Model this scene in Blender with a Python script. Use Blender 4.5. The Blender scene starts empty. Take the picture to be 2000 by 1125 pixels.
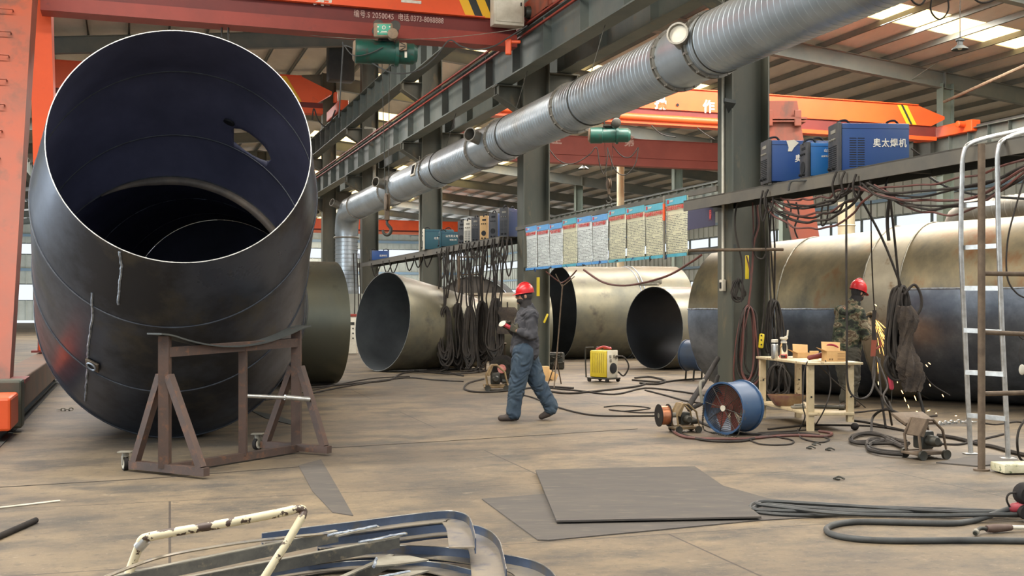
import bpy, bmesh, math, random
from mathutils import Vector, Matrix, Euler
random.seed(7)
PI = math.pi
SC = bpy.context.scene
COL = SC.collection
F = 2200.0            # focal length in pixels of the 2000 px wide frame
HC = 1.45             # camera height
# ------------------------------------------------------------ camera
cam = bpy.data.cameras.new('camera'); camo = bpy.data.objects.new('camera', cam); COL.objects.link(camo)
camo.location = (0, 0, HC); camo.rotation_euler = (PI/2, 0, 0)
cam.sensor_width = 36; cam.lens = 36*F/2000; cam.shift_y = (600-562.5)/2000; cam.clip_end = 400; cam.clip_start = .05
SC.camera = camo
# ------------------------------------------------------------ view, world, sun
SC.view_settings.view_transform = 'Standard'; SC.view_settings.look = 'None'
SC.view_settings.gamma = 1; SC.view_settings.use_curve_mapping = False
SC.view_settings.exposure = 0.66
w = bpy.data.worlds.new('sky'); SC.world = w; w.use_nodes = True
bg = w.node_tree.nodes['Background']; bg.inputs[0].default_value = (.86, .93, 1, 1); bg.inputs[1].default_value = 0.7
def sun_light():
    l = bpy.data.lights.new('sun', 'SUN'); l.energy = 0.25; l.angle = math.radians(12); l.color = (1, .93, .82)
    o = bpy.data.objects.new('sun', l); COL.objects.link(o)
    d = Vector((.62, .60, -.62)).normalized()
    o.rotation_euler = d.to_track_quat('-Z', 'Y').to_euler(); o.location = (-20, -20, 25)
sun_light()
def skylight_fill_lamp(s, t, z, sx, sy, e, col=(1, .96, .91)):
    l = bpy.data.lights.new('skylight_fill_glow', 'AREA'); l.shape = 'RECTANGLE'; l.size = sx; l.size_y = sy; l.energy = e; l.color = col
    o = bpy.data.objects.new('skylight_fill_glow', l); COL.objects.link(o)
    o.location = (s*.9468-t*.3219, s*.3219+t*.9468, z); o.rotation_euler = (0, 0, math.atan2(.3219, .9468))
for (t_, e_) in ((4.0, 1300), (13.0, 1500), (22.2, 1700), (31.3, 1900), (49.6, 3000), (67.8, 3000), (95, 4000), (122, 4500)):
    skylight_fill_lamp(19, t_, 11.0, 15, 1.6, e_)
for (t_, e_) in ((4, 1300), (13.0, 1100), (31.3, 1500), (58, 3000)):  # added left-bay fill lamps; the roof is closed above the farther two
    skylight_fill_lamp(-2, t_, 11.0, 11, 1.6, e_)
def door_lamp(loc, d, sx, sy, e, col):
    l = bpy.data.lights.new('doorway_daylight', 'AREA'); l.shape = 'RECTANGLE'; l.size = sx; l.size_y = sy; l.energy = e; l.color = col
    o = bpy.data.objects.new('doorway_daylight', l); COL.objects.link(o); o.location = loc; o.rotation_euler = Vector(d).to_track_quat('-Z', 'Y').to_euler()
door_lamp((-20, 12, 4), (.97, .1, -.1), 12, 7, 1500, (.82, .92, 1))
SC.cycles.use_denoising = True
SC.cycles.max_bounces = 7; SC.cycles.diffuse_bounces = 4; SC.cycles.glossy_bounces = 3
SC.cycles.sample_clamp_indirect = 4
# ------------------------------------------------------------ frames of reference
E = Vector((.9468, .3219, 0)); D = Vector((-.3219, .9468, 0)); UP = Vector((0, 0, 1))
def P(px, py, Y): return Vector(((px-1000)/F*Y, Y, HC+(600-py)/F*Y))
def G(px, py, z=0.0):
    Y = (HC-z)*F/(py-600); return Vector(((px-1000)/F*Y, Y, z))
def S(s, t, z=0.0): return E*s + D*t + UP*z
def st_of(px, s):
    a = (px-1000)/F; Y = s/(.9468*a+.3219); return Y, Y*(.9468-.3219*a)
ROWZ = math.atan2(.3219, .9468)
# ------------------------------------------------------------ mesh builder
WM = {}
class MB:
    def __init__(s): s.v = []; s.f = []
    def add(s, vs, fs):
        n = len(s.v); s.v += [Vector(v) for v in vs]; s.f += [tuple(i+n for i in f) for f in fs]; return s
    def box(s, c, size, R=None):
        c = Vector(c); a, b, d = [x/2 for x in size]
        R = R or Matrix.Identity(3)
        vs = [c+R@Vector((x*a, y*b, z*d)) for z in (-1, 1) for y in (-1, 1) for x in (-1, 1)]
        return s.add(vs, [(0, 2, 3, 1), (4, 5, 7, 6), (0, 1, 5, 4), (2, 6, 7, 3), (0, 4, 6, 2), (1, 3, 7, 5)])
    def bbox(s, c, size, R=None, b=.01):        # box with chamfered edges
        c = Vector(c); R = R or Matrix.Identity(3)
        bm = bmesh.new(); bmesh.ops.create_cube(bm, size=1)
        for v in bm.verts: v.co = Vector((v.co.x*size[0], v.co.y*size[1], v.co.z*size[2]))
        bmesh.ops.bevel(bm, geom=bm.edges[:], offset=min(b, min(size)*.45), segments=2, affect='EDGES', profile=.5)
        bm.verts.index_update(); vs = [c+R@v.co for v in bm.verts]; fs = [[v.index for v in f.verts] for f in bm.faces]
        bm.free(); return s.add(vs, fs)
    def beam(s, p0, p1, w, h, up=UP):
        p0 = Vector(p0); p1 = Vector(p1); d = (p1-p0); L = d.length; d.normalize()
        u = Vector(up); x = d.cross(u)
        if x.length < 1e-4: x = d.cross(Vector((1, 0, 0)))
        x.normalize(); z = x.cross(d)
        return s.box((p0+p1)/2, (w, L, h), Matrix((x, d, z)).transposed())
    def ibeam(s, p0, p1, w, h, tf=.02, tw=.012, up=UP):
        p0 = Vector(p0); p1 = Vector(p1); d = (p1-p0).normalized(); x = d.cross(Vector(up)).normalized(); z = x.cross(d)
        s.beam(p0+z*(h/2-tf/2), p1+z*(h/2-tf/2), w, tf, up); s.beam(p0-z*(h/2-tf/2), p1-z*(h/2-tf/2), w, tf, up)
        return s.beam(p0, p1, tw, h-2*tf, up)
    def tube(s, pts, r, n=8, cap=True, closed=False):
        pts = [Vector(p) for p in pts]; m = len(pts)
        rs = r if isinstance(r, (list, tuple)) else [r]*m
        base = len(s.v); N = None; prev = None
        for i, p in enumerate(pts):
            a = pts[i-1] if i > 0 else (pts[-1] if closed else p); b = pts[i+1] if i < m-1 else (pts[0] if closed else p)
            t = (b-a)
            if t.length < 1e-7: t = prev or Vector((0, 0, 1))
            t = t.normalized(); prev = t
            if N is None:
                N = t.cross(UP)
                if N.length < .05: N = t.cross(Vector((1, 0, 0)))
                N.normalize()
            else:
                N = N-t*N.dot(t)
                if N.length < 1e-5: N = t.cross(Vector((1, .3, 0)))
                N.normalize()
            B = t.cross(N)
            for k in range(n):
                a_ = 2*PI*k/n; s.v.append(p+(N*math.cos(a_)+B*math.sin(a_))*rs[i])
        for i in range(m-1 if not closed else m):
            j = (i+1) % m
            for k in range(n):
                k2 = (k+1) % n
                s.f.append((base+i*n+k, base+i*n+k2, base+j*n+k2, base+j*n+k))
        if cap and not closed:
            s.f.append(tuple(base+k for k in range(n))[::-1]); s.f.append(tuple(base+(m-1)*n+k for k in range(n)))
        return s
    def lathe(s, prof, o, ax, n=32, cap=True):      # prof: (distance along axis, radius)
        o = Vector(o); ax = Vector(ax).normalized(); x = ax.cross(UP)
        if x.length < .05: x = ax.cross(Vector((1, 0, 0)))
        x.normalize(); y = ax.cross(x); base = len(s.v)
        for (h, r) in prof:
            for k in range(n):
                a = 2*PI*k/n; s.v.append(o+ax*h+(x*math.cos(a)+y*math.sin(a))*max(r, 1e-4))
        for i in range(len(prof)-1):
            for k in range(n):
                k2 = (k+1) % n; s.f.append((base+i*n+k, base+(i+1)*n+k, base+(i+1)*n+k2, base+i*n+k2))
        if cap:
            s.f.append(tuple(base+k for k in range(n))); s.f.append(tuple(base+(len(prof)-1)*n+k for k in range(n))[::-1])
        return s
    def cyl(s, p0, p1, r, n=16, r2=None):
        p0 = Vector(p0); p1 = Vector(p1); return s.lathe([(0, r), ((p1-p0).length, r if r2 is None else r2)], p0, p1-p0, n)
    def ring(s, c, ax, R, r, n=40, m=6):
        c = Vector(c); ax = Vector(ax).normalized(); x = ax.cross(UP)
        if x.length < .05: x = ax.cross(Vector((1, 0, 0)))
        x.normalize(); y = ax.cross(x)
        return s.tube([c+(x*math.cos(2*PI*k/n)+y*math.sin(2*PI*k/n))*R for k in range(n)], r, m, closed=True)
    def sph(s, c, r, n=12, R=None):
        c = Vector(c); rx, ry, rz = r if isinstance(r, (tuple, list)) else (r, r, r); R = R or Matrix.Identity(3); base = len(s.v); m = n//2+1
        for i in range(m+1):
            th = PI*i/m
            for k in range(n):
                a = 2*PI*k/n; s.v.append(c+R@Vector((rx*math.sin(th)*math.cos(a), ry*math.sin(th)*math.sin(a), rz*math.cos(th))))
        for i in range(m):
            for k in range(n):
                k2 = (k+1) % n; s.f.append((base+i*n+k, base+(i+1)*n+k, base+(i+1)*n+k2, base+i*n+k2))
        return s
    def prism(s, pts, off):       # polygon (3d points) extruded by vector off
        pts = [Vector(p) for p in pts]; off = Vector(off); n = len(pts); b = len(s.v)
        s.v += pts+[p+off for p in pts]
        s.f.append(tuple(range(b, b+n))); s.f.append(tuple(range(b+n, b+2*n))[::-1])
        for i in range(n):
            j = (i+1) % n; s.f.append((b+i, b+n+i, b+n+j, b+j))
        return s
    def loft(s, secs, closed_end=True):
        b = len(s.v); n = len(secs[0])
        for q in secs: s.v += [Vector(p) for p in q]
        for i in range(len(secs)-1):
            for k in range(n):
                k2 = (k+1) % n; s.f.append((b+i*n+k, b+i*n+k2, b+(i+1)*n+k2, b+(i+1)*n+k))
        if closed_end: s.f.append(tuple(b+k for k in range(n))[::-1]); s.f.append(tuple(b+(len(secs)-1)*n+k for k in range(n)))
        return s
    def build(s, name, mt, parent=None, smooth=True, fix=True, origin=None):
        me = bpy.data.meshes.new(name)
        if parent is not None: M_ = WM[parent.name].inverted()
        else:
            if origin is None:
                xs = [v.x for v in s.v]; ys = [v.y for v in s.v]; zs = [v.z for v in s.v]
                origin = Vector(((min(xs)+max(xs))/2, (min(ys)+max(ys))/2, min(zs)))
            M_ = Matrix.Translation(-Vector(origin))
        me.from_pydata([M_@v for v in s.v], [], s.f)
        if fix:
            bm = bmesh.new(); bm.from_mesh(me); bmesh.ops.remove_doubles(bm, verts=bm.verts, dist=1e-5)
            bmesh.ops.recalc_face_normals(bm, faces=bm.faces); bm.to_mesh(me); bm.free()
        for m in (mt if isinstance(mt, (list, tuple)) else [mt]): me.materials.append(m)
        o = bpy.data.objects.new(name, me); COL.objects.link(o)
        if smooth:
            me.polygons.foreach_set('use_smooth', [True]*len(me.polygons)); me.set_sharp_from_angle(angle=math.radians(38))
        if parent is not None: o.parent = parent; WM[o.name] = WM[parent.name].copy()
        else: o.location = origin; WM[o.name] = Matrix.Translation(Vector(origin))
        return o
def tag(o, label=None, cat=None, group=None, kind=None):
    if label: o['label'] = label
    if cat: o['category'] = cat
    if group: o['group'] = group
    if kind: o['kind'] = kind
    return o
def thing(name, label, cat, loc=(0, 0, 0), rz=0.0, group=None, kind=None):
    o = bpy.data.objects.new(name, None); COL.objects.link(o); o.location = loc; o.rotation_euler = (0, 0, rz); o.empty_display_size = .1
    WM[o.name] = Matrix.Translation(Vector(loc))@Matrix.Rotation(rz, 4, 'Z')
    return tag(o, label, cat, group, kind)
def cr(pts, k=6, closed=False):      # smooth curve through points
    pts = [Vector(p) for p in pts]; n = len(pts); out = []
    for i in range(n if closed else n-1):
        if closed: a, b, c, d = pts[i-1], pts[i], pts[(i+1) % n], pts[(i+2) % n]
        else: a, b, c, d = pts[max(i-1, 0)], pts[i], pts[i+1], pts[min(i+2, n-1)]
        for j in range(k):
            t = j/k; out.append(.5*((2*b)+(c-a)*t+(2*a-5*b+4*c-d)*t*t+(3*b-a-3*c+d)*t**3))
    if not closed: out.append(pts[-1])
    return out
def sag(p0, p1, drop, n=10):
    p0 = Vector(p0); p1 = Vector(p1); return [p0.lerp(p1, i/n)-UP*drop*4*(i/n)*(1-i/n) for i in range(n+1)]
# ------------------------------------------------------------ materials
MATS = {}
def srgb(c): return tuple(((x/255)/12.92 if x/255 <= .04045 else ((x/255+.055)/1.055)**2.4) for x in c)
def M(name, c1, c2=None, sc=3.0, rough=.6, metal=0.0, bump=0.0, thr=(.35, .65), stretch=None, c3=None, thr3=(.58, .7), sc3=None, rv=0.0, detail=8, spec=None):
    if name in MATS: return MATS[name]
    m = bpy.data.materials.new(name); m.use_nodes = True; nt = m.node_tree; b = nt.nodes['Principled BSDF']
    b.inputs['Roughness'].default_value = rough; b.inputs['Metallic'].default_value = metal
    if spec is not None: b.inputs['Specular IOR Level'].default_value = spec
    c1 = (*srgb(c1), 1); b.inputs['Base Color'].default_value = c1
    tc = nt.nodes.new('ShaderNodeTexCoord'); mp = nt.nodes.new('ShaderNodeMapping'); nt.links.new(tc.outputs['Object'], mp.inputs[0])
    if stretch: mp.inputs['Scale'].default_value = stretch
    def noise(scale, w=0.0, det=detail):
        n = nt.nodes.new('ShaderNodeTexNoise'); n.inputs['Scale'].default_value = scale; n.inputs['Detail'].default_value = det; n.inputs['Roughness'].default_value = .62
        nt.links.new(mp.outputs[0], n.inputs['Vector']); return n
    if c2:
        n = noise(sc); r = nt.nodes.new('ShaderNodeMapRange'); r.inputs[1].default_value, r.inputs[2].default_value = thr
        nt.links.new(n.outputs[0], r.inputs[0])
        mx = nt.nodes.new('ShaderNodeMix'); mx.data_type = 'RGBA'; nt.links.new(r.outputs[0], mx.inputs['Factor'])
        mx.inputs[6].default_value = c1; mx.inputs[7].default_value = (*srgb(c2), 1); last = mx.outputs[2]
        if c3:
            n3 = noise(sc3 or sc*2.7); r3 = nt.nodes.new('ShaderNodeMapRange'); r3.inputs[1].default_value, r3.inputs[2].default_value = thr3
            nt.links.new(n3.outputs[0], r3.inputs[0])
            m3 = nt.nodes.new('ShaderNodeMix'); m3.data_type = 'RGBA'; nt.links.new(r3.outputs[0], m3.inputs['Factor'])
            nt.links.new(last, m3.inputs[6]); m3.inputs[7].default_value = (*srgb(c3), 1); last = m3.outputs[2]
        nt.links.new(last, b.inputs['Base Color'])
        if rv:
            rr = nt.nodes.new('ShaderNodeMapRange'); nt.links.new(n.outputs[0], rr.inputs[0]); rr.inputs[1].default_value = .3; rr.inputs[2].default_value = .7
            rr.inputs[3].default_value = rough-rv; rr.inputs[4].default_value = rough+rv; nt.links.new(rr.outputs[0], b.inputs['Roughness'])
    if bump:
        nb = noise(sc*6, det=4); bp = nt.nodes.new('ShaderNodeBump'); bp.inputs['Strength'].default_value = bump; bp.inputs['Distance'].default_value = .02
        nt.links.new(nb.outputs[0], bp.inputs['Height']); nt.links.new(bp.outputs[0], b.inputs['Normal'])
    MATS[name] = m; return m
def emit(name, c, st):
    m = bpy.data.materials.new(name); m.use_nodes = True; b = m.node_tree.nodes['Principled BSDF']
    b.inputs['Base Color'].default_value = (*srgb(c), 1); b.inputs['Emission Color'].default_value = (*srgb(c), 1); b.inputs['Emission Strength'].default_value = st
    return m
m_beam = M('dusty dark grey paint', (86, 94, 90), (106, 110, 102), 1.2, .6, .1, c3=(120, 106, 84), thr3=(.6, .75))
m_beamd = M('dark grey steel', (58, 62, 62), (74, 76, 72), 1.5, .6, .2)
m_colm = M('green grey column paint', (72, 77, 69), (96, 92, 78), 1.1, .55, .15, c3=(128, 112, 84), thr3=(.58, .74), stretch=(1, 1, .35))
m_or = M('orange crane paint', (236, 92, 40), (222, 84, 38), .8, .45, 0, c3=(190, 84, 48), thr3=(.62, .78), sc3=2.5)
m_ord = M('worn orange crane paint', (146, 68, 44), (124, 70, 54), 1.3, .6, 0, c3=(96, 64, 52), thr3=(.52, .7), sc3=2.4, stretch=(1, 1, .5), bump=.1)
m_red = M('oxide red primer', (146, 54, 40), (130, 48, 36), 1.3, .55, 0, c3=(120, 48, 38), thr3=(.6, .72))
m_redd = M('dark oxide red primer', (112, 42, 36), (98, 38, 34), 1.3, .6)
m_redf = M('faded oxide red primer', (150, 74, 62), (138, 66, 56), 1.3, .6)
m_zinc = M('galvanised duct', (178, 188, 194), (156, 164, 168), 1.1, .36, .7, c3=(140, 130, 114), thr3=(.55, .8), sc3=.9)
m_zdust = M('dusty galvanised', (150, 146, 136), (120, 114, 102), 2, .5, .5)
m_steelN = M('dark mill scale', (84, 90, 102), (56, 58, 64), .9, .34, .65, bump=.05, thr=(.42, .58), c3=(92, 88, 78), thr3=(.55, .75), sc3=1.4, rv=.1, detail=10)
m_steelI = M('black mill scale inside', (88, 90, 114), (66, 68, 86), .9, .5, .25, bump=.05)
m_tan = M('tan dusty rolled steel', (128, 122, 100), (98, 98, 88), 1.0, .42, .5, c3=(84, 80, 72), thr3=(.55, .7), sc3=1.6, rv=.1)
m_tanl = M('weathered rolled steel', (150, 132, 96), (112, 108, 98), 1.1, .4, .5, c3=(150, 104, 58), thr3=(.56, .75), sc3=1.3, rv=.1, stretch=(1, 1, .6))
m_blu = M('blue mill scale', (84, 96, 116), (62, 68, 80), 1.0, .36, .6, c3=(108, 84, 56), thr3=(.58, .72), rv=.1)
m_rustb = M('rusty brown square tube', (88, 68, 58), (72, 60, 54), 4, .65, .2, c3=(112, 78, 56), thr3=(.55, .7), bump=.1)
m_blk = M('black rubber', (32, 30, 30), (48, 44, 40), 6, .75, spec=.2)
m_cab = M('dusty black cable', (38, 36, 34), (62, 56, 50), 5, .7, spec=.25)
m_cabr = M('dusty red cable', (104, 58, 50), (80, 56, 50), 5, .6)
m_cabg = M('grey rubber hose', (70, 72, 70), (52, 52, 50), 5, .6)
m_cloth = M('dirty black cloth', (52, 46, 42), (72, 62, 52), 9, .95, bump=.5)
m_white = M('dirty white paint', (214, 208, 190), (186, 178, 158), 3, .5)
m_cream = M('chipped cream paint', (214, 202, 168), (196, 184, 150), 5, .45, 0, c3=(70, 54, 44), thr3=(.525, .54), sc3=13)
m_tabl = M('scuffed cream table paint', (200, 182, 146), (176, 158, 122), 5, .5, 0, c3=(110, 86, 60), thr3=(.6, .66), sc3=9)
m_bwel = M('blue machine enamel', (30, 62, 118), (38, 70, 116), 2, .4)
m_bweld = M('dark blue machine enamel', (30, 50, 88), (38, 54, 84), 2, .4)
m_teal = M('teal machine enamel', (36, 78, 92), (46, 84, 88), 2, .5)
m_front = M('charcoal machine front', (52, 54, 58), (66, 64, 62), 5, .6)
m_vent = M('black slot', (20, 22, 24), None, rough=.8)
m_wtext = M('white lettering', (226, 222, 208), (204, 196, 184), 14, .6)
m_gtext = M('pale grey lettering', (206, 178, 168), (168, 130, 118), 22, .7)
m_rtext = M('red lettering', (196, 60, 56), None, rough=.6)
m_copper = M('copper wire', (206, 140, 104), (186, 118, 84), 20, .3, .8)
m_fgr = M('grey machine paint', (140, 136, 122), (112, 106, 92), 6, .55)
m_khaki = M('dusty brass coloured feeder frame', (150, 128, 92), (112, 92, 64), 8, .6, .3)
m_rust = M('rusty steel', (112, 96, 78), (88, 74, 60), 8, .7, .3, bump=.2)
m_yel = M('yellow enamel', (214, 190, 40), (196, 170, 40), 4, .45)
m_chr = M('worn aluminium', (206, 206, 202), (172, 170, 164), 12, .32, .8)
m_grn = M('green hoist paint', (22, 84, 70), (34, 76, 66), 3, .4, 0, c3=(60, 66, 58), thr3=(.55, .65))
m_dust = M('dust covered casing', (150, 128, 104), (120, 104, 86), 6, .8)
m_iron = M('oily dark iron', (48, 50, 46), (70, 66, 56), 7, .5, .4)
m_card = M('brown cardboard', (202, 164, 110), (188, 150, 100), 6, .8)
m_weld = M('bright weld bead', (190, 200, 210), (120, 128, 140), 20, .35, .6, bump=.3)
def dust(m, col, lo, hi, amt):      # dust that has settled on upward facing surfaces
    nt = m.node_tree; b = nt.nodes['Principled BSDF']; src = b.inputs['Base Color'].links[0].from_socket
    g = nt.nodes.new('ShaderNodeNewGeometry'); s = nt.nodes.new('ShaderNodeSeparateXYZ'); nt.links.new(g.outputs['Normal'], s.inputs[0])
    r = nt.nodes.new('ShaderNodeMapRange'); nt.links.new(s.outputs['Z'], r.inputs[0]); r.inputs[1].default_value = lo; r.inputs[2].default_value = hi; r.inputs[4].default_value = amt
    x = nt.nodes.new('ShaderNodeMix'); x.data_type = 'RGBA'; nt.links.new(r.outputs[0], x.inputs['Factor']); nt.links.new(src, x.inputs[6]); x.inputs[7].default_value = (*srgb(col), 1)
    nt.links.new(x.outputs[2], b.inputs['Base Color'])
    q = nt.nodes.new('ShaderNodeMapRange'); nt.links.new(r.outputs[0], q.inputs[0]); q.inputs[3].default_value = b.inputs['Metallic'].default_value; q.inputs[4].default_value = .1; nt.links.new(q.outputs[0], b.inputs['Metallic'])
dust(m_zinc, (112, 102, 86), .1, .75, .85)
dust(m_tan, (116, 108, 88), .5, .95, .6)
# ============================================================ floor
def floor_mat():
    m = bpy.data.materials.new('worn steel plate and concrete floor'); m.use_nodes = True; nt = m.node_tree; b = nt.nodes['Principled BSDF']
    tc = nt.nodes.new('ShaderNodeTexCoord'); mp = nt.nodes.new('ShaderNodeMapping'); nt.links.new(tc.outputs['Object'], mp.inputs[0])
    mp.inputs['Rotation'].default_value = (0, 0, -ROWZ*.9)
    def noise(s, d=10, st=None, r=.65):
        n = nt.nodes.new('ShaderNodeTexNoise'); n.inputs['Scale'].default_value = s; n.inputs['Detail'].default_value = d; n.inputs['Roughness'].default_value = r
        if st:
            q = nt.nodes.new('ShaderNodeMapping'); q.inputs['Scale'].default_value = st; nt.links.new(mp.outputs[0], q.inputs[0]); nt.links.new(q.outputs[0], n.inputs['Vector'])
        else: nt.links.new(mp.outputs[0], n.inputs['Vector'])
        return n
    def mix(f, a, c, lo, hi, amt=1):
        r = nt.nodes.new('ShaderNodeMapRange'); r.inputs[1].default_value = lo; r.inputs[2].default_value = hi; r.inputs[4].default_value = amt; nt.links.new(f, r.inputs[0])
        x = nt.nodes.new('ShaderNodeMix'); x.data_type = 'RGBA'; nt.links.new(r.outputs[0], x.inputs['Factor'])
        if isinstance(a, tuple): x.inputs[6].default_value = (*srgb(a), 1)
        else: nt.links.new(a, x.inputs[6])
        x.inputs[7].default_value = (*srgb(c), 1); return x.outputs[2]
    c = mix(noise(.35, 6).outputs[0], (99, 88, 73), (126, 111, 88), .4, .6)
    c = mix(noise(1.1, 12, (1, 1.5, 1), .7).outputs[0], c, (72, 68, 62), .45, .62, .9)
    c = mix(noise(3.0, 12, (1, 1.9, 1), .75).outputs[0], c, (160, 146, 120), .58, .72, .6)
    c = mix(noise(14, 6).outputs[0], c, (70, 64, 58), .55, .72, .75)
    c = mix(noise(38, 5).outputs[0], c, (176, 160, 134), .6, .75, .45)
    br = nt.nodes.new('ShaderNodeTexBrick'); nt.links.new(mp.outputs[0], br.inputs['Vector'])
    br.inputs['Scale'].default_value = 1; br.inputs['Mortar Size'].default_value = .008; br.inputs['Brick Width'].default_value = 6.1; br.inputs['Row Height'].default_value = 2.2
    br.inputs['Color1'].default_value = (.0, .0, .0, 1); br.inputs['Color2'].default_value = (.12, .12, .12, 1); br.inputs['Mortar'].default_value = (1, 1, 1, 1); br.inputs['Mortar Smooth'].default_value = 0
    c = mix(br.outputs['Color'], c, (52, 46, 42), 0, 1, .8)
    nt.links.new(c, b.inputs['Base Color']); b.inputs['Roughness'].default_value = .62; b.inputs['Specular IOR Level'].default_value = .35
    bp = nt.nodes.new('ShaderNodeBump'); bp.inputs['Strength'].default_value = .25; bp.inputs['Distance'].default_value = .02
    nt.links.new(noise(7, 10).outputs[0], bp.inputs['Height']); nt.links.new(bp.outputs[0], b.inputs['Normal'])
    return m
fm = MB(); fm.box((8, 42, -.1), (110, 124, .2)); fl = fm.build('floor', floor_mat(), smooth=False, origin=(0, 0, 0)); tag(fl, kind='structure')
# ============================================================ roof
def roofz(s): return 12.75-.1*abs(s-8.7)
T0, T1 = 1.5, 135.0
SL, SRt = -22.0, 40.0
m_roof = M('foil insulation under roof sheets', (224, 218, 208), (204, 198, 188), .7, .7, .1, bump=.5, c3=(224, 212, 192), thr3=(.55, .7), sc3=2, stretch=(1, .35, 1))
m_sky = emit('translucent roof sheet', (255, 222, 156), 1.9)
m_purl = M('grey purlin paint', (122, 128, 124), (140, 140, 130), 1, .55, .2)
def roof():
    # one roof with real openings where the translucent sheets lie
    strips = [4.0, 13.0, 22.2, 31.3]+[45.0+9.15*i for i in range(10)]
    mb = MB(); hwn, hwf = .9, 1.7
    def sheet(s0, s1, t0, t1):
        a, b, c, d = [S(x, y, roofz(x)+.0) for (x, y) in ((s0, t0), (s1, t0), (s1, t1), (s0, t1))]
        mb.prism([a, b, c, d], (0, 0, .08))
    segs = []; t = T0
    for q in strips: hw = hwn if q < 50 else hwf; segs.append((t, q-hw, False)); segs.append((q-hw, q+hw, True)); t = q+hw
    segs.append((t, T1, False))
    for (a, b, op) in segs:
        if not op:
            sheet(SL, 8.7, a, b); sheet(8.7, SRt, a, b)
        else:
            mid = (a+b)/2
            if mid > 40 : sheet(SL, 8.7, a, b)
            elif mid > 20: sheet(SL, 8.7, a, b)
            else: sheet(SL, -8, a, b); sheet(4, 8.7, a, b)
            sheet(8.7, 11, a, b); sheet(38, SRt, a, b)
            if mid > 33: sheet(24.5, 38, a, b)
    c = mb.build('ceiling', m_roof, smooth=False, origin=S(0, T0, 10)); tag(c, kind='structure')
    for q in strips:
        hw = hwn if q < 50 else hwf
        spans = [(11, 38)] if q < 33 else [(11, 24.5)]
        if q < 20: spans.append((-8, 4))  # unseen left-bay skylights, added to light the foreground
        for (s0, s1) in spans:
            k = MB(); k.prism([S(s0, q-hw, roofz(s0)+.03), S(s1, q-hw, roofz(s1)+.03), S(s1, q+hw, roofz(s1)+.03), S(s0, q+hw, roofz(s0)+.03)], (0, 0, .03))
            k.build('skylight_sheet', m_sky, c, smooth=False)
    s = SL+.7
    while s < SRt:
        k = MB(); k.beam(S(s, T0, roofz(s)-.12), S(s, T1, roofz(s)-.12), .03, .2); k.beam(S(s, T0, roofz(s)-.21), S(s, T1, roofz(s)-.21), .09, .02)
        k.build('roof_purlin', m_purl, c, smooth=False); s += 1.42
    t = 26.4
    while t < 134:
        k = MB(); h = .62
        for (a, b) in ((SL, 8.7), (8.7, SRt)):
            k.ibeam(S(a, t, roofz(a)-.24-h/2), S(b, t, roofz(b)-.24-h/2), .28, h)
        for q in (8.7, 19, 29.5):
            k.box(S(q, t, roofz(q)-.55), (.03, .3, .62), Matrix.Rotation(ROWZ, 3, 'Z'))
        k.build('roof_rafter', m_purl, c, smooth=False); t += 9.1
    # thin diagonal braces between rafter and purlins
    for q in range(10, 40, 6):
        k = MB(); k.cyl(S(q, 35.6, roofz(q)-.8), S(q+.5, 34.4, roofz(q)-.2), .02, 6); k.build('purlin_brace', m_purl, c)
roof()
# ============================================================ walls
m_wall = M('pale corrugated cladding', (196, 198, 186), (178, 180, 168), .6, .7)
m_wallb = M('blue grey wall paint', (122, 150, 172), (140, 156, 164), .6, .7)
def wall(name, f, L0, L1, z1, bands, zs):
    # f(u, z) -> point on the wall line; bands: window heights
    mb = MB(); z = 0
    nrm = (f(1, 0)-f(0, 0)).normalized()
    for (a, b) in bands+[(z1, z1)]:
        if a > z: mb.beam(f(L0, (z+a)/2), f(L1, (z+a)/2), .12, a-z)
        z = b
    u = L0
    off = nrm.cross(UP)*.08
    while u < L1:           # ribs of the sheeting
        zz = 0
        for (a, b) in bands+[(z1, z1)]:
            if a > zz: mb.beam(f(u, zz)+off*zs, f(u, a)+off*zs, .12, .06, nrm)
            zz = b
        u += .75
    o = mb.build(name, m_wall, smooth=False); tag(o, kind='structure'); return o
bk = wall('wall_back', lambda u, z: S(u, T1, z), SL, SRt, 12.0, [(2.2, 4.0), (7.3, 8.5)], 1)
rt = wall('wall_right', lambda u, z: S(SRt, u, z), 10, T1, 9.4, [(1.6, 3.4), (5.7, 6.5)], -1)
lf = wall('wall_left', lambda u, z: S(SL, u, z), 30, T1, 9.6, [(2.0, 3.6), (6, 7)], 1)
def mullions(name, f, L0, L1, bands, step):
    mb = MB(); u = L0
    while u <= L1:
        for (a, b) in bands: mb.beam(f(u, a), f(u, b), .12, .1, f(1, 0)-f(0, 0))
        u += step
    for (a, b) in bands:
        for z in (a, b): mb.beam(f(L0, z), f(L1, z), .14, .1)
    o = mb.build(name, m_beam, smooth=False); tag(o, kind='structure')
m_pane = bpy.data.materials.new('dusty window glass'); m_pane.use_nodes = True
_b = m_pane.node_tree.nodes['Principled BSDF']; _b.inputs['Transmission Weight'].default_value = 1; _b.inputs['Roughness'].default_value = .15; _b.inputs['IOR'].default_value = 1.02; _b.inputs['Base Color'].default_value = (.9, .95, 1, 1)
mullions('window_1', lambda u, z: S(u, T1, z), SL, SRt, [(2.2, 4.0), (7.3, 8.5)], 4.0)
mullions('window_2', lambda u, z: S(SRt, u, z), 10, T1, [(1.6, 3.4), (5.7, 6.5)], 3.0)
mullions('window_3', lambda u, z: S(SL, u, z), 30, T1, [(2, 3.6), (6, 7)], 3.0)
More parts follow.
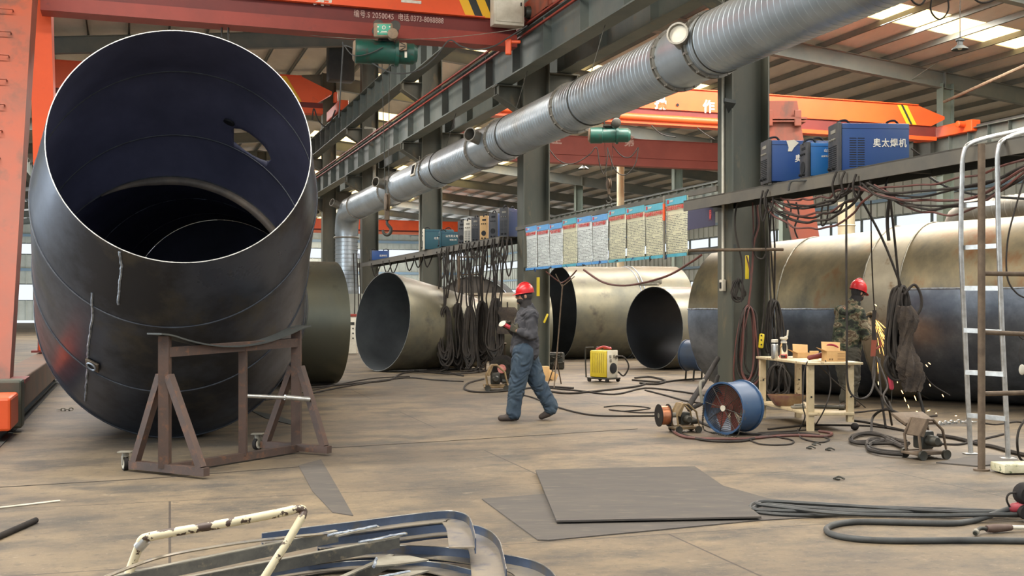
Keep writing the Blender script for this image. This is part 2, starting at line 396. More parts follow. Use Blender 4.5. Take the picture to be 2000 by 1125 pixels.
# wall girts on the side wall
for k, zz in enumerate((4.4, 7.4)):
    b_ = MB(); b_.beam(S(SRt-.2, 10, zz), S(SRt-.2, T1, zz), .15, .18); tag(b_.build('trim_%d' % (k+1), m_wallb, smooth=False), kind='structure')
for k, zz in enumerate((5.6, 9.4)):
    b_ = MB(); b_.beam(S(SL, T1-.2, zz), S(SRt, T1-.2, zz), .15, .3); tag(b_.build('trim_%d' % (k+3), m_wallb, smooth=False), kind='structure')
# ============================================================ columns of row 1
RS = 8.62
def column(s, t, top, label, wl=.6, fl=.42, mt=m_colm, corbels=(), group=None, ladderpins=False):
    c = thing('steel_column', label, 'column', S(s, t, 0), 0, group)
    k = MB()
    k.beam(S(s-wl/2, t, 0), S(s-wl/2, t, top), fl, .025, E); k.beam(S(s+wl/2, t, 0), S(s+wl/2, t, top), fl, .025, E)
    k.beam(S(s, t, 0), S(s, t, top), .018, wl, E)
    k.build('shaft', mt, c, smooth=False)
    k = MB(); k.box(S(s, t, .015), (wl+.25, fl+.2, .03), Matrix.Rotation(ROWZ, 3, 'Z')); k.build('base_plate', mt, c, smooth=False)
    for (sgn, z, L) in corbels:
        k = MB(); a = s+sgn*wl/2; b = s+sgn*(wl/2+L)
        for q in (-.15, .15):
            pass
        k.prism([S(a, t-.008, z), S(b, t-.008, z), S(b, t-.008, z-.22), S(a, t-.008, z-.6)], D*.016)
        k.beam(S(a, t, z-.012), S(b, t, z-.012), .36, .024)
        d0 = S(b, t, z-.22); d1 = S(a, t, z-.6); k.beam(d0, d1, .36, .02)
        k.beam(S(b-sgn*.05, t, z-.24), S(b-sgn*.05, t, z), .34, .02, E)
        k.build('corbel', mt, c, smooth=False)
    if ladderpins:
        k = MB()
        for z in ladderpins:
            k.prism([S(s-wl/2, t-.3, z), S(s-wl/2-.18, t-.3, z+.02), S(s-wl/2-.18, t-.26, z+.02), S(s-wl/2, t-.1, z-.12)], (0, 0, .05))
        k.build('step_bracket', m_beamd, c, smooth=False)
    return c
lab = ['nearest dark steel column, blue fan at its foot and red hoses on it', 'second dark steel column, behind the walking worker',
       'third dark steel column, behind the tan cone opening', 'fourth dark steel column, beside the vertical drop of the duct', None, None, None]
for i in range(12):
    t = 14.7+9.15*i
    column(RS, t, 12.1, (lab+[None]*9)[i] or 'distant dark steel column in the row beyond the duct drop', corbels=((-1, 6.38, .62), (1, 6.72, .75), (-1, 8.18, .62)),
           group=None if i < 4 else 'distant columns of the main row', ladderpins=[4.4, 5.05] if i == 0 else None)
lab2 = ['grey column right of the orange crane end, under the sloping rafter', 'far side column behind the orange crane leg', 'slim grey column in the far hall above the right posters', 'slim grey column in the far hall left of the hoist hook']
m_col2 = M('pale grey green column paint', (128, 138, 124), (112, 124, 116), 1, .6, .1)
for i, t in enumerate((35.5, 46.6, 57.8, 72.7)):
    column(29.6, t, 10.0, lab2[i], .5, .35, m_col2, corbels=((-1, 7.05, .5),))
# pale pipes standing in the far bay
for (px, py0, py1, Y, r, lb) in ((1212, 315, 600, 52, .17, 'pale cream standing pipe behind the hoist hook'), (1653, 395, 650, 38, .28, 'pale standing flue above the tank, right of the orange leg')):
    k = MB(); a = P(px, py0, Y); a.z = max(a.z, 3.0); k.cyl((a.x, a.y, 0), (a.x, a.y, a.z), r, 16); k.ring((a.x, a.y, 4.2), UP, r, .03, 16, 4)
    tag(k.build('standing_pipe', M('cream pipe', (206, 192, 158), (180, 168, 140), 1, .6)), lb, 'pipe')
k = MB(); k.cyl(S(29.3, 35.2, 9.25), S(24.5, 20, 9.25), .06, 8)
tag(k.build('conduit_pipe', m_dust), 'pale thin pipe running right from the far column under the roof', 'pipe')
# white conduit on the nearest column
for (q, lb, z0, z1) in ((0, 'thin white conduit running up the nearest column to its switch box', 1.85, 6.0), (2, 'thin white conduit on the third column', .5, 6.0)):
    t = 14.7+9.15*q
    k = MB(); k.cyl(S(RS-.34, t+.0, z0), S(RS-.34, t+.0, z1), .022, 8)
    tag(k.build('conduit', m_white), lb, 'conduit')
k = MB(); k.bbox(S(RS-.36, 14.68, 1.77), (.06, .1, .17), Matrix.Rotation(ROWZ, 3, 'Z'), .01); sw = k.build('switch_box', m_white); tag(sw, 'small white switch box on the nearest column', 'switch')
k = MB(); k.box(S(RS-.395, 14.68, 1.77), (.012, .04, .09), Matrix.Rotation(ROWZ, 3, 'Z')); k.build('switch', m_vent, sw)
# ============================================================ crane runway beams
def runway(name, s, z0, h, t0, t1, label, mt=m_beam, rail=True, rods=None, stiff=1.25, w=.36):
    r = thing(name, label, 'beam', S(s, t0, z0))
    k = MB(); k.ibeam(S(s, t0, z0+h/2), S(s, t1, z0+h/2), w, h, .03, .014)
    t = t0+.4
    while t < t1:
        for sg in (-1, 1): k.box(S(s+sg*w*.25, t, z0+h/2), (w*.48, .014, h-.06), Matrix.Rotation(ROWZ, 3, 'Z'))
        t += stiff
    k.build('girder', mt, r, smooth=False)
    if rail:
        k = MB(); k.beam(S(s, t0, z0+h+.05), S(s, t1, z0+h+.05), .07, .1); k.build('crane_rail', m_beamd, r, smooth=False)
    if rods:
        for (ds, dz) in rods:
            k = MB(); k.beam(S(s+ds, t0, z0+h+dz), S(s+ds, t1, z0+h+dz), .05, .035); k.build('conductor_bar', m_red, r, smooth=False)
    return r
runway('runway_beam', 7.9, 6.4, .8, 9, 78, 'lower crane runway beam left of the columns, carrying the nearest crane', rods=((-.22, .03), (-.22, -.16)), stiff=1.9)
runway('runway_beam', 7.9, 8.2, .8, 9, 78, 'upper crane runway beam left of the columns, carrying the orange crane behind the big elbow')
runway('runway_beam', -5.0, 8.2, .8, 30, 78, 'crane runway beam far left behind the gantry leg and the elbow')
runway('runway_beam', 9.35, 6.74, .85, 9, 88, 'crane runway beam right of the columns, above the long duct', stiff=2.4)
runway('runway_beam', 29.0, 7.1, .85, 9, 92, 'far crane runway beam at the right, behind the ladder and posters', stiff=1.0)
for i in range(4):
    column(-5.8, 33+9.15*i, 11.2, ['first','second','third','fourth'][i]+' column of the left row, counted from the nearest, behind the gantry leg', corbels=((1, 8.18, .7),))
# ============================================================ text
def text(body, size, loc, xdir, updir, mt, parent, name='lettering', ext=.004, bold=0.0, align='CENTER', squeeze=1.0, shear=0.0, fit=None, space=1.0):
    cu = bpy.data.curves.new('t', 'FONT'); cu.body = body; cu.size = size; cu.extrude = ext; cu.offset = bold; cu.align_x = align; cu.align_y = 'CENTER'; cu.resolution_u = 3; cu.shear = shear; cu.space_character = space
    o = bpy.data.objects.new('t', cu); COL.objects.link(o); dg = bpy.context.evaluated_depsgraph_get(); dg.update()
    me = bpy.data.meshes.new_from_object(o.evaluated_get(dg)); bpy.data.objects.remove(o); bpy.data.curves.remove(cu)
    if fit:
        xs = [v.co.x for v in me.vertices]; squeeze = fit/max(max(xs)-min(xs), 1e-3)
    x = Vector(xdir).normalized(); u = Vector(updir); u = (u-x*u.dot(x)).normalized(); n = x.cross(u)
    R = Matrix((x*squeeze, u, n)).transposed().to_4x4(); M4 = Matrix.Translation(Vector(loc))@R
    if parent is not None: M4 = WM[parent.name].inverted()@M4
    me.transform(M4); me.materials.clear(); me.materials.append(mt)
    q = bpy.data.objects.new(name, me); COL.objects.link(q)
    if parent is not None: q.parent = parent; WM[q.name] = WM[parent.name].copy()
    return q
m_ystripe = M('yellow warning stripe', (232, 178, 36), None, rough=.5)
m_kstripe = M('black warning stripe', (44, 46, 44), None, rough=.5)
def girder(name, label, t, s0, s1, zr, zo, zt, w, taper, mo=m_or, md=m_redd, mf=m_red, stripes=None, zf=.12, loc=None):
    """zr bottom of the red beam, zo underside of the orange box, zt top; runs along E at t"""
    c = thing(name, label, 'crane', S((s0+s1)/2, t, zr))
    k = MB(); tl, tr = taper
    zm = zo+(zt-zo)*.38
    pts = [S(s0, t-w/2, zm if tl else zo), S(s0+tl*.5, t-w/2, zo), S(s1-tr*.5, t-w/2, zo), S(s1, t-w/2, zm if tr else zo), S(s1, t-w/2, zm+.1 if tr else zt), S(s1-tr, t-w/2, zt), S(s0+tl, t-w/2, zt), S(s0, t-w/2, zm+.1 if tl else zt)]
    k.prism(pts, D*w); k.beam(S(s0+tl, t, zt+.015), S(s1-tr, t, zt+.015), w+.1, .03)
    k.build('box_girder', mo, c, smooth=False)
    k = MB(); k.beam(S(s0+tl*.3, t, (zr+zo)/2+.03), S(s1-tr*.3, t, (zr+zo)/2+.03), w*.8, zo-zr-.06); k.build('lower_web', md, c, smooth=False)
    k = MB(); k.beam(S(s0+tl*.3, t-.02, zr+zf/2), S(s1-tr*.3, t-.02, zr+zf/2), w*.95, zf); k.build('lower_flange', mf, c, smooth=False)
    for (sa, wd, mt, sl) in (stripes or []):
        k = MB(); k.prism([S(sa, t-w/2-.006, zt-.02), S(sa+wd, t-w/2-.006, zt-.02), S(sa+wd+sl, t-w/2-.006, zo+.01), S(sa+sl, t-w/2-.006, zo+.01)], D*.004)
        k.build('warning_stripe', mt, c, smooth=False)
    return c
# ---- crane A : semi gantry, nearest
tA = 22.0; fA = tA-.25
def sA(px): # s on the front face of crane A for a picture column
    a = (px-1000)/F; Y = fA/(.9468-.3219*a); return .9468*a*Y+.3219*Y
sl = .52
strA = [(sA(870)-.1, .2, m_ystripe, sl), (sA(870)+.1, .17, m_kstripe, sl), (sA(870)+.27, .19, m_ystripe, sl), (sA(870)+.46, .17, m_kstripe, sl)]
cA = girder('semi_gantry_crane', 'orange semi-gantry crane overhead, nearest of the cranes, on two legs left of the big elbow', tA, -1.5, sA(1010), 6.76, 7.3, 8.5, .5, (0, .0), stripes=strA, zf=.25)
k = MB(); k.beam(S(-1.5, fA-.02, 7.30), S(sA(945), fA-.02, 7.30), .12, .02); k.build('girder_lip', m_or, cA, smooth=False)
# brushed numbers
zt_ = lambda py, px: HC+(600-py)/F*(fA/(.9468-.3219*(px-1000)/F))
text('编号.S 2050045', .155, S(sA(731), fA-.005+.04, zt_(29.5, 731)), E, UP, m_gtext, cA, bold=.0015, fit=.79, space=1.1)
text('电话.0373-8088888', .155, S(sA(823), fA-.005+.04, zt_(37, 823)), E, UP, m_gtext, cA, bold=.0015, fit=.92, space=1.05)
for ch, px in (('第', 630), ('一', 803)):
    text(ch, .42, S(sA(px), fA-.006, zt_(-6 if ch == '第' else 7, px)), E, UP, m_wtext, cA, bold=.012)
# end carriage riding on the lower runway beam
k = MB(); k.bbox(S(7.9, tA, 7.52), (.36, 3.4, .42), Matrix.Rotation(ROWZ, 3, 'Z'), .03)
for q in (-1.35, 1.35): k.box(S(7.9, tA+q, 7.36), (.42, .34, .12), Matrix.Rotation(ROWZ, 3, 'Z'))
k.build('end_carriage', m_ord, cA, smooth=False)
for q in (-1.35, 1.35):
    k = MB(); k.cyl(S(7.8, tA+q, 7.42), S(8.0, tA+q, 7.42), .12, 20); k.build('wheel', m_iron, cA)
k = MB(); k.bbox(S(7.45, tA-.4, 7.45), (.3, .26, .2), Matrix.Rotation(ROWZ, 3, 'Z'), .03); k.lathe([(0, .1), (.05, .13), (.3, .13), (.33, .1)], S(7.62, tA-.4, 7.45), E, 16)
k.build('travel_motor', m_iron, cA)
k = MB(); q = P(993, 92, 21.9); k.bbox(q, (.12, .1, .3), None, .02); k.bbox(q+Vector((.14, 0, .1)), (.2, .06, .06), None, .02); k.build('guard_plate', m_or, cA, smooth=False)
# control cabinet
k = MB(); sc_ = (sA(953)+sA(1018))/2; k.bbox(S(sc_, fA-.16, 7.62), (.64, .28, 1.0), Matrix.Rotation(ROWZ, 3, 'Z'), .015)
cb = k.build('control_cabinet', m_white, cA)
k = MB(); k.bbox(S(sc_, fA-.31, 7.63), (.56, .02, .9), Matrix.Rotation(ROWZ, 3, 'Z'), .008); k.build('cabinet_door', m_white, cb)
k = MB(); k.bbox(S(sc_+.24, fA-.33, 7.55), (.02, .03, .07), Matrix.Rotation(ROWZ, 3, 'Z'), .006); k.build('door_latch', m_vent, cb)
k = MB(); k.box(S(sc_+.02, fA-.323, 7.78), (.09, .006, .04), Matrix.Rotation(ROWZ, 3, 'Z')); k.build('name_plate', m_fgr, cb)
# guard rails on the carriage
k = MB()
for q in (7.2, 7.55, 7.85): k.cyl(S(q, fA-.2, 7.7), S(q, fA-.2, 8.8), .015, 6)
for z in (8.0, 8.3): k.cyl(S(7.0, fA-.2, z), S(8.1, fA-.2, z), .015, 6)
k.build('guard_rail', m_fgr, cA)
# gantry legs (plate boxes) and ground carriage
def leg(q0, q1, mt, name, off=(0, 0, 0)):
    k = MB(); k.loft([q0, q1]); return k.build(name, mt, cA, smooth=False)
def rect(s, t, z, ws, wt): return [S(s-ws/2, t-wt/2, z), S(s+ws/2, t-wt/2, z), S(s+ws/2, t+wt/2, z), S(s-ws/2, t+wt/2, z)]
sg = -1.42
leg(rect(sg-.2, 15.1, .55, .5, .46), rect(sg-.3, 21.4, 8.4, .5, 1.15), m_ord, 'near_leg')
leg(rect(sg+.0, 23.1, .62, .4, .42), rect(sg-.15, 22.6, 8.4, .36, .9), m_or, 'far_leg')
k = MB(); k.box(S(sg-.06, 15.0, .56), (.6, .7, .05), Matrix.Rotation(ROWZ, 3, 'Z')); k.build('near_leg_flange', m_redd, cA, smooth=False)
k = MB(); k.box(S(sg, 23.1, .62), (.62, .62, .04), Matrix.Rotation(ROWZ, 3, 'Z'))
for q in (-.2, 0, .2):
    k.prism([S(sg+q, 22.86, .64), S(sg+q, 22.76, .64), S(sg+q, 22.86, .9)], E*.015)
k.build('leg_flange', m_redd, cA, smooth=False)
k = MB(); k.bbox(S(sg-.02, 19.0, .38), (.42, 9.4, .4), Matrix.Rotation(ROWZ, 3, 'Z'), .02); k.build('ground_carriage', M('dusty brown beam', (120, 92, 72), (98, 84, 72), 2, .7), cA, smooth=False)
k = MB(); k.bbox(S(sg-.0, 14.3, .33), (.5, .35, .56), Matrix.Rotation(ROWZ, 3, 'Z'), .03); k.build('buffer_box', M('green grey casting', (62, 74, 64), (88, 80, 66), 4, .6), cA, smooth=False)
k = MB(); k.bbox(S(sg-.0, 13.6, .3), (.44, .9, .36), Matrix.Rotation(ROWZ, 3, 'Z'), .03); k.build('wheel_guard', m_or, cA, smooth=False)
for q in (14.6, 23.2):
    k = MB(); k.cyl(S(sg-.08, q, .2), S(sg+.08, q, .2), .19, 24); k.build('ground_wheel', m_iron, cA)
for i in range(17):       # ladder rungs on the near leg
    z = 1.0+.42*i; f = (z-.55)/7.85; tt = 15.1+6.3*f-(.23+.345*f)
    a = S(sg-.62, tt, z); b = S(sg-.28, tt, z)
    k = MB(); k.tube([a, a-D*.13, b-D*.13, b], .013, 6); k.build('ladder_rung', m_ord, cA)
k = MB(); k.beam(S(-1.36, 12, .005+.01), S(-1.36, 60, .015), .06, .05); k.beam(S(-1.36, 12, .004), S(-1.36, 60, .004), .2, .012); tag(k.build('ground_rail', m_beamd, smooth=False), 'steel ground rail under the gantry crane legs', 'rail')
# ---- hoist A
def hoist(name, label, cen, axis, L, r, ztop, plate=True, sc=1.0):
    h = thing(name, label, 'hoist', cen); ax = Vector(axis).normalized(); sd = ax.cross(UP)
    def o(a, b, c): return cen+ax*a+sd*b+UP*c
    k = MB(); k.lathe([(-.5*L, r*.8), (-.48*L, r), (-.2*L, r), (-.18*L, r*.92), (.14*L, r*.92)], cen, ax, 32); k.build('rope_drum', m_grn, h)
    k = MB(); k.lathe([(.14*L, r*1.06), (.2*L, r*1.06), (.2*L, r*.86), (.44*L, r*.86), (.5*L, r*.6)], cen, ax, 32); k.build('motor', m_grn, h)
    k = MB(); k.lathe([(-.53*L, r*.7), (-.5*L, r*.88), (-.44*L, r*.9)], cen, ax, 32); k.build('end_cover', m_dust, h)
    k = MB()
    for q in (-.12, .12): k.prism([o(q*sc-.02, -.1*sc, r*.7), o(q*sc+.02, -.1*sc, r*.7), o(q*sc+.02, -.1*sc, ztop-cen.z), o(q*sc-.02, -.1*sc, ztop-cen.z)], sd*.2*sc)
    k.box(o(0, 0, r*1.05), (.3*sc, .3*sc, .04), Matrix((ax, sd, UP)).transposed()); k.build('trolley_frame', m_iron, h, smooth=False)
    for q in (-.16, .16):
        for e in (-1, 1):
            k = MB(); c0 = o(q*sc, e*.2*sc, ztop-cen.z); k.lathe([(0, .07*sc), (.02, .1*sc), (.06*sc, .1*sc)], c0, sd*e, 20); k.build('trolley_wheel', m_iron, h)
    k = MB(); k.lathe([(0, .08*sc), (.03, .1*sc), (.22*sc, .1*sc), (.24*sc, .07*sc)], o(.1*sc, .25*sc, r*.8+.08), sd, 20); k.build('trolley_motor', m_dust if plate else m_iron, h)
    return h, o
cH = P(754, 103, 21.7)
h1, o1 = hoist('wire_rope_hoist', 'green wire rope hoist with white switch box under the nearest crane girder', cH, (.985, .17, -.02), 1.2, .235, 6.82)
cbx = cH+Vector((-.01, -.36, .34))
k = MB(); k.bbox(cbx, (.36, .14, .27), None, .03); eb = k.build('electrical_box', m_cream if False else m_dust, h1)
k = MB(); k.bbox(cbx+Vector((.02, -.075, -.0)), (.25, .012, .2), None, .004); pl = k.build('name_plate', M('green name plate', (40, 140, 110), (60, 160, 130), 9, .5), eb)
k = MB(); k.ring(cbx+Vector((.02, -.085, .035)), (0, 1, 0), .03, .008, 20, 6); k.box(cbx+Vector((.02, -.085, -.04)), (.11, .006, .016)); k.box(cbx+Vector((.02, -.085, -.065)), (.15, .006, .008))
for q in (-.09, .13): k.box(cbx+Vector((q, -.085, .05)), (.025, .006, .025)); k.box(cbx+Vector((q, -.085, -.04)), (.025, .006, .03))
k.build('plate_emblem', m_wtext, eb)
k = MB(); cc = cH+Vector((.35, -.24, .06)); k.bbox(cc, (.15, .07, .15), None, .02); k.build('terminal_box', m_dust, h1)
k = MB()
for q in range(3): k.box(cc+Vector((0, -.04, -.045+.045*q)), (.11, .01, .012), Matrix.Rotation(.5*(q-1), 3, 'Y'))
k.build('terminal_grid', m_vent, h1, smooth=False)
k = MB(); k.box(cH+Vector((.4, -.2, -.08)), (.045, .02, .12)); k.build('rating_plate', m_white, h1)
def hook(name, label, top1, top2, zb, x, y, par, zlow, r=.008, mt=m_rust):
    # two falls of rope, a block and a hook: they hang from the hoist and ride with it
    for tp in (top1, top2):
        k = MB(); k.cyl(tp, (x+(tp.x-(top1.x+top2.x)/2)*.5, y, zb), r, 6); k.build('wire_rope', m_iron, par)
    k = MB(); k.lathe([(-.05, .1), (-.04, .17), (-.02, .18), (0, .14), (.02, .18), (.04, .17), (.05, .1)], (x, y, zb-.12), (1, .25, 0), 24)
    k.bbox((x, y, zb-.3), (.09, .12, .34), None, .02); b = k.build('hook_block', mt, par)
    z0 = zb-.48; pts = [(x, y, z0+.06), (x, y, z0-.04), (x+.03, y, z0-.09), (x+.075, y, z0-.15), (x+.06, y, z0-.23), (x, y, z0-.27), (x-.06, y, z0-.24), (x-.085, y, z0-.17)]
    k = MB(); k.tube(cr(pts, 4), [.022+.012*math.sin(PI*i/28) for i in range(29)], 8); k.build('hook', m_iron, par)
hook('h', '', P(746, 122, 21.7), P(760, 122, 21.7), P(750, 383, 21.7).z, P(756, 383, 21.7).x, 21.7, h1, 0)
# festoon cable of crane A
pts = [P(662, 230, 22), P(670, 95, 21.7), P(672, 88, 21.7), P(700, 100, 21.6), P(730, 125, 21.6), P(770, 143, 21.5), P(815, 138, 21.5), P(850, 112, 21.6), P(877, 79, 21.7), P(900, 90, 21.7), P(930, 97, 21.7), P(965, 90, 21.7), P(995, 72, 21.8), P(1030, 50, 21.7)]
k = MB(); k.tube(cr(pts, 6), .014, 6); tag(k.build('festoon_cable', m_cabg), 'grey festoon cable looping below the nearest crane girder', 'cable')
pts = [P(672, 88, 21.5), P(690, 108, 21.4), P(720, 105, 21.4), P(748, 92, 21.45)]
k = MB(); k.tube(cr(pts, 6), .012, 6); tag(k.build('festoon_cable', m_cabg), 'short grey cable swinging left of the green hoist', 'cable')
k = MB(); k.tube(sag(P(600, 68, 22.0), P(1020, 55, 21.6), .15), .006, 5); tag(k.build('guide_wire', m_fgr), 'thin taut guide wire along the nearest crane girder', 'wire')
for (x0, lbl) in ((430, 'left sling rope hanging from above behind the elbow rim'), (443, 'right sling rope hanging from above behind the elbow rim')):
    k = MB(); k.cyl(P(x0, -40, 21.4), P(x0+4, 90, 21.4), .02, 6); tag(k.build('sling_rope', m_iron), lbl, 'rope')
# ---- crane B on the upper runway behind the elbow
tB = 45.0
cB = girder('overhead_crane', 'orange overhead crane behind the big elbow on the upper runway', tB, -4.8, 7.65, 9.12, 9.55, 10.55, .5, (.8, 1.2), stripes=[(5.65, .2, m_ystripe, .6)], zf=.22, mf=m_or)
k = MB(); k.bbox(S(7.9, tB, 9.3), (.36, 3.0, .4), Matrix.Rotation(ROWZ, 3, 'Z'), .03); k.bbox(S(7.6, tB-1.3, 9.6), (.12, .3, .4), Matrix.Rotation(ROWZ, 3, 'Z'), .03); k.build('end_carriage', m_or, cB, smooth=False)
k = MB(); k.tube(cr([P(610, 235, 44), P(613, 212, 44), P(622, 235, 44), P(640, 248, 44), P(655, 215, 44)], 5), .03, 6); tag(k.build('festoon_cable', m_cabg), 'pale festoon cable under the orange crane behind the elbow', 'cable')
# dark control cabin shape hanging near it
k = MB(); q = P(665, 125, 46); k.bbox(q, (1.05, .7, 1.45), Matrix.Rotation(ROWZ, 3, 'Z'), .06); tag(k.build('cable_box', m_beamd), 'dark hanging box beside the column left of the green hoist', 'box')
# ---- crane C in the next bay
tC = 34.7; fC = tC-.25
def sC(px, t=fC):
    a = (px-1000)/F; Y = t/(.9468-.3219*a); return .9468*a*Y+.3219*Y
cC = girder('overhead_crane', 'orange overhead crane of the right bay with black and yellow end stripes', tC, 9.6, sC(1845), 7.62, 8.15, 8.88, .5, (1.2, 1.2),
            stripes=[(sC(1752), .16, m_ystripe, .42), (sC(1752)+.16, .1, m_kstripe, .42), (sC(1752)+.26, .18, m_ystripe, .42)], zf=.14, mf=m_or)
for sx in (9.35, 28.95):
    k = MB(); k.bbox(S(sx, tC, 8.02), (.4, 3.2, .42), Matrix.Rotation(ROWZ, 3, 'Z'), .03); k.lathe([(0, .08), (.02, .12), (.3, .12)], S(sx-.5, tC-1.2, 8.1), E, 16); k.build('end_carriage', m_or, cC, smooth=False)
zC = lambda py, px: HC+(600-py)/F*(fC/(.9468-.3219*(px-1000)/F))
for ch, px, py in (('操', 1290, 203), ('作', 1384, 210)):
    text(ch, .46, S(sC(px), fC-.006, zC(py, px)), E, UP, m_wtext, cC, bold=.014)
k = MB(); k.cyl(S(9.9, fC+.02, 7.83), S(sC(1480), fC+.02, 7.83), .13, 12); k.build('festoon_tube', m_or, cC)
k = MB(); q = S(sC(1323), fC-.01, zC(205, 1323)); k.cyl(q, q-D*.02, .05, 12); k.build('lightening_hole', m_vent, cC)
cH2 = P(1191, 264, 36.5)
h2, o2 = hoist('wire_rope_hoist', 'dark green wire rope hoist hanging behind the long duct', cH2, (1, 0, 0), 1.32, .27, 7.75, False, 1.5)
hook('h', '', P(1181, 279, 36.5), P(1197, 279, 36.5), P(1190, 352, 36.5).z, P(1189, 352, 36.5).x, 36.5, h2, 0)
q = P(1189, 394, 36.5)
k = MB(); k.cyl(q, P(1168, 416, 36.5), .012, 5); k.cyl(q, P(1206, 416, 36.5), .012, 5); tag(k.build('lifting_sling', m_iron), 'pair of thin chains spread below the far hook', 'chain')
for (pts, lb) in (([P(1065, 280, 36), P(1090, 312, 36), P(1118, 320, 36), P(1150, 303, 36), P(1165, 288, 36), P(1171, 320, 36), P(1180, 340, 36), P(1186, 310, 36), P(1186, 288, 36)], 'black festoon cable looping left of the far hoist'),
                  ([P(1186, 288, 36.2), P(1200, 330, 36.2), P(1220, 342, 36.2), P(1240, 322, 36.2), P(1247, 288, 36.2)], 'black festoon cable looping right of the far hoist'),
                  ([P(1196, 285, 36.4), P(1215, 305, 36.4), P(1232, 306, 36.4), P(1246, 288, 36.4)], 'short black cable arc right below the far hoist'),
                  ([P(1272, 245, 36), P(1292, 262, 36), P(1320, 268, 36)], 'black cable drooping under the lettered orange crane'),
                  ([P(1362, 250, 36), P(1378, 262, 36), P(1395, 272, 36)], 'black cable drooping left of the nearest column top')):
    k = MB(); k.tube(cr(pts, 6), .018, 5); tag(k.build('festoon_cable', m_cab), lb, 'cable')
# ---- crane D faded red, further in the right bay
tD = 44.2; fD = tD-.25
cD = girder('overhead_crane', 'faded red overhead crane girder behind the far hoist', tD, 9.6, 28.7, 7.5, 7.85, 8.62, .5, (.8, .8), mo=m_redf, md=m_redf, mf=m_redf, zf=.12)
for sx in (9.35, 28.95):
    k = MB(); k.bbox(S(sx, tD, 8.02), (.4, 3.2, .42), Matrix.Rotation(ROWZ, 3, 'Z'), .03); k.build('end_carriage', m_redf, cD, smooth=False)
def onD(px, py): 
    a = (px-1000)/F; Y = fD/(.9468-.3219*a); return S(sC(px, fD), fD-.008, HC+(600-py)/F*Y)
for ch, px, py, sz in (('全', 1087, 272, .5), ('第', 1229, 277, .5)):
    text(ch, sz, onD(px, py), E, UP, m_gtext, cD, bold=.012)
for ch, px, py in (('华', 1096, 294), ('东', 1209, 298), ('重', 1301, 301)):
    text(ch, .22, onD(px, py)+D*.06, E, UP, m_gtext, cD, bold=.006)
# ---- crane E far away
cE = girder('overhead_crane', 'orange crane girder low on the horizon, behind the third and fourth columns', 89.5, 9.7, 28.6, 7.35, 7.68, 8.45, .5, (1, 1), zf=.2, mf=M('pinkish primer', (206, 120, 96), None, rough=.6))
for c_, t_, ss in ((cE, 89.5, (9.35, 28.95)),):
    for s_ in ss:
        k = MB(); k.bbox(S(s_, t_, 8.05), (.4, 3, .5), Matrix.Rotation(ROWZ, 3, 'Z'), .03); k.build('end_carriage', m_ord, c_, smooth=False)
# ---- orange gantry leg in the right bay
gl = thing('gantry_leg', 'orange tapered gantry leg standing behind the long tank', 'crane leg', G(1590, 706))
Yg = 31.0
k = MB(); k.loft([[P(1600, 706, Yg), P(1570+70, 706, Yg), P(1640, 706, Yg)+Vector((.1, .5, 0)), P(1600, 706, Yg)+Vector((.1, .5, 0))],
                  [P(1488, 197, Yg), P(1557, 197, Yg), P(1557, 197, Yg)+Vector((.1, .5, 0)), P(1488, 197, Yg)+Vector((.1, .5, 0))]]); k.build('leg_box', m_ord, gl, smooth=False)
k = MB(); k.box(P(1526, 232, Yg)+Vector((.05, .25, 0)), (1.25, .8, .05)); k.box(P(1526, 238, Yg)+Vector((.05, .25, 0)), (1.2, .75, .04))
for q in (1500, 1556):
    k.bbox(P(q, 232, Yg)+Vector((0, -.12, 0)), (.2, .06, .45), None, .03)
k.build('bolted_flange', m_ord, gl, smooth=False)
k = MB(); k.bbox(G(1620, 706)+Vector((0, .25, .1)), (1.6, .7, .3), None, .03); k.build('foot_beam', m_ord, gl, smooth=False)
# ---- pendant lamps
def lamp(px, py0, py1, Y, r, lb):
    top = P(px, py0, Y); q = P(px, py1, Y); l = thing('pendant_lamp', lb, 'lamp', (q.x, q.y, q.z))
    k = MB(); k.cyl((q.x, q.y, top.z), (q.x, q.y, q.z+r*1.2), .012, 5); k.build('cord', m_cab, l)
    k = MB(); k.lathe([(0, r), (r*.15, r*.92), (r*.45, r*.5), (r*.6, r*.3)], q, UP, 24, cap=False); k.build('lamp_shade', m_beamd, l)
    k = MB(); k.lathe([(r*.6, r*.34), (r*1.0, r*.34), (r*1.05, r*.5), (r*1.3, r*.5)], q, UP, 16); k.build('ballast', m_beamd, l)
    k = MB(); k.sph(q+UP*r*.25, r*.3, 10); k.build('bulb', m_white, l)
lamp(1875, -20, 97, 30, .22, 'bell shaped pendant lamp hanging below the bright skylight')
lamp(1140, 316, 330, 52, .25, 'small pendant lamp beyond the faded red crane')
k = MB(); k.tube(cr([P(1822, -15, 12.5), P(1818, 20, 12.5), P(1835, 38, 12.5), P(1852, 20, 12.5), P(1850, -15, 12.5)], 6), .009, 6); tag(k.build('hanging_cable', m_cab), 'black cable loop dangling at the top right', 'cable')
k = MB(); k.tube(cr([P(1772, -15, 13), P(1785, 5, 13), P(1800, 8, 13), P(1815, -15, 13)], 6), .012, 6); tag(k.build('hanging_cable', m_cab), 'short black cable sag at the top edge right of the duct', 'cable')
k = MB(); k.tube(cr([P(1890, -15, 13), P(1915, 5, 13), P(1945, -2, 13), P(1955, -20, 13)], 6), .012, 6); tag(k.build('hanging_cable', m_cab), 'black cable sag at the top edge above the pendant lamp', 'cable')
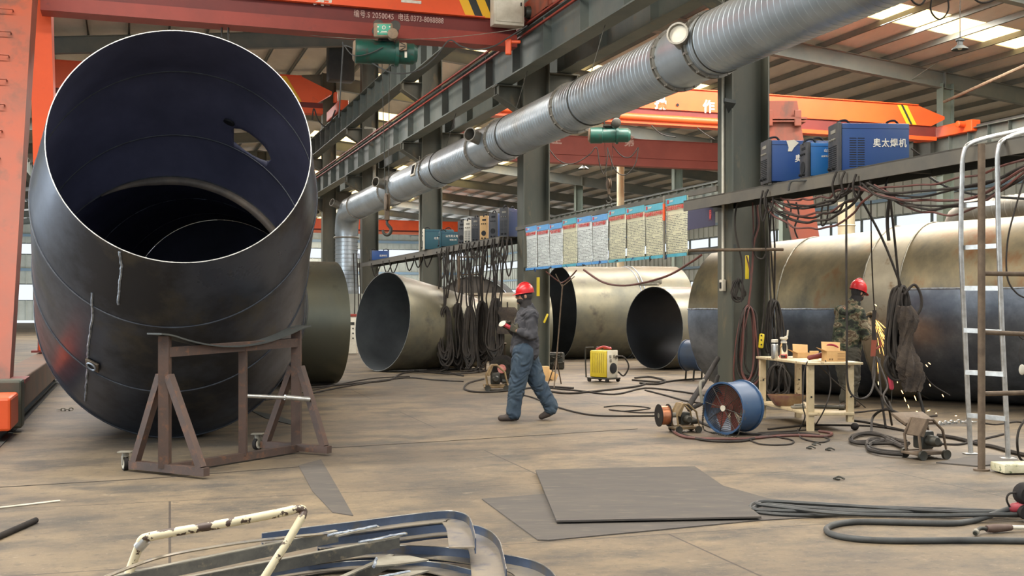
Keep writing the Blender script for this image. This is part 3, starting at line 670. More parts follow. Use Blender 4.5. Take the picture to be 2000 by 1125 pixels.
# ============================================================ long spiral duct
DS, DZ, DR = 7.62, 5.0, .43
def tD_(px): return st_of(px, DS)[1]
du = thing('spiral_duct', 'long galvanised spiral duct running above the workshop and dropping behind the tan cone', 'duct', S(DS, 24, DZ-.5))
def zax(t): return 5.07-.003*(t-15)
joints = [8.0]+[tD_(p) for p in (1392, 1328, 1120, 985, 945, 850, 785, 765, 702)]+[40.6]
for i in range(len(joints)-1):
    a, b = joints[i], joints[i+1]
    o = S(DS, a, zax(a)); ax = S(DS, b, zax(b))-o; L = ax.length; prof = []
    if L < 1.6 or i in (1,):
        prof = [(0, DR), (L, DR)]
        if i == 4: prof = [(0, DR), (L, DR)]
    else:
        h = 0
        while h < L-.14: prof += [(h, DR), (h+.119, DR), (h+.123, DR+.0045), (h+.130, DR+.0045)]; h += .133
        prof.append((L, DR))
    k = MB(); k.lathe(prof, o, ax, 56, cap=False); k.build('duct_section', m_zinc, du)
    for e in (-.035, .035):
        k = MB(); k.lathe([(0, DR), (0, DR+.04), (.012, DR+.04), (.012, DR)], o+ax.normalized()*(e if i else 0), ax, 56, cap=False)
        if e < 0 or not i: k.build('duct_flange', m_zdust, du)
    if i:
        for q in range(18):
            a_ = 2*PI*q/18; x_ = ax.cross(UP).normalized(); p_ = o+(x_*math.cos(a_)+UP*math.sin(a_))*(DR+.022); k.box(p_, (.03, .1, .03), Matrix.Rotation(-ROWZ+2*ROWZ, 3, 'Z'))
        k.build('duct_flange', m_zdust, du)
# elbow and vertical drop
pts = []; c0 = S(DS, 40.6, zax(40.6)); Rb = .85; rings = []
for i in range(9):
    a = PI/2*i/8; rings.append(c0+D*math.sin(a)*Rb-UP*(1-math.cos(a))*Rb)
k = MB(); k.tube(rings, DR, 40, cap=False); k.build('duct_elbow', m_zinc, du)
vb = rings[-1]; prof = []; h = 0; L = vb.z-1.95
while h < L-.14: prof += [(h, DR-.02), (h+.118, DR-.02), (h+.126, DR), (h+.14, DR)]; h += .15
prof.append((L, DR-.02))
k = MB(); k.lathe(prof, vb, -UP, 48, cap=False); k.build('duct_section', m_zinc, du)
k = MB(); k.ring(vb-UP*.12, UP, DR+.02, .03, 40, 6); k.build('duct_flange', m_zdust, du)
k = MB(); k.bbox((vb.x, vb.y, .98), (1.1, 1.1, 1.94), Matrix.Rotation(ROWZ, 3, 'Z'), .03); tag(k.build('duct_plinth', M('pale grey plinth', (150, 150, 138), (130, 132, 122), 1, .7)), 'pale grey plinth under the vertical duct drop', 'plinth')
# branch stubs
def stub(px, L, r, dirv, disc=True, dz=0.0):
    t = tD_(px); c = S(DS, t, zax(t)); d = Vector(dirv).normalized(); p = c+d*(DR-.05)
    k = MB(); k.lathe([(0, r), (L, r), (L, r+.015), (L+.03, r+.015), (L+.03, r-.01), (L-.02, r-.015)], p, d, 24, cap=False); s_ = k.build('branch_stub', m_zdust, du)
    k = MB(); k.lathe([(0, r-.01), (.01, r-.01)], p+d*(L-.03 if disc else .02), d, 24); k.build('stub_cap', m_white if disc else m_vent, s_)
stub(1358, .42, .14, -E*.75+UP*.12-D*.75, True)
stub(962, .46, .14, -E*.8+UP*.15-D*.6, False)
stub(775, .46, .14, -E*.85+UP*.15-D*.5, False)
stub(683, .4, .13, -E*.9+UP*.3-D*.4, False)
t = tD_(838); c = S(DS, t, zax(t)); k = MB(); d = (-E*.95-D*.1+UP*.2).normalized(); R = Matrix((d, D, d.cross(D))).transposed(); k.bbox(c+d*(DR+.01), (.05, .42, .34), R, .01); g_ = k.build('inspection_frame', m_white, du)
k = MB()
for q in range(4): k.box(c+d*(DR+.04)+D*(-.12+.08*q), (.012, .03, .24), R)
k.build('inspection_grille', m_vent, du, smooth=False)
for px in (1408, 1153, 1005, 870):
    t = tD_(px); a = S(DS, t, zax(t)); k = MB(); k.cyl(a+UP*DR, S(7.9, t, 6.4), .008, 5)
    k.ring(a, D, DR+.008, .012, 40, 5); tag(k.build('duct_hanger', m_iron), {1408: 'thin hanger strap on the duct above the nearest column', 1153: 'thin hanger strap on the duct above the far hoist', 1005: 'thin hanger strap on the duct before the second column', 870: 'thin hanger strap on the duct before the third column'}[px], 'hanger')
k = MB(); q = [P(713, 250, 41.5), P(731, 251, 41.3), P(731, 365, 41.3)]; k.tube(q, .06, 8); tag(k.build('conduit_pipe', m_white), 'pale bent pipe on the fourth column under the upper runway beam', 'pipe')
# second duct far right behind the tank
k = MB(); e = P(1900, 412, 25.5); o = e+(P(2060, 395, 24)-e)*3.5; L = (e-o).length; prof = []; h = 0
while h < L-.15: prof += [(h, .26), (h+.12, .26), (h+.13, .27), (h+.14, .27)]; h += .15
prof.append((L, .26)); k.lathe(prof, o, e-o, 32, cap=False)
dv = (e-o).normalized(); k.tube([e, e+dv*.15, e+dv*.35-UP*.12, e+dv*.45-UP*.35, e+dv*.46-UP*.6], .26, 24, cap=False)
x_ = e+dv*.46-UP*.6; k.cyl(x_, (x_.x, x_.y, 0), .25, 24)
tag(k.build('spiral_duct', m_zdust), 'short dusty spiral duct with a bend just above the long tank', 'duct')
# ============================================================ rolled steel shells
def ringpts(c, n, r, N, ref=UP, squash=1.0):
    n = Vector(n).normalized(); x = n.cross(ref).normalized(); y = x.cross(n)
    return [c+(x*math.cos(2*PI*k/N)+y*math.sin(2*PI*k/N)*squash)*r for k in range(N)]
class Shell:
    def __init__(s, rings, N=112, sub=5, th=.014):     # rings: (centre, outward normal of opening, radius)
        s.N = N; s.th = th; out = []; inn = []; s.ctl = []
        for i, (c, n, r) in enumerate(rings):
            if i:
                c0, n0, r0 = rings[i-1]
                for j in range(1, sub+1):
                    f = j/sub; cc = c0.lerp(c, f); nn = Vector(n0).normalized().lerp(Vector(n).normalized(), f); rr = r0+(r-r0)*f
                    out.append(ringpts(cc, nn, rr, N)); inn.append(ringpts(cc, nn, rr-th, N))
            else: out.append(ringpts(c, n, r, N)); inn.append(ringpts(c, n, r-th, N))
            s.ctl.append(len(out)-1)
        s.out = out; s.inn = inn; s.rings = rings
    def mesh(s, name, mats, parent=None):
        k = MB(); N = s.N; m = len(s.out)
        for q in s.out: k.v += q
        for q in s.inn: k.v += q
        b = m*N; mi = []
        for i in range(m-1):
            for a in range(N):
                a2 = (a+1) % N
                k.f.append((i*N+a, i*N+a2, (i+1)*N+a2, (i+1)*N+a)); mi.append(0)
                k.f.append((b+i*N+a, b+(i+1)*N+a, b+(i+1)*N+a2, b+i*N+a2)); mi.append(1)
        for a in range(N):
            a2 = (a+1) % N
            k.f.append((a, b+a, b+a2, a2)); mi.append(2); i = m-1; k.f.append((i*N+a, i*N+a2, b+i*N+a2, b+i*N+a)); mi.append(2)
        o = k.build(name, mats, parent)
        if len(mats) > 1:
            o.data.polygons.foreach_set('material_index', mi); 
        return o
    def find(s, px, py, side='out'):
        best = None; q_ = s.out if side == 'out' else s.inn
        for i, q in enumerate(q_):
            for a, p in enumerate(q):
                if p.y < .1: continue
                x = 1000+F*p.x/p.y; y = 600-F*(p.z-HC)/p.y; e = (x-px)**2+(y-py)**2
                c = sum(q, Vector())/len(q)
                if side == 'out' and (p-c).dot(p-Vector((0, 0, HC))) > 0: e += 1e6
                if best is None or e < best[0]: best = (e, i, a, p, (p-c).normalized())
        return best
m_rim = M('bright cut steel edge', (170, 170, 164), (120, 120, 116), 12, .35, .7)
def bead(pts, r, name, parent, mt=m_weld, closed=False, jit=.0):
    if jit: pts = [p+Vector((random.uniform(-jit, jit), random.uniform(-jit, jit), random.uniform(-jit, jit))) for p in pts]
    k = MB(); k.tube(pts, r, 6, closed=closed); return k.build(name, mt, parent)
def el(az, e): # unit vector from azimuth (from +Y towards +X) and elevation
    az = math.radians(az); e = math.radians(e); return Vector((math.sin(az)*math.cos(e), math.cos(az)*math.cos(e), math.sin(e)))
# ---- the big elbow
el_t = thing('pipe_elbow', 'huge dark steel pipe elbow at the left, open mouth raised towards the viewer', 'steel pipe', G(320, 858))
R0 = [(P(356, 279, 10.6), -el(-16.5, 0)*math.cos(math.radians(18))+UP*math.sin(math.radians(18)), 1.205),
      (P(345, 380, 11.2), -el(-11, 0)*math.cos(math.radians(17))+UP*math.sin(math.radians(17)), 1.375),
      (P(338, 507, 11.9), -el(-9, 0)*math.cos(math.radians(13))+UP*math.sin(math.radians(13)), 1.41),
      (Vector(((335-1000)/F*12.5, 12.5, 1.455)), -el(-8, 0), 1.45),
      (Vector((-4.24, 15.0, 1.46)), -el(-9, 0), 1.45),
      (Vector((-4.65, 17.4, 1.46)), -el(-9, 0), 1.45),
      (Vector((-4.85, 18.7, 1.46)), -el(-9, 0), 1.45)]
sh = Shell(R0, 128, 5, .009)
eo = sh.mesh('shell', [m_steelN, m_steelI, m_rim], el_t)
k = MB(); k.lathe([(0, 1.436), (.012, 1.436)], R0[-1][0]+Vector(R0[-1][1]).normalized()*.02, -Vector(R0[-1][1]), 96); k.build('added_end_plate', m_steelI, el_t)  # added plate closing the far end so the inside stays dark
from mathutils.bvhtree import BVHTree
_M = WM[el_t.name]; _bv = BVHTree.FromPolygons([_M@v.co for v in eo.data.vertices], [tuple(p.vertices) for p in eo.data.polygons])
def raycast(px, py):
    o = Vector((0, 0, HC)); d = (P(px, py, 10)-o).normalized(); h = _bv.ray_cast(o, d)
    if h[0] is None: return (None, None)
    n = h[1]; n = n if n.dot(d) < 0 else -n
    return (h[0], n)
# holes cut through the far side wall
def cut(o, polys, parent):
    for (pp, y0, y1) in polys:
        k = MB(); n = len(pp); k.loft([[P(x, y, y0) for (x, y) in pp], [P(x, y, y1) for (x, y) in pp]]); c = k.build('cutter', m_steelI, None)
        bpy.context.view_layer.update()
        md = o.modifiers.new('b', 'BOOLEAN'); md.operation = 'DIFFERENCE'; md.object = c; md.solver = 'EXACT'; md.use_self = False
        dg = bpy.context.evaluated_depsgraph_get(); dg.update(); me = bpy.data.meshes.new_from_object(o.evaluated_get(dg)); o.modifiers.clear()
        if len(me.polygons) > 500:
            old = o.data; o.data = me; bpy.data.meshes.remove(old)
        bpy.data.objects.remove(c)
H1 = [(457, 251), (470, 252), (485, 259), (502, 272), (516, 286), (525, 300), (529, 311), (524, 315), (512, 312), (495, 304), (478, 293), (464, 282), (457, 276)]
H2 = [(455, 472), (465, 470), (478, 472), (488, 478), (492, 484), (486, 490), (472, 491), (460, 483)]
cut(eo, [(H1, 11.7, 19.5), (H2, 13.2, 19.6)], el_t)
for i in (1, 2, 3, 4, 5):
    bead(ringpts(*R0[i][:2], R0[i][2]+.001, 96), .010, 'ring_weld', el_t, M('dark weld bead', (78, 82, 88), (58, 60, 66), 9, .5, .4), True)
for i in (1, 2, 3, 4, 5):
    bead(ringpts(*R0[i][:2], R0[i][2]-.012, 96), .008, 'inner_ring_weld', el_t, M('dark weld bead', None), True)
for poly in ([(234, 492), (238, 520), (233, 560), (231, 598)], [(180, 572), (181, 620), (172, 680), (170, 735), (166, 788)]):
    pts = []
    for (x, y) in cr([(a, b, 0) for a, b in poly], 10) if False else [((1-f)*poly[i][0]+f*poly[i+1][0], (1-f)*poly[i][1]+f*poly[i+1][1]) for i in range(len(poly)-1) for f in [j/10 for j in range(10)]]:
        # nearest surface point by marching the ray
        b = raycast(x, y); pts.append(b[0]-b[1]*.0 if b[0] else pts[-1])
    q = []
    for p_ in pts:
        if not q or (q[-1]-p_).length > .015: q.append(p_)
    bead(q, .013, 'seam_weld', el_t, m_weld, jit=.004)
b = raycast(183, 711); b = (0, 0, 0, b[0], b[1]); n_ = b[4]; x_ = n_.cross(UP).normalized(); y_ = x_.cross(n_); Rn = Matrix((x_, y_, n_)).transposed()@Matrix.Rotation(.6, 3, 'Z')
k = MB(); k.bbox(b[3]+n_*.02, (.15, .13, .03), Rn, .008); fl_ = k.build('flange_pad', M('rusty weld pad', (120, 108, 92), (80, 72, 64), 12, .5, .4), el_t)
k = MB(); k.ring(b[3]+n_*.04, n_, .048, .01, 24, 6); k.build('nozzle_ring', m_weld, fl_); k = MB(); k.cyl(b[3]+n_*.03, b[3]+n_*.038, .042, 20); k.build('nozzle_hole', m_vent, fl_)
# backing strip seen inside (light band) and tack marks
def arc_in(ci, a0, a1, w, name, mt, dy=0.0):
    c, n, r = R0[ci]; N = 160; q = ringpts(c+Vector(n).normalized()*dy, n, r-.012, N); k = MB(); L0 = [q[int(a) % N] for a in range(a0, a1)]; L1 = [p+(c-p).normalized()*w*min(1, (i+3)/14, (len(L0)-i+3)/14) for i, p in enumerate(L0)]
    vs = L0+L1; m = len(L0); k.add(vs, [(i, i+1, m+i+1, m+i) for i in range(m-1)]); o = k.build(name, mt, el_t)
    md = o.modifiers.new('s', 'SOLIDIFY'); md.thickness = .01
    return o
arc_in(3, 26, 78, .085, 'backing_strip', M('bare primer strip', (118, 106, 92), (86, 80, 74), 4, .6, .2))
for j in range(9):
    a = 12+j*7; arc_in(4, a, a+4, .022, 'tack_weld', m_weld)
k = MB(); b2 = sh.find(449, 244, 'in'); c_ = b2[3]-b2[4]*.01; k.cyl(c_, c_-b2[4]*.02, .06, 16); k.build('small_port', m_vent, el_t)
# ---- other shells
def tankpiece(name, label, rings, mo, mi, cat='steel pipe', N=96, beads=True, loc=None):
    c0 = rings[0][0]; t_ = thing(name, label, cat, (c0.x, c0.y, 0)); s_ = Shell(rings, N, 4, .014); s_.mesh('shell', [mo, mi, m_rim], t_)
    if beads:
        for i in range(1, len(rings)-1): bead(ringpts(rings[i][0], rings[i][1], rings[i][2]+.003, 80), .014, 'ring_weld', t_, m_weld, True)
    return t_, s_
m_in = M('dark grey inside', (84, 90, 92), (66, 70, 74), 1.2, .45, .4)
m_gold = M('green gold rolled steel', (112, 110, 92), (92, 94, 84), .8, .32, .75, c3=(70, 72, 68), thr3=(.55, .7), rv=.08, stretch=(1, 1, .4))
# short shell right behind the elbow
a66 = el(66, 0)
q = Vector(((652-1000)/F*21.3, 21.3, 1.16))
tankpiece('rolled_shell', 'brass toned steel shell half hidden behind the big elbow', [(q-a66*2.1, -a66, 1.14), (q, -a66, 1.15)], m_gold, m_in)
# tan cone
a51 = el(52, 0)
c0 = Vector(((746-1000)/F*25.3, 25.3, 1.13)); n0 = (-a51*1+UP*.12+Vector((.03, 0, 0))).normalized()
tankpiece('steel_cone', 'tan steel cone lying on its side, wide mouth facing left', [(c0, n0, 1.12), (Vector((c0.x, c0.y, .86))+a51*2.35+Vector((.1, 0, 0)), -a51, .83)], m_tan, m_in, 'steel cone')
# cylinder behind
a71 = el(70, 0); c0 = Vector(((1091-1000)/F*31.6, 31.6, 1.30))
tankpiece('tank_section', 'grey tan tank section below the posters, dark mouth behind the worker', [(c0, -a71, 1.29), (c0+a71*2.0, -a71, 1.3), (c0+a71*2.1, -a71, 1.33), (c0+a71*3.6, -a71, 1.33)], m_tan, m_in, 'tank section')
# cylinder with open dark mouth
a54 = el(54, 0); c0 = Vector(((1277-1000)/F*26.2, 26.2, .97))
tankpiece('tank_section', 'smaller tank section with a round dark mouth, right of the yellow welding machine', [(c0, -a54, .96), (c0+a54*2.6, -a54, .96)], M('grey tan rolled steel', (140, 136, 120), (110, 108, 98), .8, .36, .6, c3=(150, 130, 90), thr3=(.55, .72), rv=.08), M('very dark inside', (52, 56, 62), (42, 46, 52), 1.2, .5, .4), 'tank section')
k = MB(); q = c0+UP*.98-a54*.02; k.bbox(q+Vector((-.1, 0, .03)), (.5, .12, .06), Matrix.Rotation(-.6, 3, 'Z'), .02); k.bbox(q+Vector((.1, 0, .09)), (.2, .1, .12), None, .03); k.cyl(q+Vector((-.15, 0, .05)), q+Vector((.3, 0, .22)), .03, 8)
tag(k.build('clamp_tool', m_fgr), 'small clamp tool resting on top of the dark mouthed tank section', 'tool')
# background domed pieces
c0 = Vector(((925-1000)/F*31.5, 31.5, 1.17))
t9, _ = tankpiece('rolled_shell', 'dark round shell behind the cable rack', [(c0, -el(-4, 0), 1.16), (c0+el(10, 0)*1.2, -el(-4, 0), 1.16)], m_in, M('dark brown end', (84, 76, 68), (70, 66, 60), 1, .7), beads=False)
k = MB(); k.lathe([(0, 1.13), (.02, 1.13)], c0+Vector((0, .1, 0)), el(-4, 0), 64); k.build('end_disc', M('dark brown end', None), t9)  # dark brown disc just inside the shell mouth
a80 = el(82, 0); c0 = Vector(((905-1000)/F*30.5, 30.5, .93))
tankpiece('rolled_shell', 'tan shell lying across behind the hanging cable hanks', [(c0, -a80, .9), (c0+a80*1.4, -a80, .92), (c0+a80*2.3, -a80, .92)], m_tan, m_in)
# small piece at left of cone
k0 = Vector(((728-1000)/F*30, 30, 1.08)); tankpiece('rolled_shell', 'tan shell end peeking out left of the steel cone', [(k0, -el(80, 0), 1.08), (k0+el(60, 0)*.6, -el(80, 0), 1.08)], m_tan, m_in)
# ---- the long tank at the right
mx = Vector((-math.sin(math.radians(45.3)), math.cos(math.radians(45.3)), 0)); B0 = Vector((7.64, 16.8, 0))
def tk(L, r): c = B0+mx*L; c.z = r; return (c, mx, r)
tkt = thing('long_tank', 'long tank of welded shells filling the right side behind the ladder', 'tank', tuple(B0+mx*1.5))
rA = [tk(-2.8, 1.42), tk(-.6, 1.41), tk(1.33, 1.39)]
rB = [tk(1.33, 1.392), tk(1.92, 1.375)]
rC = [tk(1.92, 1.36), tk(3.42, 1.32), tk(5.2, 1.27)]
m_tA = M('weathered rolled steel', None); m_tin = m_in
def halfmat():      # blue mill scale on the lower plate, tan weathered plate above the seam
    m = bpy.data.materials.new('two plate tank skin'); m.use_nodes = True; nt = m.node_tree; b = nt.nodes['Principled BSDF']
    tc = nt.nodes.new('ShaderNodeTexCoord'); sx = nt.nodes.new('ShaderNodeSeparateXYZ'); nt.links.new(tc.outputs['Object'], sx.inputs[0])
    def noise(s, st=None, d=10):
        n = nt.nodes.new('ShaderNodeTexNoise'); n.inputs['Scale'].default_value = s; n.inputs['Detail'].default_value = d; n.inputs['Roughness'].default_value = .65
        mp = nt.nodes.new('ShaderNodeMapping'); nt.links.new(tc.outputs['Object'], mp.inputs[0]); mp.inputs['Scale'].default_value = st or (1, 1, 1); nt.links.new(mp.outputs[0], n.inputs['Vector']); return n
    def ramp(n, cols):
        r = nt.nodes.new('ShaderNodeValToRGB'); nt.links.new(n.outputs[0], r.inputs[0]); e = r.color_ramp.elements
        e[0].position = cols[0][0]; e[0].color = (*srgb(cols[0][1]), 1); e[1].position = cols[-1][0]; e[1].color = (*srgb(cols[-1][1]), 1)
        for p_, c in cols[1:-1]: x = e.new(p_); x.color = (*srgb(c), 1)
        return r
    up = ramp(noise(1.1, (1, 1, .6)), [(.34, (74, 74, 68)), (.45, (108, 100, 80)), (.55, (128, 116, 90)), (.66, (124, 86, 54))])
    lo = ramp(noise(.9), [(.35, (70, 76, 88)), (.5, (100, 106, 114)), (.66, (138, 145, 154))])
    mr = nt.nodes.new('ShaderNodeMapRange'); nt.links.new(sx.outputs['Z'], mr.inputs[0]); mr.inputs[1].default_value = SEAMZ-.01; mr.inputs[2].default_value = SEAMZ+.01
    x = nt.nodes.new('ShaderNodeMix'); x.data_type = 'RGBA'; nt.links.new(mr.outputs[0], x.inputs['Factor']); nt.links.new(lo.outputs[0], x.inputs[6]); nt.links.new(up.outputs[0], x.inputs[7])
    nt.links.new(x.outputs[2], b.inputs['Base Color']); b.inputs['Metallic'].default_value = .6
    rr = nt.nodes.new('ShaderNodeMapRange'); nt.links.new(noise(2).outputs[0], rr.inputs[0]); rr.inputs[3].default_value = .3; rr.inputs[4].default_value = .5; nt.links.new(rr.outputs[0], b.inputs['Roughness'])
    return m
SEAMZ = 1.72; mA_ = halfmat(); SEAMZ = 1.42; mC_ = halfmat()
sA_ = Shell(rA, 96, 4, .014); sA_.mesh('right_shell', [mA_, m_tin, m_rim], tkt)
sB_ = Shell(rB, 96, 3, .014); sB_.mesh('joint_band', [M('bare patch of ground steel', (176, 166, 142), (150, 142, 124), 1.6, .45, .4, c3=(120, 96, 66), thr3=(.58, .7), bump=.1), m_tin, m_rim], tkt)
sC_ = Shell(rC, 96, 4, .014); sC_.mesh('left_shell', [mC_, m_tin, m_rim], tkt)
for r_ in (rA[2], rB[1], rC[1]): bead(ringpts(r_[0], r_[1], r_[2]+.006, 90), .011, 'ring_weld', tkt, M('tan weld bead', (150, 146, 130), (104, 100, 90), 14, .45, .5), True, .004)
# long seams at the plate edges, on the side towards the viewer
def seam(r0, r1, z, name='long_weld'):
    pts = []; nn = Vector((-mx.y, mx.x, 0)); nn = nn if nn.y < 0 else -nn
    for i in range(31):
        f = i/30; c = r0[0].lerp(r1[0], f); r = r0[2]+(r1[2]-r0[2])*f; dz = z-c.z; pts.append(c+nn*(math.sqrt(r*r-dz*dz)+.006)+UP*dz)
    bead(pts, .014, name, tkt, m_weld, jit=.005)
seam(rA[0], rA[2], 1.72); seam(rC[0], rC[2], 1.42)
# ============================================================ saddle stand on castors
def sqt(mb, a, b, w=.075, up=UP): return mb.beam(a, b, w, w, up)
st = thing('saddle_stand', 'rusty steel saddle stand on castors in front of the big elbow', 'stand', G(470, 905))
L0 = G(318, 928); Rr = G(575, 880); Lf = G(392, 938); Lb = G(268, 921); Rf = G(640, 888); Rb = G(520, 872)
ax = (Rr-L0).normalized(); nv = Vector((ax.y, -ax.x, 0))
L0 = P(322, 920, 9.75); L0.z = 0; Rr = P(579, 880, 11.2); Rr.z = 0; ax = (Rr-L0).normalized(); nv = Vector((ax.y, -ax.x, 0))
zt = 1.2; zr2 = 1.24
def stp(name, *beams):
    k = MB()
    for (a, b, w) in beams: sqt(k, a, b, w)
    return k.build(name, m_rustb, st, smooth=False)
stp('left_post', (L0+UP*.06, L0+UP*zt, .09)); stp('right_post', (Rr+UP*.06, Rr+UP*zr2, .09))
mid = L0.lerp(Rr, .56)
stp('middle_post', (mid+UP*.06, mid+UP*1.08, .07))
stp('upper_rail', (L0+UP*1.06, Rr+UP*1.10, .085)); stp('lower_rail', (L0+UP*.05, Rr+UP*.05, .07))
for (B_, a, b) in ((L0, .5, .42), (Rr, .42, .45)):
    stp('cross_foot', (B_-nv*b+UP*.06, B_+nv*a+UP*.06, .07)); stp('brace', (B_+nv*(a-.06)+UP*.09, B_+nv*.05+UP*.86, .065)); stp('brace', (B_-nv*(b-.05)+UP*.09, B_-nv*.05+UP*.86, .065))
k = MB(); N = 24; secs = []
for i in range(N+1):
    f = -.07+1.14*i/N; p = L0.lerp(Rr, f); z = 1.205+.035*f-.14*(1-(2*f-1)**2) if 0 <= f <= 1 else 1.205+.035*f+.18*abs((f if f < 0 else f-1))
    p = Vector((p.x, p.y, z)); secs.append([p-nv*.09, p+nv*.09, p+nv*.09+UP*.014, p-nv*.09+UP*.014])
k.loft(secs); k.build('saddle_plate', m_beamd, st)
k = MB(); k.prism([L0+ax*.05+UP*1.2, L0.lerp(Rr, .3)+UP*1.075, L0.lerp(Rr, .5)+UP*1.055, L0.lerp(Rr, .3)+UP*1.09][:3], nv*.01); k.build('saddle_rib', m_beamd, st, smooth=False)
def castor(p, par, d):
    k = MB(); k.bbox(p+UP*.165, (.12, .1, .012), None, .004); k.cyl(p+UP*.12, p+UP*.16, .03, 12)
    for q in (-.025, .025): k.prism([p+d.cross(UP)*q+UP*.13-d*.03, p+d.cross(UP)*q+UP*.13+d*.04, p+d.cross(UP)*q+UP*.05+d*.02, p+d.cross(UP)*q+UP*.05-d*.02], d.cross(UP)*.005)
    c = k.build('castor', m_fgr, par)
    k = MB(); q = p+UP*.062; sd = d.cross(UP); k.lathe([(-.02, .045), (-.02, .06), (.02, .06), (.02, .045)], q, sd, 24); k.build('castor_wheel', m_blk, c)
    k = MB(); k.lathe([(-.024, .02), (-.022, .045), (.022, .045), (.024, .02)], q, sd, 20); k.build('castor_hub', m_white, c)
castor(L0-nv*.5+Vector((0, 0, 0)), st, Vector((.5, -.8, 0)).normalized()); castor(Rr-nv*.5+ax*-.02, st, ax)
k = MB(); a = mid+UP*.62; k.cyl(a-nv*.04, a+ax*.62+nv*.18+UP*.0-UP*.06, .02, 10); k.cyl(a+ax*.44+nv*.12-UP*.04, a+ax*.7+nv*.2-UP*.075, .026, 10); k.build('crank_bar', m_chr, st)
# ============================================================ floor plates and scraps
def flat(name, pts, th, mt, label, cat, z=0.0, warp=None):
    k = MB(); v = [G(x, y) for (x, y) in pts]; k.prism([Vector((p.x, p.y, z)) for p in v], UP*th); return tag(k.build(name, mt, smooth=False), label, cat)
m_mat = M('dusty rubber mat', (80, 74, 67), (68, 64, 60), 2.2, .75, 0, c3=(102, 93, 80), thr3=(.55, .75), stretch=(.6, 2, 1), bump=.1)
flat('floor_mat', [(941, 976), (1050, 1056), (1072, 1057), (1480, 1018), (1760, 1002), (1500, 975), (1380, 941)], .008, m_mat, 'larger dusty rubber mat lying flat under the other mat', 'mat')
k = MB(); top = [G(x, y, .02) for (x, y) in ((1046, 921), (1087, 1020), (1487, 1012), (1425, 960), (1357, 914), (1240, 915))]
k.prism([p+UP*(.004 if i in (0, 4) else 0) for i, p in enumerate(top)], UP*.012); tag(k.build('floor_mat', m_mat, smooth=False), 'smaller dusty rubber mat lying on top of the larger one', 'mat')
flat('steel_plate', [(1828, 905), (1912, 890), (1985, 893), (1990, 905), (1908, 912)], .012, m_mat, 'thin steel plate on the floor under the ladder feet', 'plate')
flat('steel_strip', [(583, 910), (627, 898), (660, 955), (690, 1008), (650, 1002), (610, 960)], .006, m_mat, 'long thin steel strip on the floor below the saddle stand', 'plate')
flat('steel_strip', [(489, 802), (520, 818), (578, 832), (582, 826), (540, 812)], .006, m_beamd, 'dark curled strip behind the right leg of the stand', 'strip')
m_line = M('grey plate edge', (60, 54, 48), None, rough=.8)
def fline(pts, w, label, name='floor_joint', mt=m_line, cat='joint', h=.004):
    k = MB()
    for i in range(len(pts)-1): k.beam(G(*pts[i])+UP*h/2, G(*pts[i+1])+UP*h/2, w, h)
    return tag(k.build(name, mt, smooth=False), label, cat)
fline([(0, 952), (290, 935), (585, 912)], .012, 'dark joint running from the left edge to the stand')
fline([(600, 878), (900, 860), (1245, 838)], .012, 'dark joint in the floor crossing under the walking worker')
k = MB(); a = G(-30, 995, .008); b = G(117, 978, .008); k.tube([a, b], .008, 6); tag(k.build('welding_rod', m_white), 'thin pale rod on the floor at the left edge', 'rod')
k = MB(); a = G(-30, 1060, .02); b = G(70, 1016, .02); k.tube([a, b], .02, 10); tag(k.build('steel_bar', m_blk), 'thick black bar on the floor at the left edge', 'bar')
for (x, y, lb) in ((1628, 935, 'small clip scrap on the floor below the table'), (1612, 878, 'tiny bracket scrap on the floor near the table leg'), (1586, 868, 'flat dark scrap beside the red hose bundle'), (1575, 905 - 30, 'thin wire offcut by the hose bundle')):
    k = MB(); p = G(x, y, .01); k.tube(cr([p, p+Vector((.05, .02, .015)), p+Vector((.09, -.01, 0))], 4), .008, 5); k.bbox(p+Vector((.03, 0, 0)), (.07, .03, .012), Matrix.Rotation(random.random()*2, 3, 'Z'), .004); tag(k.build('metal_scrap', m_iron), lb, 'scrap')
def chain(pts, r, label, mt=m_iron):
    path = cr(pts, 8); k = MB(); acc = 0; i = 0; L = r*3.4; prev = path[0]; flip = 0
    for p in path[1:]:
        d = p-prev
        while d.length > L:
            q = prev+d.normalized()*L/2; dd = d.normalized(); sd = dd.cross(UP).normalized(); u = UP if flip else sd
            k.tube([q+dd*math.cos(a)*r*2.2+u*math.sin(a)*r*1.3 for a in [2*PI*j/10 for j in range(10)]], r*.45, 5, closed=True); prev = prev+d.normalized()*L; d = p-prev; flip = 1-flip
    return tag(k.build('steel_chain', mt), label, 'chain')
chain([G(1828, 828, .02), G(1868, 824, .02), G(1915, 824, .02)], .018, 'bright steel chain on the floor behind the ladder foot', m_chr)
chain([G(112, 800, .02), G(128, 800, .02), G(142, 799, .02)], .016, 'short chain on the floor left of the big elbow', m_fgr)
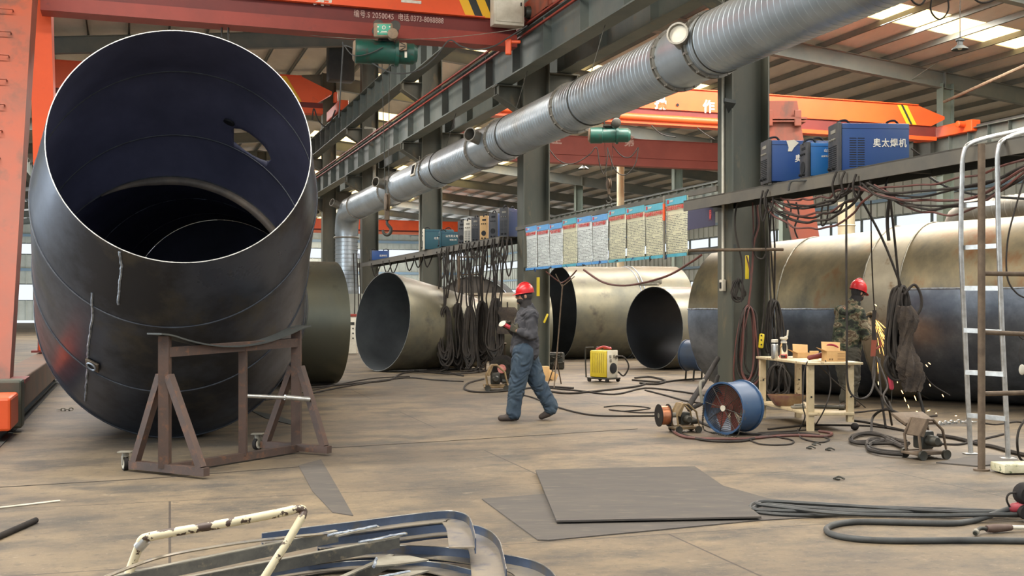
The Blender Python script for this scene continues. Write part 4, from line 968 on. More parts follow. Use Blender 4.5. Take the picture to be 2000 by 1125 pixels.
# ============================================================ table
TA = math.radians(8); tw = Vector((math.cos(TA), math.sin(TA), 0)); tl = Vector((-math.sin(TA), math.cos(TA), 0)); T0_ = Vector((3.46, 13.15, 0)); RT = Matrix.Rotation(TA, 3, 'Z')
def TP(u, v, z): return T0_+tw*u+tl*v+UP*z
tb = thing('work_table', 'scuffed cream work table beside the nearest column', 'table', TP(.4, .85, 0))
k = MB(); k.bbox(TP(.32, .82, .79), (.68, 1.72, .03), RT, .006); k.build('table_top', m_tabl, tb)
for (u, v) in ((.04, .04), (.53, .04), (.04, 1.6), (.53, 1.6)):
    k = MB(); k.beam(TP(u, v, 0.1 if (u, v) == (.53, .04) else 0), TP(u, v, .775), .075, .06, tl); g_ = k.build('leg', m_tabl, tb, smooth=False)
    k = MB(); k.cyl(TP(u, v-.035, .5 if v > 1 else .4), TP(u, v-.032, .5 if v > 1 else .4), .012, 10); k.build('bolt_hole', m_vent, g_)
    if (u, v) == (.53, .04):
        k = MB(); k.sph(TP(u+.06, v, .045), (.05, .05, .045), 10); k.build('foot_castor', m_blk, g_)
k = MB(); k.bbox(TP(.285, .82, .20), (.56, 1.66, .035), RT, .006); k.build('lower_shelf', m_tabl, tb)
zt = .806
def at_table(px, py): # point of the table top under a picture position
    Y = (HC-zt)*F/(py-600); return Vector(((px-1000)/F*Y, Y, zt))
# thermos and jar
p = TP(.12, 1.45, zt); p = Vector(((1513-1000)/F*14.2, 14.2, zt))
t_ = thing('thermos_flask', 'steel thermos flask with black band standing on the table', 'flask', p)
k = MB(); k.lathe([(0, .04), (.005, .043), (.17, .043), (.18, .038)], p, UP, 24); k.build('body', m_chr, t_)
k = MB(); k.lathe([(.18, .038), (.2, .038)], p, UP, 24); k.build('band', m_vent, t_)
k = MB(); k.lathe([(.2, .042), (.235, .042), (.24, .036)], p, UP, 24); k.build('lid', m_white, t_)
p = Vector(((1531-1000)/F*14.1, 14.1, zt))
t_ = thing('glass_jar', 'glass jar with white spout lid standing right of the thermos', 'jar', p)
mg = bpy.data.materials.new('clear glass'); mg.use_nodes = True; _g = mg.node_tree.nodes['Principled BSDF']; _g.inputs['Transmission Weight'].default_value = 1; _g.inputs['Roughness'].default_value = .05; _g.inputs['IOR'].default_value = 1.3; _g.inputs['Base Color'].default_value = (.85, .9, .9, 1)
k = MB(); k.lathe([(0, .05), (.16, .05), (.19, .035), (.2, .035)], p, UP, 24); k.build('jar_body', mg, t_)
k = MB(); k.lathe([(.195, .038), (.215, .038)], p, UP, 24); k.lathe([(.23, .03), (.25, .05), (.27, .05)], p, UP, 24); k.build('lid', m_white, t_)
k = MB(); k.lathe([(.215, .032), (.23, .032)], p, UP, 16); k.build('neck', m_chr, t_)
k = MB(); k.tube(cr([p+Vector((.01, 0, .27)), p+Vector((.04, 0, .28)), p+Vector((.048, 0, .33)), p+Vector((.05, 0, .36))], 4), .011, 8); k.build('spout', m_white, t_)
# tape measure / red meter
p = at_table(1540, 701)+Vector((0, .25, 0)); k = MB(); k.bbox(p+UP*.02, (.1, .07, .04), Matrix.Rotation(.3, 3, 'Z'), .012); r_ = tag(k.build('tape_measure', M('red plastic', (190, 56, 40), None, rough=.4)), 'red tape measure on the table front of the jar', 'tape measure')
k = MB(); k.bbox(p+Vector((.01, -.038, .02)), (.05, .006, .02), Matrix.Rotation(.3, 3, 'Z'), .003); k.build('display', m_vent, r_)
def carton(name, label, p, sx, sy, sz, rz, open_=True, flaps=True):
    c = thing(name, label, 'box', p, rz); R = Matrix.Rotation(rz, 3, 'Z'); q = Vector(p); t = .005
    def o(a, b, cc): return q+R@Vector((a, b, cc))
    k = MB(); k.box(o(0, 0, t/2), (sx, sy, t), R)
    for (a, b, wx, wy) in ((-sx/2, 0, t, sy), (sx/2, 0, t, sy), (0, -sy/2, sx, t), (0, sy/2, sx, t)): k.box(o(a, b, sz/2), (wx, wy, sz), R)
    k.build('carton_body', m_card, c, smooth=False)
    if flaps:
        k = MB(); k.prism([o(-sx/2, sy/2, sz), o(sx/2, sy/2, sz), o(sx/2+.02, sy/2+.05, sz+.1), o(-sx/2+.02, sy/2+.06, sz+.11)], (0, .004, 0)); k.build('flap', m_card, c, smooth=False)
        k = MB(); k.prism([o(-sx/2, -sy/2, sz), o(-sx/2, sy/2, sz), o(-sx/2-.07, sy/2, sz+.04), o(-sx/2-.08, -sy/2, sz+.03)], (0, 0, .004)); k.build('flap', m_card, c, smooth=False)
    else:
        k = MB(); k.box(o(0, 0, sz-t/2), (sx, sy, t), R); k.build('flap', m_card, c, smooth=False)
    return c, o
p = at_table(1572, 699)+Vector((0, .1, 0)); carton('carton', 'open flat cardboard box with ragged flaps in the middle of the table', p, .2, .16, .06, .15)
p = Vector(((1590-1000)/F*14.0, 14.0, zt)); carton('carton', 'small carton behind the open flat box', p, .1, .1, .1, -.2, flaps=False)
p = Vector(((1628-1000)/F*13.45, 13.45, zt)); c_, o_ = carton('carton', 'cardboard box with one flap raised at the table corner', p, .23, .16, .12, .12)
k = MB()
for q in range(5): k.box(o_(.06, -.082, .02+.018*q), (.09, .002, .005), Matrix.Rotation(.12, 3, 'Z'))
for q in (-.08, -.05): k.box(o_(q, -.082, .025), (.018, .002, .022), Matrix.Rotation(.12, 3, 'Z'))
k.build('printed_lines', M('brown print', (110, 84, 56), None, rough=.8), c_, smooth=False)
# angle grinder
g = thing('angle_grinder', 'red brown angle grinder lying on the table before the cartons', 'grinder', Vector(((1595-1000)/F*13.5, 13.5, zt)))
a = Vector(((1578-1000)/F*13.5, 13.5, zt+.035)); b = Vector(((1612-1000)/F*13.55, 13.55, zt+.075))
k = MB(); d = b-a; k.lathe([(0, .02), (.01, .028), (d.length*.5, .03), (d.length, .04), (d.length+.01, .03)], a, d, 16); k.build('body', M('red brown plastic', (120, 48, 42), (96, 44, 40), 9, .5), g)
k = MB(); k.lathe([(0, .03), (.04, .045), (.06, .04)], b, d, 16); k.build('gear_head', m_iron, g)
k = MB(); c = b+Vector((.03, .02, .06)); k.tube([c+Vector((math.cos(t)*.09+.04, 0, math.sin(t)*.055)) for t in [PI*1.1-PI*1.1*i/12 for i in range(13)]], .014, 8); k.build('guard', M('deep red paint', (150, 34, 50), (120, 40, 48), 5, .4), g)
# lower shelf items
k = MB(); p = TP(.12, .95, .22); pp = [p+Vector((-.16, -.1, .12)), p+Vector((.16, -.1, .13)), p+Vector((.12, .02, 0)), p+Vector((-.14, .02, 0))]; 
k.loft([[p+Vector((-.22, -.12, .13)), p+Vector((.2, -.16, .13)), p+Vector((.2, .14, .13)), p+Vector((-.22, .16, .13))], [p+Vector((-.14, -.09, .0)), p+Vector((.13, -.1, .0)), p+Vector((.13, .1, .0)), p+Vector((-.14, .1, .0))]], False); k.f.append((4, 5, 6, 7))
o = k.build('metal_tray', M('dark red worn tray', (92, 44, 40), (120, 96, 60), 5, .6)); md = o.modifiers.new('s', 'SOLIDIFY'); md.thickness = .006; tag(o, 'dark red metal tray on the lower shelf of the table', 'tray')
k = MB(); k.cyl(TP(.22, .45, .25), TP(.5, .28, .25), .025, 12); k.cyl(TP(.5, .28, .25), TP(.56, .25, .25), .032, 12); tag(k.build('torch', m_iron), 'dark torch handle on the lower shelf', 'tool')
k = MB(); k.bbox(TP(.1, .55, .235), (.16, .1, .03), RT, .01); k.cyl(TP(.05, .55, .26), TP(.2, .6, .26), .012, 8); tag(k.build('clamp_tool', m_fgr), 'grey clamp on the lower shelf before the tray', 'tool')
# ============================================================ drum fans
def fan(label, cen, axd, r, L, mt, stand=False, bl=m_redf):
    a = Vector(axd).normalized(); f = thing('drum_fan', label, 'fan', (cen.x, cen.y, cen.z-r))
    k = MB(); k.lathe([(0, r-.004), (0, r+.015), (.02, r+.015), (.022, r), (L-.022, r), (L-.02, r+.015), (L, r+.015), (L, r-.004), (L-.02, r-.012), (.02, r-.012), (0, r-.004)], cen, a, 48, cap=False); k.build('drum', mt, f)
    k = MB(); n = 13
    for i in range(n): k.ring(cen+a*.012, a, r*(.13+.85*i/(n-1)), .0038, 40, 4)
    x = a.cross(UP).normalized(); y = a.cross(x)
    for i in range(4):
        t = PI/4*i+.2; d = x*math.cos(t)+y*math.sin(t); k.cyl(cen-d*r+a*.008, cen+d*r+a*.008, .004, 5)
    k.build('front_grille', m_iron, f)
    k = MB()
    for i in range(9): k.ring(cen+a*(L-.012), a, r*(.13+.85*i/8), .0028, 32, 4)
    k.build('rear_grille', m_iron, f)
    for i in range(6):
        t = 2*PI*i/6+.3; d = x*math.cos(t)+y*math.sin(t); s = a.cross(d); k = MB()
        k.prism([cen+a*(L*.35)+d*r*.16-s*.03, cen+a*(L*.3)+d*r*.9-s*.1, cen+a*(L*.5)+d*r*.92+s*.1, cen+a*(L*.45)+d*r*.16+s*.04], a*.004); k.build('blade', bl, f)
    k = MB(); k.lathe([(L*.25, .04), (L*.28, r*.2), (L*.6, r*.24), (L*.8, r*.24), (L*.82, .04)], cen, a, 24); k.build('motor', bl, f)
    k = MB(); k.lathe([(-.006, r*.12), (.006, r*.12)], cen, a, 24); k.build('badge', m_white, f)
    return f, a, x, y
cF_ = P(1412, 800, 12.75); cF_.z = .305
f1, a_, x_, y_ = fan('blue drum fan with rusty blades at the foot of the nearest column', cF_, (.77, .63, .03), .285, .36, M('worn blue paint', (44, 76, 112), (58, 84, 114), 3, .45, 0, c3=(92, 92, 92), thr3=(.6, .7)))
k = MB(); q = cF_+Vector((-.23, .03, .18)); k.tube(cr([q+Vector((0, 0, -.12)), q+Vector((-.02, 0, .02)), q+Vector((-.015, .02, .11)), q+Vector((.03, .05, .13))], 5), .018, 8); k.build('bracket', m_fgr, f1)
cG_ = P(1352, 697, 22.0); cG_ = P(1376, 695, 22.2); 
f2, a_, x_, y_ = fan('older blue drum fan on a stand beside the long tank', cG_, (-.72, .69, 0), .3, .42, M('dusty dark blue paint', (52, 72, 100), (60, 70, 84), 3, .5), bl=m_iron)
k = MB()
for (dx, dy) in ((-.2, 0), (.12, 0), (-.3, .35), (.02, .35)):
    k.cyl((cG_.x+dx, cG_.y+dy, cG_.z-.2), (cG_.x+dx-.02, cG_.y+dy, 0), .018, 8)
k.beam(Vector((cG_.x-.2, cG_.y, cG_.z-.28)), Vector((cG_.x+.12, cG_.y, cG_.z-.28)), .03, .03); k.build('stand', m_iron, f2)
# ============================================================ welding machines
def welder(label, c, w, d, h, rz, body, front, face='w', handle=True, writing=None, vents=True, group=None, wcol=m_wtext, emblem=False, sidevents=True):
    """body: w along local x (front to back), d across, h tall. front face at -x, lettering on the -y side"""
    t = thing('welding_machine', label, 'welding machine', c, rz, group); R = Matrix.Rotation(rz, 3, 'Z'); c = Vector(c)
    X = R@Vector((1, 0, 0)); Yv = R@Vector((0, 1, 0))
    def o(a, b, z): return c+X*a+Yv*b+UP*z
    k = MB(); k.bbox(o(.02, 0, h/2+.015), (w-.04, d, h-.03), R, .008); k.build('casing', body, t)
    k = MB(); k.bbox(o(.02, 0, h-.1*h), (w-.03, d+.008, .006), R, .003); k.build('lid_seam', m_bweld, t)
    k = MB(); k.bbox(o(-w/2+.01, 0, h/2+.01), (.05, d+.016, h+.006), R, .012); fp = k.build('front_panel', front, t)
    k = MB()
    if face == 'w':
        for i in range(12):
            for s in (-1, 1): k.box(o(-w/2-.018, s*d*.22, h*(.1+.042*i)), (.008, d*.36, .008), R)
    elif face == 'fan':
        k.lathe([(0, d*.3), (.012, d*.3)], o(-w/2-.012, 0, h*.32), -X, 24)
    k.build('front_vent', m_vent, fp, smooth=False)
    k = MB()
    for i in range(3): k.lathe([(0, .014), (.02, .012)], o(-w/2-.014, d*(-.25+.25*i), h*.7), -X, 10)
    k.box(o(-w/2-.017, -.06*d, h*.86), (.006, d*.5, h*.07), R); k.build('control_knobs', m_fgr if face != 'fan' else m_vent, fp)
    k = MB(); k.lathe([(0, .018), (.04, .016)], o(-w/2-.014, d*.2, h*.12), -X, 10); k.lathe([(0, .018), (.04, .016)], o(-w/2-.014, -d*.2, h*.12), -X, 10); k.build('cable_sockets', m_vent, fp)
    if handle:
        for q in ((-w*.32,) if w < .5 else (-w*.36, w*.34)):
            k = MB(); k.tube(cr([o(q-.09, 0, h-.01), o(q-.06, 0, h+.045), o(q+.03, 0, h+.06), o(q+.09, 0, h-.01)], 5), .014, 8); k.build('handle', m_vent, t)
    if sidevents:
        k = MB()
        for i in range(13):
            for s in (0, 1): k.box(o(-w*.30+s*.1, -d/2-.001, h*(.14+.047*i)), (.082, .008, .009), R)
        k.build('side_louvres', m_vent, t, smooth=False)
    if writing:
        for (s_, sz, a, z) in writing: text(s_, sz, o(a, -d/2-.004, z), X, UP, wcol, t, bold=.0012*sz/.08, ext=.002, fit=len(s_)*sz*.93, space=1.15)
    k = MB()
    for sx in (-1, 1):
        for sy in (-1, 1): k.box(o(sx*w*.4, sy*d*.38, .008), (.05, .04, .016), R)
    k.build('feet', m_vent, t, smooth=False)
    return t, o
SH = 3.05
Yw = 13.5
welder('big blue welding machine, rightmost on the shelf, white characters and louvres on its side', (P(1697, 0, 13.65).x, 13.65, SH), .86, .34, .60, math.radians(3), m_bwel, m_front, writing=[('奥太焊机', .11, .19, .36)])
welder('blue welding machine with torn white sticker, leftmost on the near shelf', (P(1556, 0, 14.75).x, 14.75, SH), .84, .32, .56, math.radians(4), m_bwel, m_front, writing=[('奥太焊机', .105, .12, .32)], sidevents=False)
welder('lighter blue welding machine with fan front between two darker ones', (P(1603, 0, 14.1).x, 14.1, SH), .42, .26, .44, math.radians(4), M('bright blue machine enamel', (28, 92, 156), (36, 100, 150), 2, .4), m_front, 'fan', writing=[('山东华天', .045, .08, .34), ('山东华天电源科技', .026, .06, .27)], sidevents=False)
k = MB(); q = (P(1536, 288, 14.57)); k.prism([q+Vector((0, 0, .09)), q+Vector((.1, 0, .1)), q+Vector((.16, 0, .06)), q+Vector((.1, 0, 0)), q+Vector((.07, 0, -.05)), q+Vector((.02, 0, -.05)), q+Vector((.03, 0, 0))], (0, .006, 0))
tag(k.build('torn_sticker', m_white, smooth=False), 'torn white sticker on the leftmost near welding machine', 'sticker')
def onshelf(px, s=8.25): Y, t = st_of(px, s); return S(s, t, 3.05), Y
lw = [(742, .62, .3, .36, 'blue welding machine far along the shelf, beside the fourth column', m_bwel, m_front, [('北京时代', .07, .12, .18)], 5),
      (856, .85, .3, .58, 'dark green welding machine with a pale front on the far shelf', m_teal, m_white, [('北京时代', .07, 0, .33)], 8),
      (884, .7, .3, .42, 'teal welding machine with two lines of writing on the far shelf', m_teal, m_teal, [('山东奥太电气', .07, 0, .3), ('有限公司', .05, 0, .2)], 8)]
for (px, w, d, h, lb, b, f, wr, rz) in lw:
    p, Y = onshelf(px); welder(lb, p, w, d, h, math.radians(rz), b, f, 'fan', True, wr, sidevents=False)
for (px, h, lb, b, f, fc) in ((907, .62, 'narrow dark welding machine, first of the six at the shelf end', m_bweld, m_front, 'fan'), (919, .60, 'cream fronted welding machine with vertical slots in the six', m_bweld, m_white, 'w'),
                              (934, .62, 'blue welding machine with grey grille, third of the six', m_bwel, m_front, 'w'), (951, .60, 'welding machine with cream front and round fan, fourth of the six', m_bwel, m_card, 'fan'),
                              (969, .62, 'blue welding machine with fan front, fifth of the six', m_bwel, m_front, 'fan'), (990, .68, 'tallest welding machine of the six, against the second column', m_bweld, m_front, 'w')):
    p, Y = onshelf(px); p = p-UP*.02; welder(lb, p+Vector((.05, .1, .02)), .5, .21, h, math.radians(62), b, f, fc, True, None, sidevents=False)
# red lamp on the far blue machine
# ============================================================ shelves for the machines
m_shelf = M('dusty shelf beam', (104, 98, 86), (84, 82, 76), 1.6, .65, .15)
def shelf(label, t0, t1, s=8.15, z=3.05, w=.5):
    b = thing('machine_shelf', label, 'shelf', S(s, t0, z-.16))
    k = MB(); k.beam(S(s-w/2, t0, z-.08), S(s-w/2, t1, z-.08), .02, .16); k.beam(S(s-w/2+.04, t0, z-.01), S(s-w/2+.04, t1, z-.01), .1, .016); k.build('front_channel', m_shelf, b, smooth=False)
    k = MB(); k.beam(S(s, t0, z-.008), S(s, t1, z-.008), w, .012); k.beam(S(s+w/2, t0, z-.08), S(s+w/2, t1, z-.08), .02, .15); k.build('deck', m_beamd, b, smooth=False)
    t = t0+.3; 
    while t < t1: k = MB(); k.beam(S(s-w/2, t, z-.1), S(s+w/2, t, z-.1), .05, .05); k.build('cross_bar', m_beamd, b, smooth=False); t += 1.5
    return b
shelf('long machine shelf leading from the nearest column over the ladder to the right edge', 5.5, 15.2)
shelf('machine shelf between the second and fourth columns', 24.1, 40.8)
k = MB(); k.beam(S(8.3, 14.9, 3.22), S(8.3, 24.1, 3.22), .04, .08); tag(k.build('poster_rail', m_shelf, smooth=False), 'upper rail between nearest and second column that carries the posters', 'rail')
k = MB(); k.beam(S(8.36, 14.5, 2.32), S(8.36, 24.1, 2.3), .04, .09); tag(k.build('poster_rail', m_beamd, smooth=False), 'lower rail behind the posters', 'rail')
k = MB(); k.cyl(P(1345, 489, 15.9), P(1530, 487, 15.9), .022, 8); tag(k.build('steel_bar', m_rust), 'rusty horizontal bar across the nearest column under the posters rail', 'bar')
# ============================================================ posters
def poster_mat(tone):
    m = bpy.data.materials.new('printed poster sheet'); m.use_nodes = True; nt = m.node_tree; b = nt.nodes['Principled BSDF']; b.inputs['Roughness'].default_value = .3
    tc = nt.nodes.new('ShaderNodeTexCoord'); mp = nt.nodes.new('ShaderNodeMapping'); nt.links.new(tc.outputs['Object'], mp.inputs[0]); mp.inputs['Scale'].default_value = (26, 26, 26)
    sx = nt.nodes.new('ShaderNodeSeparateXYZ'); nt.links.new(tc.outputs['Object'], sx.inputs[0])
    def math_(op, a, b_=None):
        n = nt.nodes.new('ShaderNodeMath'); n.operation = op
        for i, v in enumerate((a, b_)):
            if v is None: continue
            if isinstance(v, (int, float)): n.inputs[i].default_value = v
            else: nt.links.new(v, n.inputs[i])
        return n.outputs[0]
    fr = math_('FRACT', math_('MULTIPLY', sx.outputs['Z'], 36.0)); line = math_('LESS_THAN', fr, .42)
    # broken up into characters and words, different on every line
    fl = math_('FLOOR', math_('MULTIPLY', sx.outputs['Z'], 36.0))
    cx = nt.nodes.new('ShaderNodeCombineXYZ'); nt.links.new(math_('MULTIPLY', math_('ADD', sx.outputs['X'], sx.outputs['Y']), 60.0), cx.inputs[0]); nt.links.new(math_('MULTIPLY', fl, 7.3), cx.inputs[1])
    nz = nt.nodes.new('ShaderNodeTexNoise'); nz.inputs['Scale'].default_value = 1.3; nz.inputs['Detail'].default_value = 1; nt.links.new(cx.outputs[0], nz.inputs['Vector'])
    cx2 = nt.nodes.new('ShaderNodeCombineXYZ'); nt.links.new(math_('MULTIPLY', math_('ADD', sx.outputs['X'], sx.outputs['Y']), 4.0), cx2.inputs[0]); nt.links.new(math_('MULTIPLY', fl, 3.1), cx2.inputs[1])
    nz2 = nt.nodes.new('ShaderNodeTexNoise'); nz2.inputs['Scale'].default_value = 1; nt.links.new(cx2.outputs[0], nz2.inputs['Vector'])
    f = math_('MULTIPLY', math_('MULTIPLY', line, math_('GREATER_THAN', nz.outputs[0], .45)), math_('GREATER_THAN', nz2.outputs[0], .4))
    zlo = math_('GREATER_THAN', sx.outputs['Z'], .06); zhi = math_('LESS_THAN', sx.outputs['Z'], .68)
    f = math_('MULTIPLY', f, math_('MULTIPLY', zlo, zhi))
    x = nt.nodes.new('ShaderNodeMix'); x.data_type = 'RGBA'; nt.links.new(f, x.inputs['Factor']); x.inputs[6].default_value = (*srgb(tone), 1); x.inputs[7].default_value = (*srgb((92, 94, 90)), 1)
    nt.links.new(x.outputs[2], b.inputs['Base Color']); return m
pm = [poster_mat((216, 220, 214)), poster_mat((208, 204, 172))]
m_hd = M('teal poster header', (60, 150, 168), (90, 170, 186), 4, .4); m_hb = M('blue poster header', (70, 140, 200), (100, 160, 210), 4, .4)
edges = [(1028, 1049, 0, 0), (1050, 1073, 0, 0), (1074, 1099, 0, 0), (1100, 1127, 1, 1), (1128, 1156, 0, 0), (1157, 1188, 0, 0), (1190, 1223, 1, 1), (1224, 1260, 1, 1), (1261, 1297, 1, 1), (1302, 1343, 1, 1)]
titles = ['电焊机安全操作规程', '砂轮机安全操作规程', '气瓶安全操作规程', '剪板机安全操作规程', '行车安全操作规程', '焊工安全操作规程', '卷板机安全操作规程', '起重工安全操作规程', '半自动焊安全操作规程', '液压机安全操作规程']
pos = ['first from the left beside the second column', 'second from the left', 'third from the left', 'fourth from the left, with a teal header', 'fifth from the left', 'sixth from the left, tilted header', 'seventh from the left', 'third from the right', 'second from the right', 'last at the right, with a torn corner']
for i, (x0, x1, a, b) in enumerate(edges):
    s = 8.26; t0 = st_of(x0, s)[1]; t1 = st_of(x1, s)[1]; tm = (t0+t1)/2; w_ = abs(t0-t1)-.01; zb = 2.25; zh = 3.2-(.02*(i % 3))
    pr = thing('poster', ('cream' if b else 'white')+' safety rule poster, '+pos[i], 'poster', S(s, tm, zb), 0, None)
    hgt = zh-zb
    N = 10; vs = []; th = .004
    k = MB()
    for r_ in range(N+1):
        for c in range(N+1):
            u = c/N-.5; v = r_/N; bow = .012*math.sin(3*u+i)+.012*math.sin(5*v+i*1.7); zz = zb+hgt*v
            if r_ == 0: zz += random.uniform(0, .035)
            vs.append(S(s+bow*.5, tm+w_*u, zz))
    fs = [(r_*(N+1)+c, r_*(N+1)+c+1, (r_+1)*(N+1)+c+1, (r_+1)*(N+1)+c) for r_ in range(N) for c in range(N)]
    k.add(vs, fs); sh_ = k.build('sheet', pm[b], pr); md = sh_.modifiers.new('s', 'SOLIDIFY'); md.thickness = .004
    k = MB(); k.beam(S(s-.015, tm-w_/2, zh-.055), S(s-.015, tm+w_/2, zh-.055), .008, .11); hd = k.build('header_band', m_hd if a else m_hb, pr, smooth=False)
    k = MB(); k.beam(S(s-.015, tm-w_/2, zb+.03), S(s-.015, tm+w_/2, zb+.03), .006, .05); k.build('footer_band', m_hd if a else m_hb, pr, smooth=False)
    k = MB(); k.box(S(s-.022, tm+w_*.38, zh-.05), (.006, .05, .06), Matrix.Rotation(ROWZ, 3, 'Z')); k.build('emblem', m_rtext, hd, smooth=False)
    text(titles[i], w_*.105, S(s-.022, tm, zh-.165), -D, UP, m_rtext, pr, 'title', .001, bold=.002)
    text('安全生产', .035, S(s-.024, tm+w_*.2, zh-.05), -D, UP, m_wtext, pr, 'header_lettering', .001, bold=.001)
# crumpled edges of tape under the posters
for j in range(9):
    px = 1045+j*32; Y, t = st_of(px, 8.26); k = MB(); q = S(8.24, t, 2.25)
    pts = [q+D*random.uniform(-.12, .12)+UP*random.uniform(-.05, .07) for _ in range(5)]; k.prism(pts, E*.01); tag(k.build('torn_tape', m_iron if j % 2 else m_bwel, smooth=False), 'scraps of dark and blue tape along the lower poster edges', 'tape', 'tape scraps under the posters')
# grey pipe with orange end between the last two posters
k = MB(); Y, t = st_of(1299, 8.2); k.cyl(S(8.18, t, 2.22), S(8.18, t, 3.25), .018, 10); pp_ = tag(k.build('signal_pole', m_fgr), 'slim grey pole with an orange top between the two rightmost posters', 'pole')
k = MB(); k.cyl(S(8.18, t, 2.85), S(8.18, t, 3.12), .022, 10); k.build('orange_sleeve', m_or, pp_)
# far banner
Y = 60; k = MB(); b0 = P(1335, 413, 48); b1 = P(1396, 401, 46); k.prism([P(1300, 420, 50), P(1397, 400, 46), P(1397, 440, 46), P(1300, 458, 50)], (0, .03, 0)); bn = tag(k.build('banner', M('navy banner cloth', (48, 48, 78), None, rough=.8), smooth=False), 'navy slogan banner with red characters right of the posters', 'banner')
bd = (P(1397, 420, 46)-P(1300, 439, 50)).normalized()
for ch, px, py in (('的', 1350, 430), ('品', 1357, 429), ('质', 1366, 427), ('国', 1377, 425), ('显', 1387, 423)):
    text(ch, .52, P(px, py, 50-(px-1300)/97*4)-Vector((0, .05, 0)), bd, UP, m_rtext, bn, bold=.012, squeeze=.42)
# ============================================================ ladder, pole, scaffold bars
ld = thing('steel_ladder', 'worn aluminium coloured ladder leaning on the shelf at the right', 'ladder', G(1928, 898))
Ya, Yb = 11.1, 10.75
r1 = [P(1896, 890, Ya), P(1893, 830, Ya+.0), P(1884, 640, Ya-.05), P(1877, 480, Ya-.1), P(1879, 340, Ya-.12), P(1882, 300, Ya-.12), P(1893, 282, Ya-.1), P(1925, 270, Ya+.05), P(1990, 255, Ya+.4), P(2060, 235, Ya+.7)]
r1[0].z = .012
r2 = [P(1969, 898, Yb), P(1965, 800, Yb), P(1957, 640, Yb-.02), P(1951, 480, Yb-.05), P(1948, 340, Yb-.07), P(1950, 290, Yb-.07), P(1963, 272, Yb-.02), P(2000, 258, Yb+.2), P(2060, 242, Yb+.4)]
r2[0].z = .012
for q in (r1, r2):
    k = MB(); k.tube(cr(q, 5), .024, 12); k.build('rail', m_chr, ld)
    k = MB(); k.bbox(q[0]+UP*-.003, (.13, .1, .012), None, .003); k.build('foot_plate', m_chr, ld)
for (xa, ya, xb, yb) in ((1878, 402, 1950, 396), (1879, 484, 1951, 480), (1881, 563, 1955, 563), (1884, 645, 1958, 649), (1887, 727, 1961, 731), (1891, 811, 1965, 818)):
    k = MB(); k.beam(P(xa, ya, Ya-.07), P(xb, yb, Yb-.04), .03, .045); k.build('rung', m_chr, ld, smooth=False)
pl_ = thing('steel_post', 'rusty round post standing behind the ladder on a small foot', 'post', P(1917, 922, 9.95)*1)
k = MB(); b = P(1917, 918, 10.0); b.z = 0.01; k.cyl(b, (b.x+.0, b.y, 2.9), .032, 14); k.build('post', m_rust, pl_)
k = MB(); k.cyl((b.x, b.y, 0), (b.x, b.y, .015), .07, 16); k.build('foot', m_rust, pl_)
for (y0, y1, lb) in ((534, 536, 'upper of the rusty scaffold bars right of the ladder'), (649, 655, 'middle rusty scaffold bar right of the ladder'), (770, 766, 'lowest rusty scaffold bar right of the ladder')):
    k = MB(); k.cyl((b.x, b.y+.04, P(0, y0, 10.0).z), P(2300, y1+(y1-y0)*1.7, 10.4), .022, 10); tag(k.build('scaffold_bar', m_rust), lb, 'bar')
k = MB(); q = G(1975, 925); k.bbox(q+Vector((.1, .05, .05)), (.42, .24, .075), Matrix.Rotation(.1, 3, 'Z'), .008); tag(k.build('foot_block', M('pale chipped block', (206, 200, 170), (170, 164, 130), 7, .6, 0, c3=(110, 118, 90), thr3=(.55, .62))), 'pale chipped block by the ladder foot at the right edge', 'block')
# ============================================================ control cabinet in the back
cc_ = thing('control_panel', 'cream electrical control panel with red top behind the brass toned shell', 'control panel', G(682, 691))
q = G(682, 692); k = MB(); k.bbox(q+UP*.6, (.5, .3, 1.15), None, .02); k.build('cabinet', m_cream if False else m_white, cc_); k = MB(); k.bbox(q+UP*1.2, (.54, .34, .08), None, .01); k.build('top_band', m_red, cc_)
k = MB()
for r_ in range(4):
    for c in range(3): k.lathe([(0, .025), (.02, .022)], q+Vector((-.14+.14*c, -.155, .5+.15*r_)), (0, -1, 0), 10)
k.build('push_buttons', m_vent, cc_)
k = MB(); k.box(q+Vector((0, -.155, .95)), (.36, .01, .09)); k.build('meter_strip', m_iron, cc_)
# ============================================================ yellow welding machine on cart
ym = thing('cart_welder', 'yellow sided welding machine on a small cart in the middle of the floor', 'welding machine', G(1180, 749))
q = G(1181, 747)+Vector((0, .25, 0)); Rm = Matrix.Rotation(-.75, 3, 'Z')
def o(a, b, z): return q+Rm@Vector((a, b, z))
k = MB(); k.bbox(o(0, 0, .35), (.42, .3, .52), Rm, .015); k.build('casing', m_yel, ym)
k = MB(); k.bbox(o(0, 0, .35), (.43, .28, .5), Rm, .015)
k = MB(); k.bbox(o(.0, -.16, .35), (.4, .03, .5), Rm, .01); k.build('louvred_side', m_yel, ym)
k = MB(); k.bbox(o(.215, 0, .35), (.03, .31, .53), Rm, .01); fp = k.build('front_panel', m_white, ym)
k = MB(); k.lathe([(0, .1), (.02, .1), (.03, .06)], o(.23, 0, .27), Rm@Vector((1, 0, 0)), 24); k.build('fan_grille', m_vent, fp)
k = MB()
for (a, b) in ((-.09, .5), (.03, .5), (.1, .48), (-.08, .42)): k.bbox(o(.24, a, b), (.02, .05, .06), Rm, .01)
k.build('switches', m_fgr, fp)
k = MB()
for i in range(7): k.box(o(-.14+.045*i, -.178, .37), (.008, .006, .38), Rm)
k.build('side_ribs', M('dull olive rib', (150, 134, 40), None, rough=.6), ym, smooth=False)
